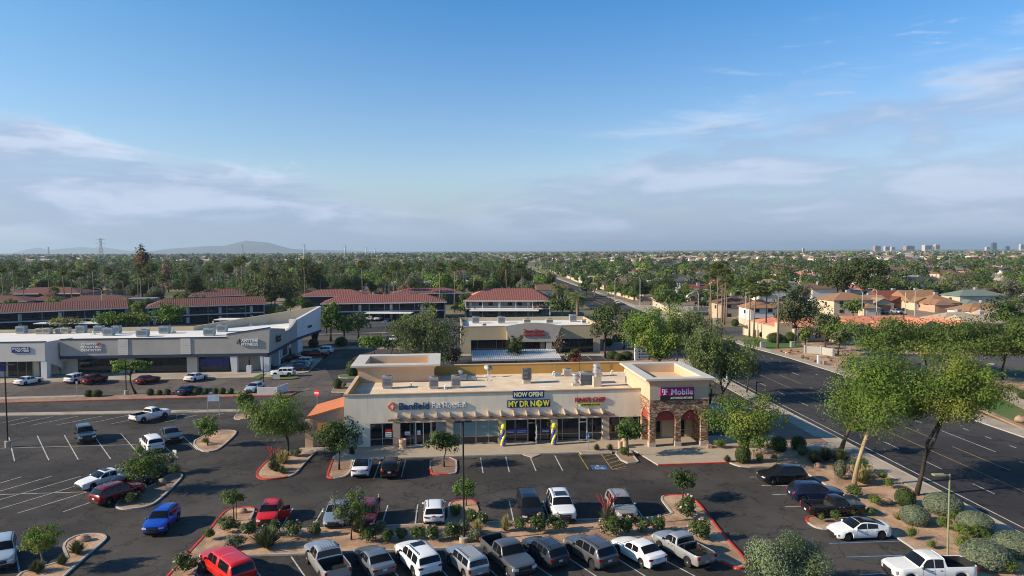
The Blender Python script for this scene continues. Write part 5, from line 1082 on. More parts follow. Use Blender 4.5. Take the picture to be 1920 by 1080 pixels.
def car_meshes(kind, pk, rimd=False, clad=None):
    key = (kind, pk, rimd)
    if key in _cm: return _cm[key]
    S = SHAPES[kind]; L, W, zs0, belt, r = S['L'], S['W'], S['zs'], S['belt'], S['r']; hw = W/2
    col, me_ = PAINT[pk]; mp = paint('car_paint_'+pk, col, me_, .32)
    top = S['top']
    def zt(f):
        f = max(0, min(1, f))
        for (a, za), (b, zb_) in zip(top, top[1:]):
            if f <= b: return za+(zb_-za)*((f-a)/(b-a) if b > a else 0)
        return top[-1][1]
    def ztop(f):
        if S.get('bed') and f < S['bed']+.03: return zt(f)
        return (zt(f-.012)+zt(f)*2+zt(f+.012))/4
    fs = set([0, .004, .012, .024, .04, .96, .976, .988, .996, 1]+[q[0] for q in top])
    for k in ('wind', 'rear'): fs |= set(S[k])
    for a, b in S['side']: fs |= {a, b}
    if S['quarter']: fs |= set(S['quarter'])
    if S.get('glassroof'): fs |= set(S['glassroof'])
    f = 0
    while f < 1: fs.add(round(f, 4)); f += .02
    ra = r*1.17
    for wf in S['wh']:
        for k in range(-9, 10): fs.add(wf+ra*math.sin(k/9*math.pi/2)/L)
        fs |= {wf-(ra+.002)/L, wf+(ra+.002)/L}
    fs = sorted(q for q in fs if 0 <= q <= 1)
    if S.get('bed'):
        bf = S['bed']; fs = [q for q in fs if not (abs(q-bf) < .003 and q != bf and q != bf+.0001)]
        fs = sorted(set(fs+[bf-.012, bf, .018]))
    ff = [fs[0]]
    for q in fs[1:]:
        if q-ff[-1] > .0015 or q in (S.get('bed'),): ff.append(q)
    fs = ff
    def half(f):
        x = (f-.5)*L
        e = min(f, 1-f)*L; en = .55 if f > .5 else .35
        wv = hw*(1-(.16 if f > .5 else .11)*(1-smoothstep(e/en*1.0))**1.5)
        cap_ = math.sqrt(max(0, 1-(1-min(1, e/.10))**2)); t_ = .55+.45*cap_
        z1 = ztop(f); zs = zs0+(1-cap_)*.14
        for wf in S['wh']:
            dx = (f-wf)*L
            if abs(dx) < ra: zs = max(zs, r*.98+math.sqrt(ra*ra-dx*dx))
        zb = min(belt, z1-.06); wv *= .93+.07*cap_
        zmid = zs+.55*(zb-zs)
        if zs > zb-.12: zb = max(zb, min(zs+.12, z1-.02))
        side = lambda z: wv*.965-.30*max(0, z-zb)
        h = z1-zb
        inbed = S.get('bed') and f <= S['bed']-.011 and f >= .017
        P = [(0, zs), (wv*.7, zs), (wv*.95, zs+.01), (wv*1.0, zs+min(.13, .3*(zb-zs))), (wv*1.01, zmid), (wv*.995, zb-.06), (wv*.968, zb)]
        if inbed:
            P += [(wv*.965, z1-.03), (wv*.95, z1), (wv*.90, z1), (wv*.885, z1-.03), (wv*.88, S['floor']), (0, S['floor'])]
        elif S.get('bed') and f <= S['bed']:
            P += [(wv*.965, z1-.03), (wv*.95, z1), (wv*.90, z1), (wv*.7, z1), (wv*.4, z1), (0, z1)]
        else:
            z7 = zb+min(.05, .3*h); z8 = z1-min(.10, .35*h); z9 = z1-min(.035, .15*h)
            y9 = side(z9)-min(.05, .3*h+.005)
            P += [(side(z7), z7), (side(z8), z8), (y9, z9), (y9*.82, z1-.005*min(1, h*3)), (y9*.42, z1+.015), (0, z1+.02)]
        out_ = []
        cf = (.16 if f > .5 else .09)
        for y, z in P:
            k = abs(y)/hw
            wgt = smoothstep((f-.5)/.4) if f > .5 else smoothstep((.5-f)/.5)
            xx = x-(cf*k**2.6*wgt if f > .5 else -cf*k**2.6*wgt)
            if S.get('bed') and f < .6: xx = x-(-.04*k**3 if f < .1 else 0)
            out_.append(Vector((xx, y, z)))
        return out_
    rings = []
    for f in fs:
        h = half(f); rings.append(h+[Vector((q.x, -q.y, q.z)) for q in reversed(h[1:-1])])     # 13 + 11 = 24
    nr = 24; vs = [q for R_ in rings for q in R_]; faces = []; mi = []
    clad = S.get('clad')
    for i in range(len(fs)-1):
        for k in range(nr):
            faces.append((i*nr+k, (i+1)*nr+k, (i+1)*nr+(k+1) % nr, i*nr+(k+1) % nr))
            kk = k if k < 12 else 23-k
            m = 0
            if kk <= 1: m = 1
            elif clad and kk in (2,): m = 2
            if S.get('bed') and kk >= 10 and fs[i] < S['bed']-.0001: m = 2
            mi.append(m)
    for end, rv in ((0, False), (len(fs)-1, True)):
        c = sum(rings[end], Vector())/nr; vs.append(c); ci = len(vs)-1
        for k in range(nr):
            a, b = end*nr+k, end*nr+(k+1) % nr; faces.append((ci, b, a) if rv else (ci, a, b)); mi.append(0)
    def mk(name, vs, faces, mi, mats, smooth=True, ang=38):
        me = bpy.data.meshes.new(name); me.from_pydata([tuple(v) for v in vs], [], faces)
        for m in mats: me.materials.append(m)
        me.polygons.foreach_set('material_index', mi); me.polygons.foreach_set('use_smooth', [smooth]*len(faces))
        if smooth: me.set_sharp_from_angle(angle=rad(ang))
        me.validate(); me.update(); return me
    parts = [('body', mk('body', vs, faces, mi, [mp, m_under, m_trim]), None)]
    idx = lambda f: min(range(len(fs)), key=lambda i: abs(fs[i]-f))
    def patch(name, f0, f1, ks, m, off=.008, mirror=False):
        i0, i1 = idx(f0), idx(f1)
        g = [[rings[i][k] for k in ks] for i in range(i0, i1+1)]
        n_i, n_k = len(g), len(ks)
        if n_i < 2: return None
        nv = []
        for i in range(n_i):
            for k in range(n_k):
                a = g[min(i+1, n_i-1)][k]-g[max(i-1, 0)][k]; b = g[i][min(k+1, n_k-1)]-g[i][max(k-1, 0)]
                n_ = a.cross(b)
                n_ = n_.normalized() if n_.length > 1e-6 else Vector((0, 0, 1))
                nv.append((g[i][k], n_))
        # make the offset point away from the body's middle
        cm = sum((q for q, _ in nv), Vector())/len(nv); av = sum((n_ for _, n_ in nv), Vector())
        sgn = 1 if av.dot(cm-Vector((cm.x*.6, 0, .8))) > 0 else -1
        v2 = [q+n_*off*sgn for q, n_ in nv]
        f2 = [(i*n_k+k, (i+1)*n_k+k, (i+1)*n_k+k+1, i*n_k+k+1) for i in range(n_i-1) for k in range(n_k-1)]
        return mk(name, v2, f2, [0]*len(f2), [m])
    topk = [9, 10, 11, 12, 13, 14, 15]
    parts.append(('windshield', patch('windshield', *S['wind'], topk, m_cglass), None)); parts.append(('rear_window', patch('rear_window', *S['rear'], topk, m_cglass), None))
    lk, rk = [7, 8], [17, 16]
    for a, b in list(S['side'])+([S['quarter']] if S['quarter'] else []):
        parts.append(('side_window', patch('side_window', a, b, lk, m_cglass), None)); parts.append(('side_window', patch('side_window', a, b, rk, m_cglass), None))
    if S.get('glassroof'): parts.append(('glass_roof', patch('glass_roof', *S['glassroof'], topk, m_cglass, .006), None))
    nose = L/2; hz_ = ztop(.985)
    truck = S.get('bed') or kind in ('cap', 'bigsuv', 'boxy')
    def facepatch(ya, yb, z0, z1, m, end=1, th=.05, wrap=0.0, off=.012, n=6):
        """thin slab that follows the curve of the nose (end=1) or the tail (end=-1)"""
        mb = MB(); cf = .16 if end > 0 else (.04 if S.get('bed') else .09); rows_ = []
        for i in range(n+1):
            y = ya+(yb-ya)*i/n; k = min(1, abs(y)/hw); x = L/2-cf*k**2.6+off-(wrap*max(0, (abs(y)-hw*.86))*6); x *= end
            if end < 0 and S.get('bed'): x = -(L/2+.04*k**3)-off+wrap*max(0, (abs(y)-hw*.86))*6
            rows_.append([(x, y, z0), (x, y, z1), (x-end*th, y, z1), (x-end*th, y, z0)])
        vs_ = [q for r_ in rows_ for q in r_]; fs_ = [(4*i+k, 4*i+4+k, 4*i+4+(k+1) % 4, 4*i+(k+1) % 4) for i in range(n) for k in range(4)]+[(0, 1, 2, 3), (4*n+3, 4*n+2, 4*n+1, 4*n)]
        mb.add(vs_, fs_); return mb
    zn = zt(1)-.05; zb_ = zt(0) if not S.get('bed') else S['belt']; hh = .20 if truck else .13
    for s in (1, -1):
        parts.append(('headlight', facepatch(s*hw*.52, s*hw*.92, zn-hh, zn-.01, m_lamp, 1, .12).mesh('headlight', m_lamp), None))
        za = zb_-.12 if kind not in ('cap', 'boxy') and not S.get('bed') else zb_-.25; zc = zb_+.03 if not S.get('bed') else zb_+.0
        parts.append(('tail_light', facepatch(s*hw*(.60 if not (truck and kind != 'bigsuv') else .78), s*hw*.93, za, zc, m_tail, -1, .12).mesh('tail_light', m_tail), None))
    mb = MB(); gz = zn-(.20 if truck else .13)
    gh = .17 if truck else .10
    mb = facepatch(-hw*.48, hw*.48, gz-gh, gz+gh*.75, m_trim, 1, .1); lo = facepatch(-hw*.78, hw*.78, zs0+.15, zs0+.27, m_trim, 1, .1, n=8); mb.add(lo.v, lo.f); parts.append(('grille', mb.mesh('grille', m_trim), None))
    mb = MB(); mb.box(nose+.0, nose+.022, -hw*.40, hw*.40, gz-gh*.1, gz+gh*.1); parts.append(('grille_bar', mb.mesh('grille_bar', m_chrome), None))
    mb = MB(); zp = .62 if truck else .72; mb.box(-nose-.018, -nose+.01, -.16, .16, zp, zp+.15); parts.append(('licence_plate', mb.mesh('licence_plate', m_plate), None))
    mb = MB(); mb.box(-nose-.012, -nose+.05, -hw*.72, hw*.72, zs0+.12, zs0+.26); parts.append(('bumper_trim', mb.mesh('bumper_trim', m_chrome if S.get('bed') else m_trim), None))
    for f in sorted({S['side'][0][0]-.004, S['side'][0][1]+.012, S['side'][1][0]-.006}):
        g0, g1 = half(f-.0013), half(f+.0013)
        for s in (1, -1):
            v_ = [Vector((q.x, s*(q.y+.004), q.z)) for h_ in (g0, g1) for q in h_[3:8]]
            parts.append(('door_seam', mk('door_seam', v_, [(i, i+1, i+6, i+5) for i in range(4)], [0]*4, [m_under]), None))
    xm = (S['wind'][1]-.5)*L-.22; zm = belt+.10
    for s in (1, -1):
        mb = MB(); mb.ball((xm, s*(hw*.965+.12), zm), .08, .12, .09, n=8, m=6); mb.tube([(xm+.02, s*hw*.9, zm-.03), (xm, s*(hw*.96+.1), zm)], .03, 6); parts.append(('mirror', mb.mesh('mirror', m_trim if truck else mp, True), None))
    for a, b in S['side']:
        for s in (1, -1):
            mb = MB(); x = (a-.5)*L+.12; mb.box(x, x+.18, s*hw*.985-.015, s*hw*.985+.035, belt-.13, belt-.09); parts.append(('door_handle', mb.mesh('door_handle', m_chrome if S.get('bed') else mp), None))
    if S.get('rails'):
        for s in (1, -1):
            mb = MB(); y = s*(hw*.965-.30*(S['H']-belt)-.06); mb.tube([((.14-.5)*L, y, S['H']-.02), ((.18-.5)*L, y, S['H']+.05), ((.52-.5)*L, y, S['H']+.05), ((.57-.5)*L, y, S['H']-.04)], .025, 6); parts.append(('roof_rail', mb.mesh('roof_rail', m_chrome if pk in ('white', 'silver', 'champagne') else m_trim), None))
    tw_ = .22
    for wf in S['wh']:
        for s in (1, -1):
            x = (wf-.5)*L; y = s*(hw*.985-tw_/2)
            mb = MB(); mb.lathe([(r*.62, -tw_/2), (r*.93, -tw_/2), (r, -tw_*.36), (r, tw_*.36), (r*.93, tw_/2), (r*.62, tw_/2), (r*.60, tw_*.2)] if s > 0 else [(r*.60, -tw_*.2), (r*.62, -tw_/2), (r*.93, -tw_/2), (r, -tw_*.36), (r, tw_*.36), (r*.93, tw_/2), (r*.62, tw_/2)], (x, y, r+.005), 20, 'Y')
            wm = mb.mesh('wheel', m_tyre, True, 40)
            mb = MB(); yo = y+s*tw_*.40; q = lambda d: d*s
            mb.lathe([(r*.60, q(.02)), (r*.60, 0), (r*.48, q(-.05)), (.01, q(-.06))], (x, yo, r+.005), 20, 'Y', 1)
            for k in range(5):
                a = k*2*math.pi/5+.3; c_, s_ = math.cos(a), math.sin(a); n_ = Vector((-s_, 0, c_))*.062
                p0, p1 = Vector((x, yo, r+.005)), Vector((x+c_*r*.58, yo, r+.005+s_*r*.58)); off = Vector((0, q(.012), 0)); th = Vector((0, q(-.03), 0))
                mb.add([p0-n_+off, p1-n_+off, p1+n_+off, p0+n_+off, p0-n_+th, p1-n_+th, p1+n_+th, p0+n_+th], [(0, 1, 2, 3), (4, 5, 1, 0), (7, 6, 2, 3), (1, 5, 6, 2)], 0)
            mb.lathe([(r*.15, q(.02)), (.01, q(.03))], (x, yo, r+.005), 10, 'Y', 0)
            parts.append(('wheel', wm, ('rim', mb.mesh('rim', [m_rimd if rimd else m_rim, m_trim]))))
    _cm[key] = [p for p in parts if p[1] is not None]; return _cm[key]
def car(kind, pk, at, heading, label, cat=None, rimd=False, group=None, name=None, scale=1.0, ground=False, xr=None, extra=None):
    """at = photo pixel of the middle of its roof (or of the ground under it)"""
    S = SHAPES[kind]; a = rad(heading)
    if ground: P = G(*at)
    else:
        if xr is None: xr = (.5*(S['wind'][0]+(S['rear'][1] if kind not in ('sedan',) else .27))-.5)*S['L']
        P = G(*at, S['H']*scale); P -= Vector((math.cos(a), math.sin(a), 0))*xr*scale
    P.z = .012
    nm = name or {'sedan': 'sedan', 'fastback': 'sedan', 'suv': 'suv', 'bigsuv': 'suv', 'boxy': 'suv', 'hatch': 'hatchback', 'van': 'minivan', 'cap': 'pickup_truck', 'crewcab': 'pickup_truck', 'extcab': 'pickup_truck'}[kind]
    t = thing(nm, label, cat or {'pickup_truck': 'pickup truck', 'suv': 'suv', 'minivan': 'minivan'}.get(nm, 'car'), P, a, group)
    if scale != 1: t.scale = (scale,)*3
    for n_, me, sub in car_meshes(kind, pk, rimd):
        o = link(n_, me, t)
        if sub: link(sub[0], sub[1], o)
    return t
GM_, GB_ = 'vehicles parked in the middle row', 'vehicles parked in the front row'
hM = 5.5-90
t = car('hatch', 'red', (508.8, 938.4), hM+3, 'bright red hatchback with its driver door standing open', group=GM_)
dp = MB(); dp.box(-.95, .0, -.03, .03, .35, .98); o = dp.build('open_door', MATS['car_paint_red'], t); o.location = (.75, .87, 0); o.rotation_euler = (0, 0, rad(-62)); dp = MB(); dp.add([(-.95, 0, .99), (-.1, 0, .99), (-.45, 0, 1.36), (-.92, 0, 1.38)], [(0, 1, 2, 3)]); dp.build('door_window', m_cglass, o)
car('sedan', 'iceblue', (632.5, 940.3), hM+1, 'pale ice-blue sedan left of the feathery tree in the middle row', group=GM_)
car('suv', 'darkred', (689, 938), hM, 'dark red crossover half hidden by the feathery tree, beside the standing man', group=GM_)
tk = car('suv', 'white', (813.8, 943), 95.5, 'white compact suv seen from behind with a red badge on its tailgate', group=GM_, scale=.93); B(tk, 'badge', m_sred, (-2.36, -2.335, -.14, .14, .95, 1.08))
car('van', 'black', (991, 921.6), hM, 'glossy black minivan parked nose toward the oleanders', group=GM_)
tk = car('bigsuv', 'white', (1048.5, 920.6), hM, 'white three-row suv with dark sunroof and wide black grille', group=GM_); B(tk, 'sunroof', m_cglass, (-.75, .28, -.5, .5, 1.80, 1.85))
car('suv', 'champagne', (1160, 921.6), hM, 'champagne silver suv near the red yucca blooms', group=GM_, scale=1.03)
car('fastback', 'white', (678.5, 861), 95.5, 'white fastback with black glass roof parked before the pet hospital', rimd=True, group='vehicles parked at the shop fronts')
car('suv', 'black', (731.7, 861), 95.5, 'black suv parked before the pet hospital beside the white fastback', group='vehicles parked at the shop fronts')
hB = 120
car('cap', 'red', (419, 1028), 134, 'red pickup truck with matching red bed cap', xr=.6, group=GB_)
tk = car('crewcab', 'silver', (612, 1021.5), 120, 'silver pickup with ribbed roof and empty bed facing out', group=GB_)
def ribs(t, z, x0, x1, ys, m): 
    mb = MB(); [mb.box(x0, x1, y-.03, y+.03, z, z+.018) for y in ys]; mb.build('roof_rib', m, t)
ribs(tk, 1.935, -.55, .35, (-.5, -.3, -.1, .1, .3, .5), MATS['car_paint_silver'])
car('sedan', 'steel', (705, 1033), hB, 'blue-grey sedan between the silver pickup and the white suv', group=GB_)
tk = car('bigsuv', 'white', (791.3, 1027.5), hB, 'white suv with black roof rails between the grey sedan and the boxy suv', group=GB_, scale=.97); B(tk, 'sunroof', m_cglass, (-.45, .28, -.48, .48, 1.80, 1.85))
tk = car('boxy', 'silver', (883, 1034.6), 119, 'boxy silver suv with ribbed roof below the lamp post', group=GB_); ribs(tk, 1.675, -1.6, .2, (-.45, -.27, -.09, .09, .27, .45), m_grey)
car('crewcab', 'grey', (951.6, 1013.4), -64, 'dark grey crew-cab pickup backed in, grille toward the lens', group=GB_)
car('suv', 'slate', (1030.6, 1016), hB, 'near-black compact suv right of the grey pickup', group=GB_, scale=.95, rimd=True)
car('suv', 'grey', (1118.8, 1013.4), hB, 'graphite suv with silver roof rails and black wheels', group=GB_, rimd=True, scale=1.02)
car('sedan', 'white', (1204, 1015), hB, 'white sedan between the graphite suv and the silver small pickup', group=GB_)
tk = car('extcab', 'silver', (1276, 999), 117, 'silver extended-cab pickup with a rack in its bed', group=GB_); mb = MB(); mb.tube([(-.9, -.6, .8), (-.9, -.6, 1.35), (-.9, .6, 1.35), (-.9, .6, .8)], .04, 6); mb.tube([(-1.6, -.5, .8), (-1.6, -.5, 1.1), (-.9, -.5, 1.1)], .04, 6); mb.build('bed_rack', m_trim, tk)
# left lot
GL = 'vehicles in the left car park'
car('bigsuv', 'slate', (156.6, 795.6), -53, 'dark blue-grey full-size suv with chrome grille', group=GL)
car('van', 'white', (286.9, 817), 128, 'white minivan seen from behind, next to the dark sedan', group=GL, scale=.97)
car('sedan', 'slate', (318.8, 801), -53, 'dark grey sedan with silver sunshade behind its windscreen', group=GL); 
tk = car('sedan', 'white', (200.6, 880), -124, 'white sedan with sunroof beside the leafy island', group=GL); B(tk, 'sunroof', m_cglass, (-.55, .02, -.42, .42, 1.45, 1.482))
car('sedan', 'black', (238, 889), 60, 'black sedan wedged between the white sedan and the dark red crossover', group=GL)
car('suv', 'grey', (254, 872), 60, 'grey suv almost hidden behind the leafy island tree', group=GL)
car('suv', 'darkred', (206, 908), 61, 'dark red crossover by the leafy island', group=GL)
car('suv', 'blue', (309, 948.3), -83, 'vivid blue compact suv driving down the aisle', group=None, scale=.95)
car('extcab', 'white', (284, 763), 62, 'white old small pickup at the edge of the access road', group=GL)
car('suv', 'paleblue', (3, 1005), -58, 'pale blue-white crossover cut off by the lower left corner', group=GL)
# east lot
GE = 'vehicles in the east row'
car('suv', 'black', (1480, 872), 186, 'black crossover nose-out at the top of the east row', group=GE)
car('suv', 'navy', (1513, 904), 0, 'dark navy suv second from the top of the east row', group=GE, scale=1.02)
car('extcab', 'black', (1568, 929.7), 6, 'black extended-cab pickup beside the red-tipped kerb nose', group=GE, scale=.97, rimd=True)
car('fastback', 'white', (1617, 972.4), 186, 'white electric sedan with black wheels and black glass roof', group=GE, rimd=True)
car('crewcab', 'white', (1740, 1037), 182, 'big white crew-cab pickup at the lower right corner', group=GE)
# lot of the far left building
GF = 'vehicles before the white-roofed shops'
car('sedan', 'white', (49, 705.5), 75, 'white sedan nearest the blue leasing banner', group=GF)
car('suv', 'white', (139, 700), 75, 'white crossover touching a dark maroon one', group=GF)
car('suv', 'darkred', (170, 702), 75, 'dark maroon crossover touching a white one', group=GF)
car('sedan', 'darkred', (272, 703.5), 72, 'dark red sedan right of the crooked tree', group=GF)
car('sedan', 'white', (364, 699), 75, 'white sedan beside a strip of lawn before the gym', group=GF)
car('sedan', 'navy', (350, 723), 75, 'dark blue sedan behind the row of clipped bushes', group=GF)
car('hatch', 'paleblue', (481, 716), -100, 'light blue hatchback next to the white slatted screen', group=GF)
car('boxy', 'white', (538, 689), 184, 'boxy white suv at the corner of the grey building', group=GF)
GW = 'vehicles along the white corner fin'
car('sedan', 'navy', (560, 681.5), 184, 'dark blue sedan parked behind the boxy white suv', group=GW)
car('suv', 'steel', (566, 676), 184, 'blue-grey crossover third from the lawn corner', group=GW)
car('boxy', 'champagne', (572, 670), 184, 'older champagne suv in the shaded side row', group=GW)
car('sedan', 'darkred', (558, 666), 184, 'low dark red car close to the shaded wall', group=GW)
car('crewcab', 'darkred', (592, 654), 4, 'maroon pickup nose-out in the shaded side row', group=GW)
car('suv', 'white', (612, 649), 184, 'white crossover at the far end of the shaded side row', group=GW)
# scattered far vehicles
for kd, pk, at, h_, l in (('extcab', 'white', (1157, 571), -87, 'white pickup heading down the arterial near the side street'), ('suv', 'silver', (1681, 588), -80, 'silver van parked in the drive of the maroon-roofed house'), ('crewcab', 'slate', (1777, 597), 185, 'dark pickup parked at the kerb by the pink house'), ('suv', 'white', (1846, 600), 185, 'small white car in front of the low white house'),
        ('sedan', 'blue', (1551, 604), 5, 'blue car parked behind the street trees by the coral building'), ('sedan', 'black', (1697, 597), 5, 'black car on the residential street'), ('sedan', 'white', (693, 601), -95, 'white car under the flat white carport, left one'), ('suv', 'white', (709, 601), -95, 'white suv under the flat white carport, right one'), ('sedan', 'white', (739, 640), -95, 'white car beside the big weeping tree'),
        ('suv', 'silver', (608, 612), 5, 'pale suv behind the trees of the rear access road'), ('sedan', 'navy', (725, 606), -95, 'dark car at the shaded end of the flat carport'), ('sedan', 'grey', (1655, 583+5), -80, 'grey car beside the olive garage')):
    car(kd, pk, at, h_, l, ground=True)
# ================================================================== vegetation
FG = {}
def leafm(k):
    if k in FG: return FG[k]
    c = {'mesquite': ((.050, .085, .018), (.105, .155, .030)), 'bright': ((.062, .118, .020), (.135, .205, .034)), 'yellow': ((.105, .135, .025), (.20, .215, .048)), 'willow': ((.075, .105, .036), (.145, .175, .068)), 'olive': ((.050, .062, .030), (.100, .112, .055)),
         'dark': ((.026, .044, .014), (.060, .084, .024)), 'deep': ((.020, .042, .012), (.050, .082, .020)), 'pine': ((.030, .040, .014), (.075, .080, .026)), 'mid': ((.036, .062, .018), (.080, .115, .032)), 'grey': ((.070, .085, .055), (.15, .165, .11)), 'sage': ((.115, .150, .095), (.21, .245, .165)),
         'palm': ((.055, .080, .024), (.15, .175, .058)), 'palmdry': ((.14, .095, .045), (.24, .17, .09)), 'lilac': ((.20, .17, .34), (.36, .31, .52)), 'pink': ((.46, .30, .27), (.68, .54, .46)), 'rust': ((.13, .065, .035), (.25, .12, .07)), 'redleaf': ((.14, .03, .02), (.30, .06, .035)), 'brownish': ((.13, .085, .06), (.21, .15, .11)), 'redyucca': ((.45, .06, .07), (.60, .12, .12)), 'straw': ((.20, .18, .07), (.33, .29, .13))}[k]
    c = [tuple(q*(1.38 if k not in ('pink', 'lilac', 'redyucca') else 1) for q in e) for e in c]; FG[k] = mat('leaves_'+k, c[0], rough=.62, var=0, col2=c[1], scale=.7, detail=4, spec=.2)
    t = FG[k].node_tree; b = t.nodes['Principled BSDF']; tr = t.nodes.new('ShaderNodeBsdfTranslucent'); ms = t.nodes.new('ShaderNodeMixShader'); ms.inputs[0].default_value = .28
    src = b.inputs['Base Color'].links[0].from_socket; t.links.new(src, tr.inputs[0]); t.links.new(b.outputs[0], ms.inputs[1]); t.links.new(tr.outputs[0], ms.inputs[2]); t.links.new(ms.outputs[0], t.nodes['Material Output'].inputs[0]); return FG[k]
m_bark = mat('brown_bark', (.11, .075, .05), var=.35, scale=3, bump=1, bscale=14, stretch=(1, 1, .3)); m_barkd = mat('dark_bark', (.045, .034, .028), var=.35, scale=3, bump=1, bscale=14); m_barkl = mat('pale_bark', (.34, .25, .155), var=.3, scale=2.5, bump=1, bscale=10, stretch=(1, 1, .3)); m_palmt = mat('palm_trunk', (.20, .145, .105), var=.25, scale=2, stretch=(1, 1, 4))
def leaves(pos, size, rng, droop=0.0, mi=None, aspect=.55, up=.25, nrm=None):
    """one small bent-free quad per position, randomly turned; returns arrays"""
    n = len(pos); d = rng.normal(size=(n, 3)); d[:, 2] = d[:, 2]*.6-droop; d /= np.linalg.norm(d, axis=1)[:, None]
    e = rng.normal(size=(n, 3)); e[:, 2] *= .6; e = np.cross(d, e); e /= np.maximum(np.linalg.norm(e, axis=1), 1e-6)[:, None]
    if nrm is not None:             # leaves lie roughly along their clump's surface, so clumps take light and shade as masses
        N_ = nrm/np.maximum(np.linalg.norm(nrm, axis=1), 1e-6)[:, None]+rng.normal(size=(n, 3))*.42+[0, 0, .22]; d = np.cross(N_, d); d /= np.maximum(np.linalg.norm(d, axis=1), 1e-6)[:, None]; e = np.cross(N_, d); e /= np.maximum(np.linalg.norm(e, axis=1), 1e-6)[:, None]
    s = size*(.6+.8*rng.random(n))[:, None]; a = d*s*.5; b = e*s*.5*aspect
    v = np.stack([pos-a, pos+b*1.0, pos+a, pos-b*1.0], axis=1).reshape(-1, 3); return v
def leaf_mesh(name, vv, mats, mis=None, extra=None):
    """vv (4n x 3) quads -> mesh"""
    n = len(vv)//4; me = bpy.data.meshes.new(name); me.vertices.add(4*n); me.vertices.foreach_set('co', vv.astype(np.float32).ravel())
    me.loops.add(4*n); me.loops.foreach_set('vertex_index', np.arange(4*n, dtype=np.int32)); me.polygons.add(n); me.polygons.foreach_set('loop_start', np.arange(0, 4*n, 4, dtype=np.int32))
    for m in mats: me.materials.append(m)
    if mis is not None: me.polygons.foreach_set('material_index', mis.astype(np.int32))
    me.update(calc_edges=True); return me
def ellip(rng, n, shell=.55):
    d = rng.normal(size=(n, 3)); d /= np.linalg.norm(d, axis=1)[:, None]; return d*((shell+(1-shell)*rng.random(n))[:, None])
def crown_points(rng, style, w_, h_, n):
    """leaf positions for a crown of width w_ and height h_, standing on z=0; also clump centres"""
    K = {'airy': 46, 'round': 26, 'weep': 70, 'pine': 50, 'far': 14, 'umbrella': 30}.get(style, 30)
    c = ellip(rng, K, .25)
    if style == 'umbrella': c[:, 2] = c[:, 2]*.45+.2
    c[:, 2] = np.where(c[:, 2] < -.35, c[:, 2]*.6, c[:, 2])
    C = np.stack([c[:, 0]*w_*.42, c[:, 1]*w_*.42, h_*.5+c[:, 2]*h_*.46], axis=1)
    C += rng.normal(size=C.shape)*[w_*.03, w_*.03, h_*.03]
    sz = (.55+.9*rng.random(K)); which = rng.choice(K, n, p=sz/sz.sum())
    r = {'airy': .155, 'round': .17, 'weep': .12, 'pine': .14, 'far': .24, 'umbrella': .15}.get(style, .16)*sz[which]
    p = ellip(rng, n, .30 if style in ('airy', 'weep') else .62)*r[:, None]*[w_, w_, h_ if style != 'umbrella' else h_*.7]
    if style == 'weep': p[:, 2] = -np.abs(rng.random(n))*h_*.40*(.3+rng.random(n))+p[:, 2]*.4+h_*.10; p[:, :2] *= .8
    if style == 'airy': p *= (1+.5*(rng.random(n)**4))[:, None]
    return C[which]+p, C, which
def crown_mesh(style, w_, h_, n, leaf, lk, seed, lk2=None, frac2=.3, droop=0):
    rng = np.random.default_rng(seed); P, C, wh = crown_points(rng, style, w_, h_, n)
    P[:, 2] = np.maximum(P[:, 2], .02*h_ if style != 'weep' else -.25*h_)
    v = leaves(P, leaf, rng, droop=1.2 if style == 'weep' else droop, aspect=.32 if style == 'weep' else .62, nrm=None if style == 'weep' else (P-C[wh])/np.maximum(np.linalg.norm(P-C[wh], axis=1), 1e-6)[:, None]+.5*(P-[0, 0, h_*.45])/max(w_, h_)*2)
    mis = (rng.random(len(C))[wh] < frac2) if lk2 else np.zeros(n); return leaf_mesh('crown', v, [leafm(lk)]+([leafm(lk2)] if lk2 else []), np.asarray(mis, dtype=int)), C
def trunk_mesh(path, r0, r1, C, base, rng, m, nb=8, br=.35, second=None):
    mb = MB(); P = [Vector(p) for p in path]; n = len(P)
    mb.tube(P, [r0*1.35]+[r0+(r1-r0)*i/(n-1) for i in range(1, n)], 9)
    mb2 = P[-1]
    idx = list(range(len(C))); rng.shuffle(idx)
    for i in idx[:nb]:
        e = Vector(C[i])+base; k = rng.uniform(.62, 1.0) if n > 2 else rng.uniform(.75, 1)
        q = k*(n-1); a = P[int(min(q, n-2))].lerp(P[int(min(q, n-2))+1], q-int(min(q, n-2)))
        mid = a.lerp(e, .5)+Vector((rng.uniform(-.1, .1), rng.uniform(-.1, .1), .12))*(e-a).length
        mb.tube([a, a.lerp(mid, .5)+Vector((0, 0, .03))*(e-a).length, mid, e], [r1*br*2.2, r1*br*1.7, r1*br*1.2, r1*.16], 6)
    if second: mb.tube([Vector(p) for p in second], [r0*.7, r0*.55, r0*.45, r0*.35][:len(second)]+[r0*.3]*max(0, len(second)-4), 8)
    return mb.mesh('trunk', m, True)
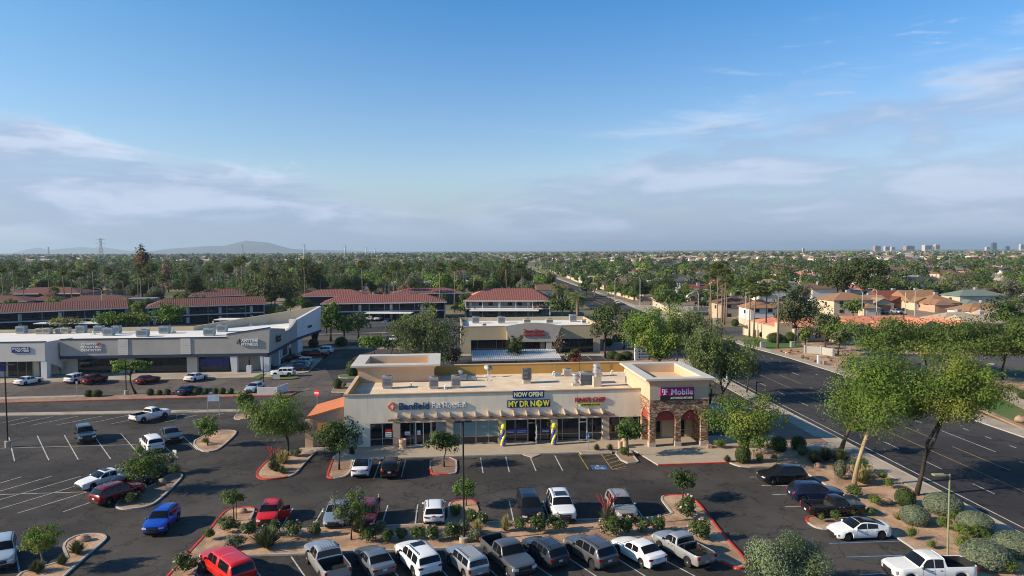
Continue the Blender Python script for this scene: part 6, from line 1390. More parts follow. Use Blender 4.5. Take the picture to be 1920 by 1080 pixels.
def tree(P, height, width, style, lk, label, cat='tree', trunkh=None, n=4200, leaf=.26, seed=1, lk2=None, frac2=.3, r0=None, bark=None, group=None, name='tree', path=None, nb=10, centre=None, kids=None, second=None, crownh=None):
    """P base, crown centred over the trunk top unless centre=(dx,dy) is given"""
    rng = random.Random(seed); th = trunkh if trunkh is not None else height*.3; ch = crownh or height-th*.85; r0 = r0 or max(.08, height*.022)
    me, C = crown_mesh(style, width, ch, n, leaf, lk, seed, lk2, frac2)
    cx_, cy_ = centre or (0, 0); base = Vector((cx_, cy_, height-ch))
    t = thing(name, label, cat, P, 0, group); cr = link('crown', me, t); cr.location = base
    path = path or [(0, 0, -.05), (rng.uniform(-.1, .1)*th*.6, 0, th*.5), (rng.uniform(-.1, .1)*th, 0, th), (cx_*.6, cy_*.6, th+ch*.35)]
    link('trunk', trunk_mesh(path, r0, r0*.6, C, base, rng, bark or m_bark, nb, second=second), t)
    return t
def treepx(bx, by, ty, wpx, style, lk, label, cy_=None, **k):
    """base pixel, top row and crown width in photo pixels"""
    P = G(bx, by); d = (P-Vector((0, 0, CAMH))).dot(Vector(_f)); h = topz(P, ty); k.setdefault('seed', int(bx*7+by)); sc_ = d/FPX
    if 'cx' in k: k['centre'] = ((k.pop('cx')-bx)*sc_, 0)
    P.z = .05; w_ = wpx*sc_*1.14; wp = style == 'weep'; lf = max(.14, d*(.0027 if style == 'airy' and d < 140 else .0033))*(1.2 if wp else 1); k['leaf'] = lf
    ch = k.get('crownh') or h*.75
    k['n'] = int(min(36000, (1.0 if k.pop('n', 2000) > 900 else .12)*(19 if wp else (14 if style == 'airy' else 11.5))*.785*w_*ch/lf**2))
    return tree(P, h, w_, style, lk, label, **k)
# --- near trees -----------------------------------------------------------------
treepx(1600, 915, 612, 196, 'airy', 'bright', 'tall bright yellow-green tree with leaning pale trunk beside the arterial', n=20000, leaf=.30, lk2='mesquite', frac2=.35, r0=.21, bark=m_barkl, trunkh=5.0, crownh=12.0, cx=1648,
       path=[(0, 0, -.05), (.35, 0, 2.2), (1.0, .1, 4.4), (1.8, .2, 6.2), (1.9, .3, 8.2), (2.6, .4, 10)], nb=16, seed=5, name='tree')
t = treepx(1574, 853, 790, 44, 'airy', 'mesquite', 'leaning dark-trunked tree standing behind the pale-trunked giant', n=1800, leaf=.25, cx=1606, r0=.24, bark=m_bark, trunkh=3.0, path=[(0, 0, 0), (.5, 0, 1.6), (1.2, 0, 3.2), (2.0, 0, 5)], seed=8)
treepx(1718, 930, 640, 162, 'airy', 'bright', 'tall tree with twisting dark forked trunk and thin yellow-green crown', n=13000, leaf=.24, lk2='yellow', frac2=.55, r0=.19, bark=m_barkd, trunkh=6.5, crownh=9.0, cx=1785, nb=18, seed=15,
       path=[(0, 0, -.05), (.5, 0, 2.2), (.75, 0, 3.8), (.9, 0, 5.0), (1.9, .1, 6.6), (2.9, .2, 8.4), (3.5, .3, 10.5)], second=[(.75, 0, 3.6), (1.5, -.1, 5.2), (2.1, 0, 6.7), (3.1, 0, 8.6), (3.9, .2, 10)])
treepx(1348, 754, 612, 112, 'weep', 'willow', 'weeping pepper tree behind the stone tower, larger of two', n=11000, leaf=.42, lk2='mesquite', r0=.2, bark=m_barkd, trunkh=3.4, cx=1362, seed=21, path=[(0, 0, 0), (.5, 0, 1.6), (.2, 0, 3.2), (.9, 0, 5.5)], second=[(.3, 0, .9), (1.3, 0, 2.6), (2.3, 0, 4.2)])
treepx(1331, 757, 600, 84, 'weep', 'willow', 'weeping tree with thin dark trunk just left of the larger pepper tree', n=7000, leaf=.42, r0=.14, bark=m_barkd, trunkh=4, cx=1318, seed=22)
treepx(1400, 757-20, 664, 42, 'weep', 'olive', 'small dark weeping tree hanging over the road edge', n=3200, leaf=.4, r0=.1, bark=m_barkd, trunkh=3, cx=1402, seed=23)
treepx(1404, 866, 740, 150, 'airy', 'mesquite', 'wide palo verde with thin twiggy crown right of the stone tower', n=8500, leaf=.20, lk2='yellow', frac2=.22, r0=.13, bark=m_barkd, trunkh=1.5, seed=31, nb=22)
treepx(540, 856, 737, 132, 'airy', 'mesquite', 'large round mesquite in the red-kerbed island before the tiled porch', n=14000, leaf=.20, lk2='bright', frac2=.3, r0=.16, bark=m_barkd, trunkh=1.7, seed=33, cx=522, nb=16)
treepx(636, 882, 786, 82, 'round', 'deep', 'dense dark green shade tree in front of the pet hospital corner', n=8500, leaf=.20, lk2='mid', frac2=.4, r0=.10, bark=m_barkd, trunkh=1.8, seed=35)
treepx(833, 877, 800, 62, 'round', 'deep', 'small dark shade tree between the shop-front bays', n=5200, leaf=.18, lk2='mid', frac2=.45, r0=.075, bark=m_barkd, trunkh=1.7, seed=36)
treepx(1178, 857, 779, 52, 'round', 'mid', 'slender light green tree before the restaurant windows', n=4200, leaf=.18, lk2='bright', frac2=.5, r0=.07, bark=m_barkd, trunkh=1.6, seed=37)
treepx(874, 950, 895, 50, 'round', 'bright', 'round yellow-green tree behind the lamp post in the short island', n=4200, leaf=.17, lk2='mid', r0=.06, bark=m_barkd, trunkh=.9, seed=38)
treepx(1281, 940, 880, 58, 'round', 'dark', 'round dark green tree at the red-kerbed corner island', n=4800, leaf=.18, lk2='mid', frac2=.35, r0=.07, bark=m_barkd, trunkh=1.1, seed=39)
treepx(659, 1014, 915, 66, 'airy', 'mesquite', 'feathery grey-green sapling in the planter by the ice-blue sedan', n=4800, leaf=.20, lk2='grey', frac2=.4, r0=.06, bark=m_barkd, trunkh=1.2, seed=40, nb=14)
treepx(439, 979, 919, 42, 'airy', 'mid', 'little two-stemmed tree at the red kerb corner', n=2600, leaf=.18, lk2='bright', r0=.05, bark=m_barkd, trunkh=1.7, seed=41, second=[(.25, 0, 0), (.2, 0, .9), (.25, 0, 1.9)])
treepx(80, 1073, 988, 66, 'airy', 'bright', 'staked young tree with bright airy crown on the lower left island', n=3600, leaf=.22, lk2='yellow', frac2=.4, r0=.055, bark=m_barkl, trunkh=1.6, seed=42, nb=12)
treepx(390, 837, 778, 42, 'round', 'mesquite', 'small rounded tree on the sandy triangular island', n=3600, leaf=.18, lk2='bright', frac2=.4, r0=.07, bark=m_barkd, trunkh=1.1, seed=43)
treepx(268, 925, 842, 80, 'airy', 'mesquite', 'broad leafy tree on the island beside the dark red crossover', n=8500, leaf=.19, lk2='mid', r0=.09, bark=m_barkd, trunkh=1.0, seed=44, cx=270)
treepx(313, 888, 848, 34, 'airy', 'grey', 'thin grey-green tree behind the leafy island tree', n=1500, leaf=.18, r0=.05, bark=m_bark, trunkh=1.0, seed=45)
treepx(462, 785, 728, 44, 'round', 'mesquite', 'small round tree left of the big mesquite, by the access road', n=3600, leaf=.2, lk2='mid', r0=.07, bark=m_barkd, trunkh=1.2, seed=46)
treepx(248, 739, 672, 74, 'umbrella', 'bright', 'crooked tree with split flat crown in front of the gym building', n=5200, leaf=.30, lk2='mesquite', frac2=.5, r0=.16, bark=m_barkd, trunkh=3.2, seed=47, path=[(.6, 0, 0), (.1, 0, 1.0), (-.3, 0, 2.1), (-.1, 0, 3.4), (0, 0, 4.5)])
treepx(800, 692, 562, 146, 'weep', 'olive', 'huge weeping grey-green tree behind the cream building', n=15000, leaf=.55, lk2='willow', frac2=.5, r0=.4, bark=m_bark, trunkh=2.5, seed=51, crownh=12.0)
treepx(764, 660, 592, 60, 'airy', 'mesquite', 'lighter tree leaning out of the weeping tree on its west side', n=3400, leaf=.4, lk2='yellow', r0=.15, trunkh=3, seed=52)
treepx(968, 690, 625, 40, 'weep', 'dark', 'narrow dark weeping tree growing through the white carport', n=3800, leaf=.5, lk2='olive', r0=.12, bark=m_barkd, trunkh=2.2, seed=53)
treepx(701, 668, 628, 62, 'airy', 'bright', 'low spreading bright green tree left of the cream building', n=3600, leaf=.36, lk2='mesquite', r0=.14, trunkh=1.5, seed=54); treepx(735, 668, 636, 36, 'airy', 'mid', 'small tree right of the low spreading bright one', n=1800, leaf=.34, r0=.1, trunkh=1.4, seed=55)
treepx(1076, 694, 650, 38, 'round', 'redleaf', 'round bush-like tree with rust red leaves before the medical building', n=3000, leaf=.3, lk2='dark', frac2=.55, r0=.1, trunkh=.5, seed=56); treepx(847, 686, 653, 38, 'round', 'dark', 'dark bougainvillea mound with red bloom behind the rear tower', n=3000, leaf=.3, lk2='redleaf', frac2=.35, r0=.1, trunkh=.3, seed=57)
treepx(1046, 690, 622, 34, 'airy', 'brownish', 'nearly bare brown tree left of the rust red one', n=500, leaf=.22, r0=.09, bark=m_bark, trunkh=2.5, seed=58, nb=26)
for i, (bx, by, ty, w_, st, lk, l2, lab) in enumerate(((1135, 672, 564, 62, 'round', 'olive', 'mid', 'tree with forked dark trunk at the east end of the medical building'), (1170, 655, 575, 56, 'round', 'olive', 'grey', 'grey-green roadside tree next to the forked one'), (1217, 700, 572, 112, 'airy', 'bright', 'mesquite', 'large bright mesquite beside the arterial north of the stone tower'),
        (1236, 712, 606, 84, 'airy', 'bright', 'yellow', 'lower bright mesquite with bent trunk by the white monument sign'), (1268, 690, 572, 100, 'airy', 'willow', 'bright', 'olive-green roadside tree between the bright mesquite and the pepper trees'), (1300, 700, 584, 86, 'weep', 'willow', 'olive', 'soft weeping roadside tree behind the tower cap'),
        (1490, 648, 545, 88, 'round', 'olive', 'dark', 'grey-olive tree with forked trunk on the lawn across the arterial'), (1548, 660, 575, 60, 'round', 'dark', 'olive', 'dark tree beside the coral building'), (1572, 668, 600, 70, 'airy', 'mesquite', 'olive', 'spreading tree with pale bent trunk at the gravel bed'), (1510, 655, 612, 30, 'airy', 'mesquite', 'yellow', 'young light green tree in the gravel bed'),
        (1655, 705, 592, 130, 'airy', 'mesquite', 'mid', 'dark green mesquite behind the crown of the yellow-green giant'), (1735, 700, 600, 120, 'airy', 'mesquite', 'bright', 'mesquite between the two tall roadside trees'), (1790, 712, 590, 140, 'airy', 'mid', 'mesquite', 'widest mesquite of the eastern group'), (1880, 712, 594, 124, 'airy', 'mesquite', 'mid', 'mesquite with dark leaning trunk beside the winding path'), (1960, 720, 600, 120, 'airy', 'mid', 'mesquite', 'mesquite cut off by the right border'),
        (1898, 640, 550, 76, 'round', 'deep', 'mid', 'big round dark green tree beside the green-roofed house'), (1790, 612, 585, 40, 'round', 'mid', 'mesquite', 'low tree in front of the pink house'), (1600, 600, 560, 42, 'round', 'mid', 'bright', 'young street tree before the cream two-storey house'))):
    treepx(bx, by, ty, w_, st, lk, lab, n=int(3000+w_*55), leaf=.34, lk2=l2, frac2=.4, r0=.2, bark=m_barkd, trunkh=None, seed=100+i)
# trees along the apartments
for i, (bx, by, ty, w_, st, lk, l2, lab) in enumerate(((322, 626, 566, 64, 'airy', 'bright', 'mesquite', 'tall feathery palo verde before the maroon-roofed block'), (205, 622, 584, 60, 'airy', 'bright', 'mesquite', 'rounded palo verde behind the white roof, west one'), (232, 622, 584, 44, 'airy', 'mesquite', 'bright', 'palo verde squeezed between two others behind the white roof'), (262, 620, 586, 56, 'airy', 'yellow', 'bright', 'yellow-green palo verde behind the tan parapet'),
        (125, 622, 594, 60, 'airy', 'yellow', 'brownish', 'low yellowish palo verde by the pale carport'), (405, 600, 586, 60, 'airy', 'bright', 'mesquite', 'low bright hedge-like tree above the tan wall'), (500, 598, 573, 76, 'airy', 'bright', 'mesquite', 'bright low tree behind the white corner fin'), (620, 640, 562, 46, 'airy', 'bright', 'mesquite', 'bright tree just right of the white fin'), (645, 640, 590, 52, 'airy', 'mid', 'mesquite', 'shaded tree in the rear parking strip'), (672, 634, 585, 40, 'airy', 'mesquite', 'olive', 'slanting tree near the flat carport'), (612, 628, 590, 40, 'airy', 'mid', 'olive', 'dark low tree behind the shaded cars'),
        (515, 590, 509, 122, 'pine', 'pine', 'olive', 'huge dark spreading pine between the apartment blocks'), (578, 560, 493, 66, 'pine', 'pine', 'dark', 'second dark pine behind the huge one'), (780, 556, 516, 42, 'round', 'bright', 'mesquite', 'bright rounded ficus left of its larger twin'), (828, 562, 510, 64, 'round', 'bright', 'mesquite', 'large bright rounded ficus behind the rose roof'), (802, 560, 535, 40, 'round', 'bright', 'mid', 'lower bright ficus between the twins'),
        (880, 592, 568, 60, 'airy', 'bright', 'mesquite', 'bright bushy tree left of the balcony block'), (1015, 592, 560, 60, 'airy', 'mid', 'brownish', 'bushy tree right end of the balcony block'), (1055, 596, 556, 66, 'airy', 'mid', 'dark', 'dark bushy tree beside the date palms'), (708, 555, 533, 40, 'airy', 'lilac', 'brownish', 'lilac flowering jacaranda behind the rose roof'), (632, 553, 540, 44, 'round', 'dark', 'pine', 'low dark conifer on the rose roof line'),
        (268, 520+38, 460, 32, 'round', 'olive', 'rust', 'tallest rusty-brown tree rising above the skyline'), (316, 548, 494, 24, 'round', 'brownish', 'rust', 'reddish bare tree among the western palms'), (1100, 556, 526, 40, 'round', 'deep', 'mid', 'dark tree behind the date palms'), (1342, 590, 553, 80, 'round', 'deep', 'dark', 'big dark ficus behind the eastern palm cluster'), (1255, 590, 533, 70, 'round', 'mid', 'mesquite', 'round grey-green tree by the stepped wall'), (1405, 568, 540, 40, 'round', 'mid', 'dark', 'round tree behind the white house'),
        (1568, 570, 490, 66, 'pine', 'pine', 'dark', 'tall dark pine behind the cream two-storey house'), (1618, 572, 475, 72, 'pine', 'dark', 'pine', 'tallest dark pine of the eastern skyline'), (1660, 560, 520, 46, 'round', 'pine', 'olive', 'brownish pine right of the tallest one'), (1762, 568, 528, 70, 'round', 'deep', 'dark', 'round dark ficus behind the tan gables'), (1822, 566, 532, 60, 'round', 'grey', 'olive', 'grey-leaved tree behind the pink house'), (1860, 560, 524, 80, 'round', 'mid', 'mesquite', 'wide green tree left of the round dark one'), (1700, 556, 524, 50, 'round', 'mid', 'olive', 'green tree behind the maroon-roofed house'))):
    treepx(bx, by, ty, w_, st, lk, lab, n=int(2200+w_*40), leaf=.5, lk2=l2, frac2=.4, r0=.28, bark=m_barkd, seed=200+i)

# --- palms ---------------------------------------------------------------------
def frond_fan(rng, R_, nf, zspread=(-.95, 1.25)):
    vs, out_ = [], []
    for i in range(nf):
        a = rng.uniform(0, 2*math.pi); e = rng.uniform(*zspread); L = R_*rng.uniform(.75, 1.1); d = np.array([math.cos(a)*math.cos(e), math.sin(a)*math.cos(e), math.sin(e)]); s = np.array([-math.sin(a), math.cos(a), 0])
        hub = d*L*.45
        for k in range(7):                      # pleated fan of narrow blades
            b = (k-3)/3*1.05; dd = d*math.cos(b)+s*math.sin(b); tip = hub+dd*L*.55+np.array([0, 0, -.12*L*abs(b)-.05*L]); w_ = np.cross(dd, d+np.array([.1, .2, .3])); w_ = w_/max(1e-6, np.linalg.norm(w_))*L*.05
            mid = (hub+tip)/2; vs += [hub, mid+w_, tip, mid-w_]
        w_ = s*.03; vs += [d*.1-w_, d*.1+w_, hub+w_, hub-w_]
    return np.array(vs)
def palm_mesh(seed, kind='fan', h_=14.0):
    rng = random.Random(seed); rn = np.random.default_rng(seed); t = thing('palm_tree', 'x', 'palm tree', (0, 0, -500), 0)
    bend = rng.uniform(-.5, .5)
    mb = MB(); mb.tube([(0, 0, 0), (bend*.2, 0, h_*.33), (bend*.6, 0, h_*.66), (bend, 0, h_)], [.25, .17, .15, .13] if kind == 'fan' else [.5, .42, .42, .5], 8); link('trunk', mb.mesh('trunk', m_palmt, True), t)
    if kind == 'fan':
        v = frond_fan(rng, 2.3, 60); o = link('crown', leaf_mesh('crown', v, [leafm('palm')]), t); o.location = (bend, 0, h_)
        v = frond_fan(rng, 1.3, 16, (-1.45, -.9)); o = link('dry_skirt', leaf_mesh('dry_skirt', v, [leafm('palmdry')]), t); o.location = (bend, 0, h_-.2)
    else:
        vs = []
        for i in range(46):
            a = rng.uniform(0, 6.283); e = rng.uniform(-.1, 1.35); L = 4.2*rng.uniform(.8, 1.1); p = np.zeros(3); dirh = np.array([math.cos(a), math.sin(a), 0]); s = np.array([-math.sin(a), math.cos(a), 0]); ang = e
            for k in range(8):
                st = L/8; q = p+(dirh*math.cos(ang)+np.array([0, 0, math.sin(ang)]))*st
                for sg in (1, -1):
                    for j in (0, .5):
                        m0 = p+(q-p)*j; tip = m0+s*sg*L*.14*(1-abs(k-3)/7)+(q-p)*.9+np.array([0, 0, -.08*L]); w_ = (q-p)*.16; vs += [m0-w_, m0+w_, tip+w_*.2, tip-w_*.2]
                p = q; ang -= .24
        o = link('crown', leaf_mesh('crown', np.array(vs), [leafm('palm')]), t); o.location = (bend, 0, h_)
    return t
PP = {'fan': [palm_mesh(301+i) for i in range(5)], 'date': [palm_mesh(401+i, 'date', 7.0) for i in range(3)]}
pu = set()
def palm(x, ytop, ybase, label, kind='fan', group=None, i=None, spread=1.0):
    """crown centre at (x, ytop); the base stands on the ground at row ybase"""
    P = G(x, ybase); h_ = topz(P, ytop); i = (int(x) % len(PP[kind])) if i is None else i; o = PP[kind][i]
    c = copy_tree(o) if (kind, i) in pu else o; pu.add((kind, i)); h0 = 14.0 if kind == 'fan' else 7.0
    c.location = (P.x, P.y, 0); c.rotation_euler = (0, 0, (x*1.7) % 6.28); s = h_/h0; cs = spread*(1.0 if kind == 'fan' else 1.0)
    c.scale = (cs*1.15, cs*1.15, s); c['label'] = label
    for ch in c.children:
        if ch.name.split('.')[0] != 'trunk': ch.scale = (1, 1, cs*1.15/s)
    if group: c['group'] = group
    return c
GP = 'tall fan palms around the apartments'
WP = [(8, 503, 578), (46, 512, 577), (27, 498, 560), (66, 505, 562), (93, 497, 560), (122, 508, 576), (135, 517, 577), (101, 545, 574), (153, 511, 576), (166, 503, 560), (177, 499, 572), (204, 508, 575), (232, 520, 574), (260, 501, 572), (265, 514, 578), (279, 505, 578), (288, 500, 578), (305, 521, 574), (351, 503, 573), (393, 504, 572), (423, 500, 572), (432, 505, 572), (446, 492, 566), (456, 487, 570), (478, 500, 570),
      (545, 494, 560), (573, 492, 572), (535, 508, 556), (602, 500, 560), (680, 496, 571), (722, 507, 570), (730, 515, 572), (739, 500, 573), (745, 497, 560), (825, 500, 592), (852, 499, 586), (870, 500, 560), (888, 503, 560), (898, 508, 556), (912, 512, 556), (951, 494, 583), (978, 494, 582), (787, 502, 548), (640, 505, 548), (760, 500, 552)]
for k, (x, a, b) in enumerate(WP):
    near = ['west of the grey annex', 'around the maroon hip roofs', 'behind the maroon-roofed block', 'beside the dark pines', 'over the rose roofs', 'by the bright ficus trees', 'in front of the balcony block'][min(6, x//140)]
    palm(x, a, b, 'slender tall fan palm %s' % near, group='tall fan palms '+near)
for x, a, b, l in ((1333, 512, 625, 'thin leaning palm at the left of the eastern cluster'), (1345, 505, 626, 'tall straight palm second in the eastern cluster'), (1353, 500, 622, 'tallest palm of the eastern cluster'), (1358, 520, 610, 'shorter palm inside the eastern cluster'), (1363, 530, 601, 'thick-trunked palm before the beige house'), (1331, 545, 600, 'short palm in front of the dark ficus'), (1405, 530, 632, 'palm with double crown left of the white house'), (1413, 543, 634, 'palm leaning over the entry wall by the white house'), (1436, 540, 633, 'curved palm before the white house wall'), (1458, 532, 653, 'palm on the lawn nearest the arterial')):
    palm(x, a, b, l, group='palms of the eastern cluster')
for x, a, b, l in ((1190, 523, 560, 'single tall palm above the zigzag wall'), (1438, 515, 545, 'palm behind the white house'), (1472, 505, 540, 'palm with round crown near the eastern pines'), (1558, 505, 540, 'palm left of the tall eastern pines'), (1640, 530, 566, 'palm with yellowish crown above the maroon roof'), (1755, 505, 540, 'palm behind the tan-roofed street'), (1782, 503, 525, 'single palm in the right-hand suburb'), (1863, 505, 530, 'palm near the white gables'), (1508, 520, 548, 'stubby palm near the round tree'), (1230, 545, 575, 'low palm beside the round grey-green tree')):
    palm(x, a, b, l)
for x, a, b, s, l in ((1083, 560, 601, 1.0, 'date palm with thick orange trunk by the arterial'), (1072, 552, 592, .8, 'date palm behind the thick-trunked one'), (1046, 540, 575, .9, 'date palm at the corner of the rose roof'), (1060, 547, 580, .9, 'date palm right of the rose roof corner'), (1030, 535, 562, .8, 'date palm behind the rose hip'), (1115, 538, 560, .7, 'small date palm across the arterial')):
    palm(x, a, b, l, 'date', spread=s)
for kd in PP:
    for i, o in enumerate(PP[kd]):
        if (kd, i) not in pu:
            for c in list(o.children): bpy.data.objects.remove(c)
            bpy.data.objects.remove(o)

# --- suburb trees: shared crowns, one object each ---------------------------------
rnd = random.Random(23)
KIN = [('round', 'dark', 'mid', 'dense dark green tree'), ('round', 'mid', 'mesquite', 'round mid-green tree'), ('airy', 'mesquite', 'bright', 'loose bright green tree'), ('round', 'olive', 'grey', 'grey-olive tree'), ('pine', 'pine', 'dark', 'tall dark conifer'), ('round', 'deep', 'dark', 'very dark rounded tree'), ('airy', 'bright', 'yellow', 'yellow-green tree'), ('round', 'brownish', 'olive', 'brownish half-bare tree')]
protoT = []
for i in range(16):
    st, lk, l2, lab = KIN[i % 8]; h_ = 9 if st != 'pine' else 13
    protoT.append((tree((0, 0, -500), h_, 9.5 if st != 'pine' else 8.5, st, lk, lab, n=4200, leaf=.52, lk2=l2, frac2=.45, r0=.25, bark=m_barkd, seed=500+i, nb=4, trunkh=h_*.22), lab))
ut = set(); spots = []; ex_ = []
y = 268.0
while y < 5600:
    dens_ = 13 if y < 500 else (15 if y < 900 else 22+y*.012)
    x = -.80*y
    while x < .80*y:
        xx, yy = x+rnd.uniform(-5, 5), y+rnd.uniform(-6, 6); x += dens_*rnd.uniform(.6, 1.5)
        u, v = FR.uv((xx, yy)); sx_, sy_ = screen(xx, yy)
        if -5 < u < RW+3: continue
        if not (-40 < sx_ < 1960): continue
        left = u < 0
        if left and yy < 292+(30 if sx_ < 500 else 0): continue
        if not left and yy < 300 and u < 90: continue
        pk_ = (.88 if left else .66) if y < 900 else (.92 if left else .70)
        if sx_ > 1500: pk_ *= .85
        if rnd.random() > pk_: continue
        if y < 1500 and not free(xx, yy, 4.5 if left else 2.8): continue
        spots.append((xx, yy, left))
    y += (14 if y < 500 else (17 if y < 900 else 24+y*.02))
near_sp = spots[:105]; rest = spots[105:]
for xx, yy, left in near_sp:
    i = rnd.choice([0, 1, 2, 3, 4, 5, 8, 9, 11, 12, 13, 5, 1, 6, 15] if left else [1, 2, 3, 0, 9, 6, 8, 10, 11, 5]); o, lab = protoT[i]
    c = copy_tree(o) if i in ut else o; ut.add(i)
    s = rnd.uniform(.6, 1.25); c.location = (xx, yy, 0); c.rotation_euler = (0, 0, rnd.uniform(0, 6.28)); c.scale = (s*rnd.uniform(.85, 1.15), s, s*rnd.uniform(.85, 1.1))
    z_ = ('behind the apartments' if yy < 360 else 'in the suburb west of the arterial') if left else ('among the subdivision roofs east of the arterial' if yy < 400 else 'beyond the subdivision east of the arterial')
    c['label'] = lab+' '+z_; c['group'] = lab+'s '+z_
for i, (o, _) in enumerate(protoT):
    if i not in ut:
        for c in list(o.children): bpy.data.objects.remove(c)
        bpy.data.objects.remove(o)
def in_apt(x, y):
    for cx_, cy_, a, hw_, dp in APR:
        dx, dy = x-cx_, y-cy_; u, v = dx*math.cos(a)+dy*math.sin(a), -dx*math.sin(a)+dy*math.cos(a)
        if abs(u) < hw_+1.5 and -3 < v < dp+1: return True
    return False
v = 272
while v < 560:
    for u in (-7.5, RW+1.5 if v > 330 else None):
        if u is None or rnd.random() < .22: continue
        P = FR(u+rnd.uniform(-2, 2), v); i = rnd.choice([1, 2, 6, 9, 10, 14]); o, lab = protoT[i]
        if i not in ut: continue
        c = copy_tree(o); s = rnd.uniform(.5, .85); c.location = P; c.rotation_euler = (0, 0, rnd.uniform(0, 6.28)); c.scale = (s, s, s); z_ = 'lining the %s kerb of the far arterial' % ('west' if u < 0 else 'east'); c['label'] = lab+' '+z_; c['group'] = lab+'s '+z_
    v += rnd.uniform(11, 20)
nx = 0
for _ in range(900):
    yy = rnd.uniform(232, 330); xx = rnd.uniform(-.74*yy, .16*yy); sx_, sy_ = screen(xx, yy)
    if nx > 52: break
    if in_apt(xx, yy) or FR.uv((xx, yy))[0] > -8 or (yy < 262 and sx_ > 560) or any((xx-a)**2+(yy-b)**2 < 50 for a, b, _ in spots[:0]+ex_): continue
    ex_.append((xx, yy, 1)); i = rnd.choice([0, 1, 2, 3, 5, 6, 9, 10]); o, lab = protoT[i]
    if i not in ut: continue
    c = copy_tree(o); s = rnd.uniform(.4, .8); c.location = (xx, yy, 0); c.rotation_euler = (0, 0, rnd.uniform(0, 6.28)); c.scale = (s, s, s); c['label'] = lab+' squeezed between the red tiled apartment roofs'; c['group'] = lab+'s between the apartment roofs'; nx += 1
# the rest of the wood as one mass, and a fan-palm scatter in it
rng = np.random.default_rng(3); VV = []; MI = []
for xx, yy, left in rest:
    far = yy > 1600; nq = 330 if yy < 460 else 150 if yy < 900 else (60 if not far else 16); wd = rnd.uniform(7, 12)*(1 if not far else 1.7); h_ = rnd.uniform(6, 11) if rnd.random() < .86 else rnd.uniform(11, 17)
    if left: h_ *= 1.1
    d = ellip(rng, nq, .6)*[wd*.5, wd*.5, h_*.42]; P = d+[xx, yy, h_*.58]; VV.append(leaves(P, wd*(.095 if yy < 460 else .15 if yy < 900 else (.26 if not far else .45)), rng, aspect=.8, nrm=d)); MI.append(np.full(nq, rnd.choice([0, 1, 2, 3, 4, 1, 0, 4, 5, 3, 7] if rnd.random() < .93 else [6, 8])))
VV = np.concatenate(VV); MI = np.concatenate(MI)
link('distant_wood', leaf_mesh('distant_wood', VV, [leafm(k) for k in ('dark', 'mid', 'mesquite', 'olive', 'deep', 'grey', 'brownish', 'bright', 'yellow')], MI), None, kind='stuff')
# ================================================================== shrubs, lamps, signs, people, far things
def shrub_mesh(seed, w_, h_, lk, n=900, leaf=.13, lk2=None, frac2=.3, flowers=None, clip=False, blades=False, nf=44):
    rng = np.random.default_rng(seed); K = 12
    if blades:
        a = rng.uniform(0, 6.283, n); e = rng.uniform(.35, 1.5, n); L = h_*(.7+.5*rng.random(n)); d = np.stack([np.cos(a)*np.cos(e)*w_/h_*.6, np.sin(a)*np.cos(e)*w_/h_*.6, np.sin(e)], 1)*L[:, None]; s = np.stack([-np.sin(a), np.cos(a), 0*a], 1)*.022*(1+h_)
        v = np.stack([-s, s, d+s*.2, d-s*.2], 1).reshape(-1, 3); me = leaf_mesh('foliage', v, [leafm(lk)]); P = None
    else:
        if clip: P = ellip(rng, n, .93)*[w_/2, w_/2, h_*.55]+[0, 0, h_*.45]; P[:, 2] = np.abs(P[:, 2])
        else:
            C = ellip(rng, K, .3)*[w_*.33, w_*.33, h_*.3]+[0, 0, h_*.5]; P = C[rng.integers(0, K, n)]+ellip(rng, n, .5)*[w_*.2, w_*.2, h_*.24]; P[:, 2] = np.maximum(P[:, 2], .03)
        v = leaves(P, leaf, rng, nrm=P-[0, 0, h_*.4]); mis = (rng.random(n) < frac2).astype(int) if lk2 else np.zeros(n, int); 
        cv = []; q_ = .86 if clip else .42
        for i in range(6):
            for j in range(12):
                def pt(i, j): ph = -math.pi/2+math.pi*i/6; a = 2*math.pi*j/12; return (w_*.5*q_*math.cos(ph)*math.cos(a), w_*.5*q_*math.cos(ph)*math.sin(a), max(.01, h_*.47+h_*.53*q_*math.sin(ph)))
                cv += [pt(i, j), pt(i, j+1), pt(i+1, j+1), pt(i+1, j)]
        v = np.concatenate([v, np.array(cv)]); mis = np.concatenate([mis, np.zeros(72, int)]); me = leaf_mesh('foliage', v, [leafm(lk)]+([leafm(lk2)] if lk2 else []), mis)
    fm = None
    if flowers:
        Q = P[rng.integers(0, len(P), nf*4)]; Q = Q[np.linalg.norm((Q-[0, 0, h_*.5])/[w_, w_, h_], axis=1) > .33][:nf]*[1.04, 1.04, 1.03]; Q = Q[Q[:, 2] > h_*.3]; fm = leaf_mesh('blossom', leaves(Q, .085, rng, aspect=1.0), [leafm(flowers)])
    return me, fm
SHT = {}
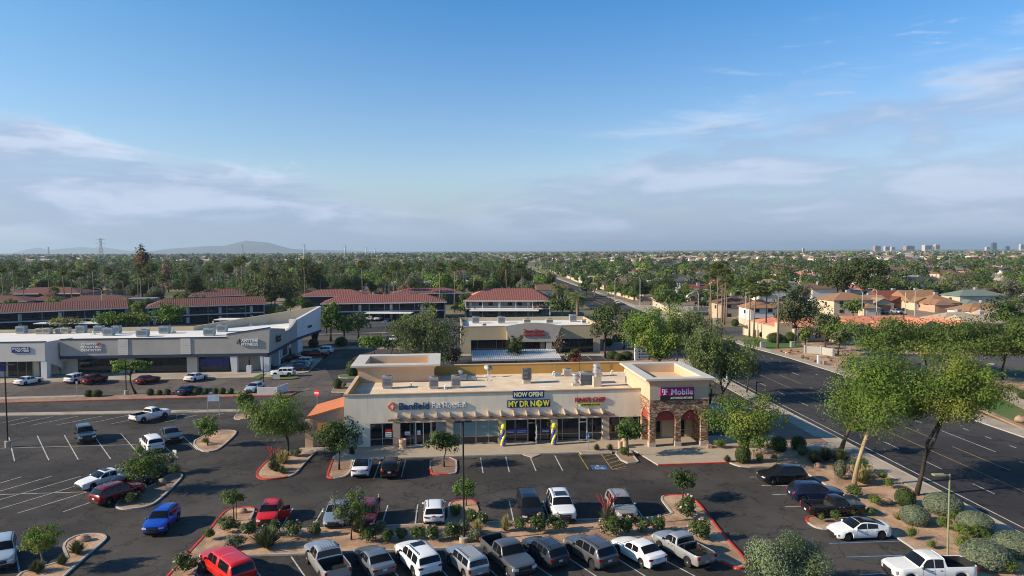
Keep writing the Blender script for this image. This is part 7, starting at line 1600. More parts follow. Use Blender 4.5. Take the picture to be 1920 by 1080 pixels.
def shrub(x, y, w_, h_, kind, label, group=None, cat='shrub'):
    """x, y = photo pixel of the foot"""
    if kind in ('oleander', 'green'): w_, h_ = w_*1.25, h_*1.12
    P = G(x, y); P.z = .08; var = int(x*3+y) % 3; key = (kind, var)
    if key not in SHT:
        a = dict(oleander=dict(lk='mid', lk2='dark', flowers='pink', n=1300, leaf=.15), green=dict(lk='mid', lk2='mesquite', n=1100, leaf=.14), sage=dict(lk='sage', lk2='grey', n=5200, leaf=.10, clip=True, frac2=.45), clipped=dict(lk='dark', lk2='mid', n=1800, leaf=.12, clip=True), olive=dict(lk='mesquite', lk2='yellow', n=1200, leaf=.11), grass=dict(lk='olive', blades=True, n=420), dryg=dict(lk='straw', blades=True, n=300), redyucca=dict(lk='grey', blades=True, n=260), agave=dict(lk='mid', blades=True, n=140), feathery=dict(lk='grey', lk2='olive', n=3200, leaf=.10), plume=dict(lk='sage', lk2='mesquite', n=16000, leaf=.045))[kind]
        SHT[key] = shrub_mesh(900+len(SHT), 1.0 if True else w_, 1.0, **{**a, 'leaf': a.get('leaf', .1)*(.62 if kind != 'sage' else .5)})
        me, fm = SHT[key]
    me, fm = SHT[key]
    t = thing('shrub', label, cat, P, (x*2.3) % 6.28, group); o = link('foliage', me, t)
    if fm: link('blossom', fm, t)
    t.scale = (w_, w_, h_)
    if kind == 'redyucca':
        rng = random.Random(int(x)); mb = MB()
        for k in range(9):
            a, r = rng.uniform(0, 6.28), rng.uniform(.3, 1.0); mb.tube([(0, 0, .3), (r*.4*math.cos(a), r*.4*math.sin(a), 1.1), (r*math.cos(a), r*math.sin(a), 1.7)], [.015, .035, .02], 4)
        mb.build('flower_stalk', leafm('redyucca'), t)
    return t
def row(lst, phrase):
    n = len(lst); W = ['first', 'second', 'third', 'fourth', 'fifth', 'sixth', 'seventh', 'eighth', 'ninth', 'tenth', 'eleventh', 'twelfth', 'thirteenth']
    for i, (x, y, w_, h_, k) in enumerate(lst):
        kd = {'oleander': 'pale-flowered oleander', 'green': 'leafy green shrub', 'sage': 'clipped grey-green sage mound', 'clipped': 'clipped dark bush', 'olive': 'small yellowish-green shrub', 'grass': 'spiky grass clump', 'dryg': 'dry straw-coloured clump', 'redyucca': 'red-stalked yucca', 'agave': 'spiky agave rosette', 'feathery': 'feathery grey-green shrub'}[k]
        shrub(x, y, w_, h_, k, '%s, %s from the west %s' % (kd, W[i], phrase), 'shrubs '+phrase)
row([(418, 991, .95, 1.0, 'green'), (433, 1000, 1.5, 1.25, 'oleander'), (467, 1007, 1.5, 1.3, 'oleander'), (511, 1006, 1.45, 1.3, 'oleander'), (551, 1009, 1.6, 1.4, 'oleander'), (592, 1007, 1.35, 1.2, 'oleander')], 'in the planter behind the red hatchback')
row([(394, 1014, 1.0, 1.0, 'green'), (440, 1030, 2.0, 1.4, 'feathery'), (500, 1029, 2.2, 1.5, 'grass'), (348, 1077, 1.7, 1.5, 'oleander')], 'in the planter around the red pickup')
row([(674, 1002, 1.7, 1.4, 'grass'), (714, 999, 1.5, 1.2, 'feathery'), (691, 1018, 1.4, 1.3, 'oleander'), (728, 1019, 1.3, 1.1, 'oleander'), (754, 1013, 1.3, 1.0, 'green'), (785, 1012, 1.4, 1.1, 'green'), (811, 1016, 1.3, 1.25, 'oleander'), (849, 1012, 1.6, 1.4, 'oleander'), (871, 1003, 1.4, 1.5, 'feathery'), (894, 1006, 1.2, 1.2, 'dryg')], 'between the compact suv and the planter lamp')
row([(856, 968, 1.4, 1.2, 'green'), (884, 984, 1.4, 1.3, 'oleander'), (903, 990, 1.4, 1.3, 'oleander'), (893, 1018, 1.7, 1.5, 'feathery'), (948, 998, 1.0, 1.3, 'dryg')], 'around the short lamp island')
row([(975, 999, 1.3, 1.15, 'green'), (1010, 1001, 1.65, 1.6, 'oleander'), (1044, 999, 1.6, 1.45, 'oleander'), (1138, 978, 1.5, 1.3, 'redyucca'), (1147, 1006, 1.9, 1.7, 'oleander'), (1177, 1002, 1.3, 1.4, 'oleander'), (1206, 1000, 1.4, 1.3, 'oleander'), (1234, 998, 1.5, 1.3, 'oleander'), (1289, 972, 2.1, 1.9, 'oleander'), (1313, 1013, 2.1, 1.7, 'oleander')], 'in the eastern half of the central planter')
row([(515, 884, 1.6, 1.1, 'grass'), (530, 889, 1.2, .8, 'agave'), (530, 870, 1.9, 1.3, 'dryg'), (512, 868, 1.2, 1.0, 'redyucca'), (555, 857, 1.8, 1.0, 'feathery')], 'under the big mesquite')
row([(246, 943, 1.8, .95, 'oleander'), (328, 890, 1.9, 1.1, 'olive'), (385, 835, 1.2, 1.0, 'olive')], 'on the left car park islands')
row([(70, 1075, 1.2, .8, 'grass'), (118, 1062, .9, .8, 'grass'), (145, 1040, 1.3, .9, 'grass')], 'on the lower left island')
row([(1350, 842, 1.9, 1.3, 'olive'), (1391, 840, 1.3, 1.2, 'dryg'), (1426, 845, 1.4, 1.6, 'olive'), (1460, 847, 1.9, 1.7, 'clipped'), (1497, 844, 1.8, 1.6, 'clipped')], 'along the walk east of the stone tower')
row([(1364, 868, .8, .7, 'grass'), (1393, 869, 1.7, 1.9, 'clipped'), (1426, 869, 1.1, 1.2, 'green'), (1452, 867, 1.1, 1.0, 'feathery')], 'above the pale kerb west of the black crossover')
row([(1505, 858, 2.2, 1.6, 'feathery'), (1527, 869, 1.8, 1.2, 'grass'), (1548, 864, 2.0, 1.2, 'grass'), (1575, 869, 2.2, 1.3, 'grass'), (1577, 900, 2.3, 2.4, 'feathery'), (1615, 888, 2.0, 1.6, 'green'), (1618, 908, 2.6, 1.6, 'dryg')], 'around the pale leaning trunk')
row([(1603, 936, 1.6, 1.3, 'green'), (1640, 951, 1.7, 1.3, 'olive'), (1655, 903, 1.3, 1.2, 'olive'), (1666, 917, 1.3, 1.2, 'olive'), (1697, 949, 1.8, 1.6, 'clipped')], 'between the two tall roadside trees')
row([(1540, 981, .8, .9, 'olive'), (1566, 978, .9, 1.0, 'green'), (1600, 970, 1.0, .8, 'green'), (1632, 969, .9, .8, 'green')], 'on the red-tipped kerb nose')
row([(1715, 984, 2.4, 1.55, 'sage'), (1768, 964, 3.2, 1.75, 'sage'), (1828, 998, 2.8, 1.6, 'sage'), (1848, 1064, 3.3, 1.9, 'sage'), (1900, 1042, 2.9, 1.75, 'sage')], 'among the big sage mounds')
row([(1710, 1014, 1.2, 1.3, 'olive'), (1746, 1031, 1.0, .8, 'olive'), (1769, 995, 1.3, 1.3, 'olive'), (1794, 1005, 1.2, 1.2, 'olive'), (1790, 981, 1.2, 1.1, 'green'), (1812, 1012, 1.5, 1.3, 'olive'), (1836, 1012, 1.3, 1.2, 'green'), (1806, 1034, 1.9, 1.5, 'olive'), (1856, 1025, 1.2, .9, 'olive'), (1890, 1076, 2.2, 1.2, 'olive'), (1683, 976, .8, .6, 'dryg')], 'among the small shrubs near the olive lamp post')
shrub(1500, 1106, 4.8, 3.5, 'plume', 'large feathery grey-green shrub poking in at the lower edge, right part', cat='shrub'); shrub(1450, 1110, 4.6, 4.7, 'plume', 'large feathery grey-green shrub poking in at the lower edge, left part')
row([(1120-1, 846, .8, .7, 'grass'), (1144, 846, .9, .7, 'grass'), (1170, 854, 1.5, 1.1, 'green')], 'near the accessible bay')
row([(166, 744.5, 1.3, 1.1, 'clipped'), (182, 744.5, 1.6, 1.1, 'clipped'), (282, 742, 1.2, 1.1, 'clipped'), (299, 742, 1.0, .9, 'clipped'), (314, 741.5, 1.1, 1.0, 'clipped'), (333, 741, .9, .8, 'clipped'), (369, 741, 1.25, 1.1, 'clipped'), (386, 740.5, .9, 1.0, 'clipped'), (404, 740, 1.0, 1.05, 'clipped'), (417, 740, 1.1, 1.1, 'clipped'), (433, 739.5, 1.0, 1.0, 'clipped')], 'in the hedge line along the access road')
row([(633, 729, 1.6, 1.6, 'clipped'), (645, 730, 1.4, 1.4, 'olive'), (662, 705, 2.6, 3.0, 'clipped'), (588, 652, 2.5, 2.2, 'clipped'), (640, 650, 3.0, 2.4, 'clipped')], 'west of the cream building')
row([(1148, 672, 2.6, 1.6, 'clipped'), (1160, 676, 2.0, 1.5, 'clipped'), (1175, 674, 2.8, 1.7, 'clipped'), (1140, 648, 2.6, 1.8, 'clipped'), (1158, 640, 2.8, 1.8, 'clipped'), (1228, 672, 1.6, 1.0, 'clipped'), (1238, 672, 1.6, 1.0, 'clipped')], 'east of the medical building')
row([(1453, 642, 4.0, 2.4, 'clipped'), (1482, 642, 3.2, 2.6, 'clipped'), (1378, 612, 2.4, 2.2, 'clipped'), (1430, 633, 2.0, 1.6, 'clipped'), (1320, 742, 4.5, .9, 'olive')], 'along the far side lawn')
row([(1905, 740, 2.4, 1.2, 'olive'), (1920, 748, 1.8, 1.0, 'clipped'), (1625, 735, 1.5, .8, 'grass'), (1700, 740, 2.2, 1.0, 'feathery'), (1895, 733, 2.0, .9, 'dryg')], 'by the winding path')
rng_ = random.Random(5); 
for k in range(26):
    x, y = rng_.uniform(1440, 1560), rng_.uniform(655, 682)
    if x < 1462 or y > 668+(x-1478)*.24: continue
    shrub(x, y, .8, .5, 'dryg', 'tiny dry tuft dotting the bare gravel bed', 'tiny tufts in the gravel bed')
def boulder(x, y, s, label):
    P = G(x, y); rng = random.Random(int(x)); mb = MB(); mb.ball((0, 0, s*.3), s, s*.7, s*.6, 9, 6)
    mb.v = [(a*(1+rng.uniform(-.16, .16)), b*(1+rng.uniform(-.16, .16)), max(0, c*(1+rng.uniform(-.16, .16)))) for a, b, c in mb.v]; P.z = .08
    mb.build('boulder', mat('boulder_stone', (.36, .24, .17), var=.2, scale=2), None, smooth=True, label=label, category='boulder').location = P
boulder(157, 1016, .55, 'sandy boulder on the lower left island'); boulder(303, 908, .5, 'small boulder on the leafy island'); boulder(1662, 946, .6, 'pale boulder between the two tall roadside trees'); boulder(1534, 878, .5, 'flat stone near the east row kerb'); boulder(455, 963, .45, 'flat rock on the red-kerbed corner'); boulder(1915, 792, .9, 'brown boulder beside the lawn edge'); boulder(388, 832, .35, 'little stone on the triangular island'); boulder(1640, 938, .35, 'small stone left of the pale boulder')

# ---- lamp posts -------------------------------------------------------------------
def lamp_post(x, y, ytop, label, m=m_blk, r=.09, foot=.75, heads=2, footr=.32, arm=.9, group='car park lamp posts', dirn=0):
    P = G(x, y); h_ = topz(P, ytop); t = thing('lamp_post', label, 'lamp post', P, rad(dirn), group)
    mb = MB(); mb.tube([(0, 0, .01), (0, 0, h_)], [r, r*.75], 8); mb.build('pole', m, t)
    if foot: mb = MB(); mb.lathe([(footr, 0), (footr, foot), (footr*.9, foot+.03)], n=16); mb.build('concrete_foot', m_conc, t)
    for s in ((1, -1)[:heads]):
        mb = MB(); mb.box(*sorted((s*.05, s*arm)), -.04, .04, h_-.12, h_-.04); mb.box(*sorted((s*arm*.45, s*(arm+.35))), -.2, .2, h_-.10, h_+.02); hd = mb.build('lamp_head', m, t)
        B(hd, 'lens', m_lamp, (*sorted((s*arm*.55, s*(arm+.25))), -.14, .14, h_-.115, h_-.101))
    return t
lamp_post(870, 1018, 789, 'tall dark lamp post in the central planter', footr=.38, foot=.45, dirn=8, arm=.32)
lamp_post(15, 839, 683, 'dark lamp post with square concrete foot at the left edge')
lamp_post(237, 741, 672, 'dark lamp post behind the crooked tree', heads=1); lamp_post(494.5, 729, 668, 'dark lamp post by the white slatted screen', heads=1)
lamp_post(1776.5, 1046, 889, 'olive-green lamp post among the sage mounds', m=mat('olive_pole', (.24, .26, .15), var=.1), heads=1, foot=0, dirn=180, arm=.9, r=.075)
lamp_post(1418, 752, 716, 'short black lamp post beside the concrete apron', heads=1, foot=.2, arm=.5)
m_pole = mat('pale_street_pole', (.46, .47, .45), var=.05)
def street_light(x, y, ytop, label, side=-1, arm=2.2, m=None):
    P = G(x, y); h_ = topz(P, ytop); t = thing('street_light', label, 'street light', P, 0, 'street lights'); mb = MB(); mb.tube([(0, 0, 0), (0, 0, h_-1.1), (side*.25, 0, h_-.4), (side*arm*.5, 0, h_-.05), (side*arm, 0, h_)], [.13, .09, .07, .06, .05], 8); mb.build('pole', m or m_pole, t)
    mb = MB(); mb.ball((side*(arm+.3), 0, h_-.03), .38, .16, .10, 10, 6); mb.build('lamp_head', m or m_pole, t, smooth=True)
for a in ((1616, 602, 543, 'street light left of the bent-necked one by the olive house'), (1643, 600, 541, 'street light with hooked neck before the olive house', -1), (1697, 597, 544, 'street light before the maroon-roofed house'), (1715, 592, 543, 'street light curving over the tan gables', 1), (1638, 640, 592, 'dark street light rising behind the coral roof', -1, 3.0, m_greyd), (1398, 610, 545, 'street light between the eastern palms'), (1200, 575, 520, 'pale pole by the side street corner, left of a pair'), (1251, 575, 535, 'pale pole before the round grey-green tree'), (1309, 600, 545, 'pale pole before the big dark ficus'), (1153, 566, 521, 'pale pole beside the white pickup on the arterial', 1), (1022, 540, 505, 'street light beyond the balcony block', 1), (1088, 545, 515, 'pole across the arterial from the date palms'), (1255, 690, 640, 'slim pole beside the monument sign', 1), (1824, 712, 655, 'slim pale pole behind the winding path', 1), (1363, 715, 655, 'slim pole half hidden by the pepper trees', 1), (192, 600, 540, 'pale pole behind the grey annex'), (1187, 527, 500, 'thin far pole near the single palm'), (1500, 545, 505, 'thin pole among the eastern roofs'), (1780, 512, 480, 'far pole in the right-hand suburb')): street_light(*a)

# ---- signs and street furniture ----------------------------------------------------
P = G(595, 752+14); hs = topz(P, 737); t = thing('stop_sign', 'red octagonal stop sign behind the tiled porch', 'stop sign', P, rad(-20)); mb = MB(); mb.tube([(0, 0, 0), (0, 0, hs)], .04); mb.build('post', m_gal, t)
mb = MB(); R8 = .50; pts = [(R8*math.cos(math.pi/8+k*math.pi/4), R8*math.sin(math.pi/8+k*math.pi/4)) for k in range(8)]
mb.add([(x, -.05, hs+y) for x, y in pts]+[(x, -.09, hs+y) for x, y in pts], [tuple(range(8)), tuple(range(15, 7, -1))]+[(i, i+8, (i+1) % 8+8, (i+1) % 8) for i in range(8)]); q = mb.build('octagon', m_sred if False else mat('stop_red', (.60, .03, .03), var=0), t)
me = fit(text_mesh('STOP', 1, .01, .04, mats=m_swh), .72, .28); o = link('lettering', me, q); o.location = (0, -.10, hs)
t = thing('slatted_screen', 'white slatted screen around an enclosure by the red kerb', 'screen', G(482, 741), rad(4)); t.scale = (.9, .9, .72); mb = MB(); a = 3.4
for k in range(7): mb.box(0, a, 0, .06, .12+k*.24, .31+k*.24)
mb.box(0, a, .061, .12, 0, 1.75); mb.add([(a, 0, .1), (a+1.3, 2.6, .1), (a+1.3, 2.6, 2.0), (a, 0, 1.8), (a+.1, 0, .1), (a+1.4, 2.6, .1), (a+1.4, 2.6, 2.0), (a+.1, 0, 1.8)], [(0, 1, 2, 3), (7, 6, 5, 4), (3, 2, 6, 7), (0, 3, 7, 4)]); mb.build('slats', m_wh, t)
t = thing('pedestal_sign', 'small grey-blue sign board on a post beside the slatted screen', 'sign', G(519, 735), 0); B(t, 'board', mat('sign_back_grey', (.30, .33, .36), var=.05), (-.55, .55, -.03, .03, 2.1, 2.9)); mb = MB(); mb.tube([(0, .06, 0), (0, .06, 2.9)], .05); mb.build('post', m_greyd, t)
t = thing('cart_corral', 'pale blue banner over a low tubular cart corral', 'cart corral', G(401, 780), rad(5))
B(t, 'banner', mat('pale_blue_banner', (.30, .45, .62), col2=(.62, .70, .76), var=0, scale=1.6), (-.75, .75, -.03, .03, 2.1, 3.0)); mb = MB()
for x in (-.8, .8): mb.tube([(x, 0, 0), (x, 0, 3.05)], .035)
for z in (.5, .95): mb.tube([(-.8, 0, z), (.8, 0, z)], .025); mb.tube([(-.8, 0, z), (-4.6, -1.2, z)], .025); mb.tube([(.8, 0, z), (.9, -1.8, z)], .025)
for x, y in ((-2.7, -.6), (-4.6, -1.2), (.9, -1.8)): mb.tube([(x, y, 0), (x, y, .95)], .03)
mb.build('tube_frame', m_gal, t)
t = thing('parking_sign', 'blue accessible parking sign on a post before the restaurant', 'sign', G(1103, 845), rad(5)); mb = MB(); mb.tube([(0, 0, 0), (0, 0, 2.0)], .035); mb.build('post', m_gal, t); bb = B(t, 'sign_plate', mat('sign_blue', (.02, .16, .42), var=0), (-.2, .2, -.08, -.04, 1.45, 2.05)); mb = MB(); mb.lathe([(.09, -.095), (.06, -.094)], (0, 0, 1.68), 12, 'Y'); mb.box(-.02, .02, -.095, -.085, 1.75, 1.9); mb.build('wheelchair_mark', m_swh, bb)
t = thing('parking_sign', 'white sign plate on a post behind the leafy island tree', 'sign', G(329, 882), rad(-10)); mb = MB(); mb.tube([(0, 0, 0), (0, 0, 2.2)], .035); mb.build('post', m_gal, t); B(t, 'sign_plate', m_wh, (-.22, .22, -.08, -.04, 1.7, 2.2))
t = thing('parking_sign', 'thin post with a pale marker at the edge of the western lot', 'sign', G(145, 745), 0); mb = MB(); mb.tube([(0, 0, 0), (0, 0, 2.6)], .04); mb.build('post', m_gal, t); B(t, 'sign_plate', m_gal, (-.15, .15, -.07, -.04, 2.2, 2.6))
t = thing('monument_sign', 'white slanted monument sign with black panels by the arterial', 'sign', G(1190, 676), rad(10)); B(t, 'panel', m_wh, (.4, 3.2, -.1, .1, .2, 2.6)); B(t, 'pylon', m_wh, (0, .35, -.2, .2, 0, 4.2)); mb = MB()
for k in range(3): mb.lathe([(.18, -.13), (.17, -.102)], (1.0, 0, .7+k*.6), 10, 'Y'); mb.box(1.3, 2.9, -.13, -.102, .6+k*.6, .8+k*.6)
mb.build('panel_text', m_blk, t)
t = thing('fire_hydrant', 'yellow fire hydrant beside the arterial walkway', 'fire hydrant', G(1474, 793), 0); mb = MB(); k = 1.25; mb.lathe([(.2*k, 0), (.2*k, .06), (.13*k, .08), (.13*k, .5), (.17*k, .52), (.17*k, .58), (.12*k, .68), (.03, .76*k)], n=14); mb.tube([(-.26, 0, .42), (.26, 0, .42)], .085); mb.tube([(0, 0, .4), (0, -.26, .4)], .1); mb.build('hydrant_body', mat('hydrant_yellow', (.80, .50, .02), var=.05), t, smooth=True, angle=40)
t = thing('utility_marker', 'red and white striped marker barrel at the apron corner', 'marker', G(1448, 785), 0); mb = MB(); mb.lathe([(.25, 0), (.24, .5)], n=12, mi=1); mb.lathe([(.24, .501), (.22, 1.2), (.1, 1.3)], n=12, mi=0); mb.build('barrel', [m_wh, mat('marker_red', (.45, .08, .05), var=0)], t)
t = thing('traffic_cone', 'orange traffic cone on the bare gravel across the arterial', 'traffic cone', G(1474, 665), 0); mb = MB(); mb.lathe([(.32, 0), (.32, .05), (.2, .06), (.05, .95), (.02, .97)], n=12); mb.build('cone', mat('cone_orange', (.80, .14, .03), var=0), t); mb = MB(); mb.lathe([(.158, .35), (.115, .58)], n=12); mb.build('reflective_band', m_swh, t)
def box_thing(x, y, w_, d_, h_, m, name, label, cat='utility box', g=None):
    t = thing(name, label, cat, G(x, y), rad(5), g); B(t, 'cabinet', m, (-w_/2, w_/2, -d_/2, d_/2, 0, h_)); B(t, 'lid', m, (-w_/2-.04, w_/2+.04, -d_/2-.04, d_/2+.04, h_+.001, h_+.07)); return t
m_green = mat('utility_green', (.30, .34, .26), var=.05)
box_thing(1430, 652, 1.1, .8, 1.3, m_grey, 'utility_box', 'dark grey utility box at the edge of the far lawn'); box_thing(1486, 651, 1.0, .8, 1.3, m_green, 'utility_box', 'pale green utility box next to the forked tree'); box_thing(1535, 682, .5, .5, 1.6, m_wh, 'utility_box', 'white utility post across the arterial'); box_thing(1546, 684, .6, .4, .7, m_cop, 'utility_box', 'low brown utility box beside the white post'); box_thing(1701, 720, .8, .8, 1.6, m_beige, 'utility_box', 'cream utility pillar in the eastern gravel verge')
box_thing(1302-100, 835, .1, .1, .1, m_beige, 'utility_box', 'x') if False else None
def bin_(x, y, r, h_, m, label, name='trash_can', cat='trash can'):
    t = thing(name, label, cat, G(x, y), 0); mb = MB(); mb.lathe([(r, 0), (r, h_*.85), (r*1.06, h_*.88), (r*1.06, h_), (r*.7, h_*1.02), (r*.65, h_*.9)], n=16); mb.build('can_body', m, t, smooth=True, angle=35); mb = MB(); mb.lathe([(r*.62, h_*.91), (.01, h_*.92)], n=12); mb.build('can_opening', m_dark, t)
bin_(755, 842, .42, 1.15, m_stp, 'round tan concrete bin beside the glass double door'); bin_(1170-7, 842, .28, .95, m_stp, 'narrow tan concrete bollard left of the slender tree', 'concrete_post', 'bollard'); bin_(1172, 838, .40, 1.1, m_stp, 'round tan bin behind the slender light green tree'); bin_(660, 853, .3, .9, m_blk, 'small dark bin behind the dense dark shade tree')
for x, y in ((704+1, 862), (720, 862), (768, 860.5), (785, 860.5)) : 
    pass
for x0, y0, l in ((771, 864, 'dark wheel stop in the empty bay left of the shop-front planter'), (867, 861, 'dark wheel stop right of the shop-front planter')):
    t = thing('wheel_stop', l, 'wheel stop', G(x0+8, y0), FB.a); B(t, 'stop_block', m_greyd, (-.9, .9, -.08, .08, 0, .12)); B(t, 'end_cap', m_trim, (-.98, -.901, -.09, .09, 0, .125), (.901, .98, -.09, .09, 0, .125))
raised('kerb_ramp', px((976, 852), (997, 848), (1014, 853), (998, 859)), m_walk, .10)
t = thing('power_meter_cabinet', 'pair of grey electrical cabinets at the recessed pale wall', 'electrical cabinet', G(113, 703), 0); B(t, 'cabinet', m_grey, (-.9, -.1, -.3, .1, 1.0, 2.1), (.1, 1.0, -.3, .1, 1.2, 2.4)); mb = MB(); mb.tube([(0, 0, 0), (0, 0, 1.9)], .08); mb.build('post', m_greyd, t)
# balloon columns
m_by = mat('balloon_yellow', (.85, .78, .02), rough=.25, var=0, coat=.5); m_bb = mat('balloon_blue', (.03, .035, .50), rough=.25, var=0, coat=.5)
for x, y, l in ((944, 838, 'spiral balloon column left of the open clinic door'), (1039, 835.5, 'spiral balloon column right of the open clinic door')):
    P = G(x, y); P.z = .125; t = thing('balloon_column', l, 'balloon column', P, 0, 'balloon columns'); h_ = 1.75
    for i in range(9):
        for k in range(4):
            a = k*math.pi/2+i*.42; mb = MB(); mb.ball((.19*math.cos(a), .19*math.sin(a), .16+i*.20), .165, n=10, m=7); mb.build('balloon', m_by if (k % 2 == 0) else m_bb, t, smooth=True)
    mb = MB(); mb.ball((0, 0, 2.25), .30, .30, .33, 14, 10); mb.build('top_balloon', m_by, t, smooth=True); mb = MB(); mb.lathe([(.25, 0), (.25, .03), (.02, .04), (.02, 2.0)], n=12); mb.build('stand', m_cop, t)
# ---- the man beside the dark red crossover ------------------------------------------
def person(P, rz, label):
    t = thing('person', label, 'person', P, rz); J = {}
    V = [(0, 0, .94), (0, 0, 1.08), (0, .0, 1.25), (0, 0, 1.42), (0, .01, 1.52), (.015, 0, 1.62), (.02, 0, 1.72),
         (.0, -.10, .90), (.01, -.11, .50), (-.01, -.12, .08), (.13, -.13, .04), (0, .10, .90), (.02, .11, .50), (0, .12, .08), (.14, .13, .04),
         (0, -.19, 1.40), (-.02, -.25, 1.14), (.20, -.20, 1.08), (0, .19, 1.40), (-.03, .24, 1.14), (.18, .20, 1.10)]
    E_ = [(0, 1), (1, 2), (2, 3), (3, 4), (4, 5), (5, 6), (0, 7), (7, 8), (8, 9), (9, 10), (0, 11), (11, 12), (12, 13), (13, 14), (3, 15), (15, 16), (16, 17), (3, 18), (18, 19), (19, 20)]
    Rr = [.15, .145, .165, .15, .062, .095, .08, .105, .075, .05, .042, .105, .075, .05, .042, .075, .055, .035, .075, .055, .035]
    me = bpy.data.meshes.new('body'); me.from_pydata(V, E_, []); me.materials.append(mat('skin', (.42, .24, .17), var=.05)); me.materials.append(mat('dark_shirt', (.018, .018, .022), var=.2, scale=8)); me.materials.append(mat('dark_trousers', (.022, .024, .032), var=.2, scale=8)); me.materials.append(m_blk); me.materials.append(mat('grey_hair', (.30, .29, .28), var=.1))
    o = bpy.data.objects.new('body', me); COL.objects.link(o); md = o.modifiers.new('s', 'SKIN'); md.use_smooth_shade = True; sv = me.skin_vertices[0].data
    for i, r in enumerate(Rr): sv[i].radius = (r, r*(1.12 if i in (2, 3) else 1))
    sv[0].use_root = True; o.modifiers.new('u', 'SUBSURF').render_levels = 2; o.modifiers['u'].levels = 2
    dg = bpy.context.evaluated_depsgraph_get(); m2 = bpy.data.meshes.new_from_object(o.evaluated_get(dg)); bpy.data.objects.remove(o); m2.name = 'body'
    for p in m2.polygons:
        c = p.center; z = c.z; p.use_smooth = True
        p.material_index = 3 if z < .09 else (2 if z < .98 else (1 if z < 1.47 and not (c.x > .10 and z < 1.2) else (4 if z > 1.70 or (z > 1.62 and c.x < -.03) else 0)))
    if len(m2.materials) < 5:
        m2.materials.clear(); [m2.materials.append(q) for q in me.materials]
    b = link('body', m2, t)
    for s in (-1, 1):
        for k in range(4):
            mb = MB(); y = s*(.20 if s > 0 else .20)-.03+.018*k; z = 1.08 if s < 0 else 1.10; L = (.075, .085, .08, .065)[k]; mb.tube([(.18, y, z), (.18+L*.6, y, z-.005), (.18+L, y, z-.03)], [.010, .009, .007], 6); mb.build('finger', MATS['skin'], b)
        mb = MB(); y = s*.20; mb.tube([(.17, y-s*.03, z), (.21, y-s*.055, z+.01)], [.011, .008], 6); mb.build('thumb', MATS['skin'], b)
    mb = MB(); mb.ball((.105, 0, 1.655), .018, .012, .022, 6, 5); mb.ball((.088, -.03, 1.685), .012, n=6, m=5); mb.ball((.088, .03, 1.685), .012, n=6, m=5); mb.build('face_features', MATS['skin'], b); mb = MB(); mb.ball((.01, -.088, 1.66), .018, .010, .03, 6, 5); mb.ball((.01, .088, 1.66), .018, .010, .03, 6, 5); mb.build('ear', MATS['skin'], b)
P = G(711, 962); person(P, rad(5), 'man in dark clothes standing beside the dark red crossover, forearms raised')
P = P+Vector((.30, 0, 1.10)); tt = thing('phone', 'small dark phone in the hands of the standing man', 'phone', P, 0); B(tt, 'phone_case', m_blk, (-.01, .01, -.035, .035, -.02, .12)); B(tt, 'screen', m_cglass, (-.013, -.0101, -.03, .03, -.01, .11))

# ---- far skyline -------------------------------------------------------------------
def pylon(x, D, ytop, label):
    d = ray(x, 470); P = Vector((d[0]/d[1]*D, D, 0)); h_ = topz(P, ytop); t = thing('transmission_tower', label, 'transmission tower', P, rad(20), 'transmission towers'); mb = MB(); w0, w1 = h_*.10, h_*.022; r = max(.18, D*.00016)
    K = 9; lev = [(h_*(1-(1-k/K)**1.25), w0+(w1-w0)*min(1, k/(K-2))) for k in range(K+1)]
    for (za, a), (zb_, b) in zip(lev, lev[1:]):
        for sx_, sy_ in ((1, 1), (-1, 1), (-1, -1), (1, -1)): mb.tube([(sx_*a, sy_*a, za), (sx_*b, sy_*b, zb_)], r, 4)
        for s in (1, -1): mb.tube([(-a, s*a, za), (b, s*b, zb_)], r*.7, 4); mb.tube([(a, s*a, za), (-b, s*b, zb_)], r*.7, 4)
    mb.build('lattice_body', m_gal, t); mb = MB()
    for z in (.72, .84, .96): mb.tube([(-h_*.13, 0, h_*z), (0, 0, h_*(z+.02)), (h_*.13, 0, h_*z)], r, 4)
    mb.build('cross_arm', m_gal, t)
for a in ((189, 900, 447, 'largest transmission tower rising over the western trees'), (91, 3300, 463, 'faint transmission tower at the western end'), (454, 1500, 458, 'transmission tower in front of the blue mountain'), (571, 1700, 458, 'transmission tower right of the blue mountain'), (647, 2000, 460, 'transmission tower between the mountain and the middle of the skyline'), (686, 3000, 463, 'small transmission tower in the distance'), (703, 3600, 465, 'smallest transmission tower in the distance')): pylon(*a)
def tower(x, D, w_, ytop, m, label, floors=6, name='high_rise', top=None):
    D *= 1.5
    d = ray(x, 470); P = Vector((d[0]/d[1]*D, D, 0)); h_ = topz(P, ytop+2); W = w_*.75*D/FPX; t = thing(name, label, 'building', P, rad(5), 'far skyline buildings'); B(t, 'wall', m, (-W/2, W/2, 0, W*.6, 0, h_)); mb = MB()
    for k in range(floors): z = h_*(.35+.6*k/floors); mb.box(-W*.45, W*.45, -W*.02, -.05, z, z+h_*.05)
    mb.build('window_band', m_glass2, t); B(t, 'parapet', m, (-W*.3, W*.25, W*.1, W*.4, h_, h_*1.06))
m_tw1 = mat('tower_cream', (.52, .48, .42), var=.05); m_tw2 = mat('tower_red', (.36, .24, .21), var=.05); m_tw3 = mat('tower_blue_glass', (.06, .10, .14), rough=.3, var=.05)
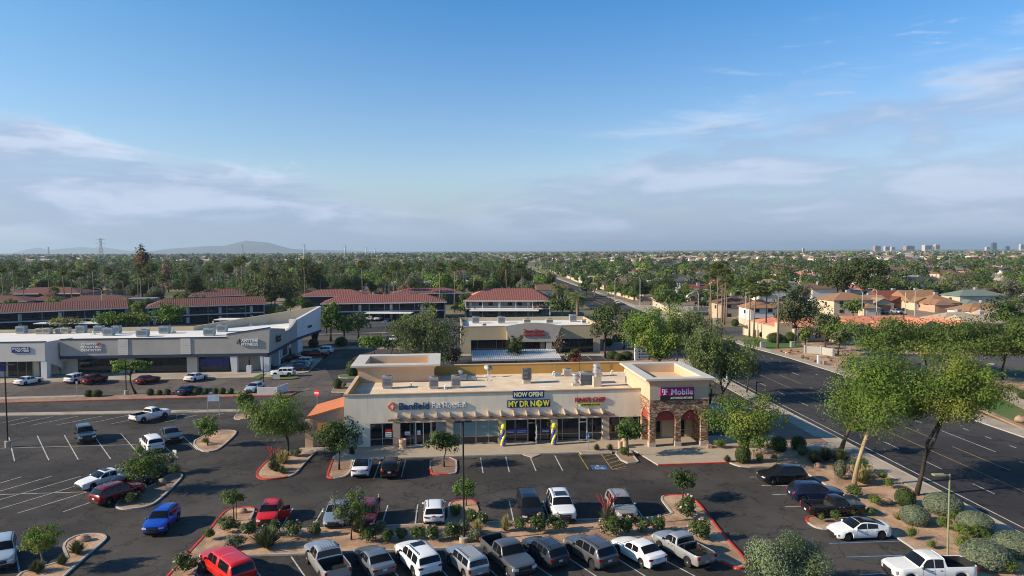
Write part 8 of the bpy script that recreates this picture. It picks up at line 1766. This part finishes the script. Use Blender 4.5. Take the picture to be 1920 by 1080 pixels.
for a in ((1646, 4200, 15, 459, m_tw2, 'reddish domed block on the skyline'), (1664, 4300, 12, 460, m_tw1, 'small pale block right of the reddish one'), (1675, 4600, 10, 461, m_tw1, 'pale low block next to the long brown one'), (1707, 4200, 22, 459, m_tw2, 'long brown-red block on the skyline'), (1741, 4000, 20, 457.5, m_tw1, 'pale hotel slab, left of a pair'), (1758, 4000, 12, 456.5, m_tw1, 'pale hotel slab, right of a pair'), (1865, 4300, 11, 453.5, m_tw3, 'blue glass tower on the skyline'), (1853, 4500, 10, 461, m_tw1, 'low white block beside the glass tower'), (1890, 4600, 9, 460, m_tw3, 'small dark block right of the glass tower'), (1917, 4300, 10, 456, m_tw1, 'pale tower at the right end of the skyline'), (1507, 3600, 5, 463, m_tw1, 'tiny white block on the middle skyline')): tower(*a)
# hills
def ridge(name, D, prof, m):
    """prof: (px x, px y) skyline points at distance D; built as a rounded mountain body"""
    mb = MB(); n = len(prof); rows = 5; rng = random.Random(n); vs = []
    for i, (x, y) in enumerate(prof):
        d = ray(x, 470); X = d[0]/d[1]*D; P = Vector((X, D, 0)); h_ = max(1, topz(P, y))
        for j in range(rows*2+1):
            k = (j-rows)/rows; vs.append((X*(1+k*.12), D+k*D*.12, h_*(1-abs(k))**.9*(1+rng.uniform(-.12, .05)*(0 < abs(k) < 1))-2*(abs(k) == 1)))
    w_ = rows*2+1; mb.add(vs, [(i*w_+j, (i+1)*w_+j, (i+1)*w_+j+1, i*w_+j+1) for i in range(n-1) for j in range(w_-1)]); structure(name, mb, m, smooth=True)
m_hill = mat('desert_hill', (.09, .08, .085), var=.25, scale=.002)
ridge('hills', 15000, [(250, 474), (290, 470), (320, 466), (350, 464), (395, 461), (420, 461), (445, 455), (462, 451), (478, 452.5), (505, 455), (525, 461), (550, 467), (590, 469), (620, 470), (660, 472)], m_hill)
ridge('hills', 19000, [(20, 475), (50, 468), (72, 464), (95, 469), (120, 466), (150, 463), (180, 465), (205, 465), (240, 470), (290, 473)], m_hill)
ridge('hills', 24000, [(560, 473), (600, 467.5), (640, 469), (700, 471), (760, 472)], m_hill)
# ---- the air -------------------------------------------------------------------------
hm = bpy.data.materials.new('haze_air'); hm.use_nodes = True; t_ = hm.node_tree; t_.nodes.clear(); vo = t_.nodes.new('ShaderNodeVolumePrincipled'); ho = t_.nodes.new('ShaderNodeOutputMaterial'); t_.links.new(vo.outputs[0], ho.inputs['Volume'])
vo.inputs['Color'].default_value = (.61, .80, 1.0, 1); vo.inputs['Density'].default_value = 6.5e-5; vo.inputs['Anisotropy'].default_value = 0.2
mb = MB(); mb.box(-31000, 31000, -400, 41000, -1, 300); hz = mb.build('haze', hm, None, kind='stuff')
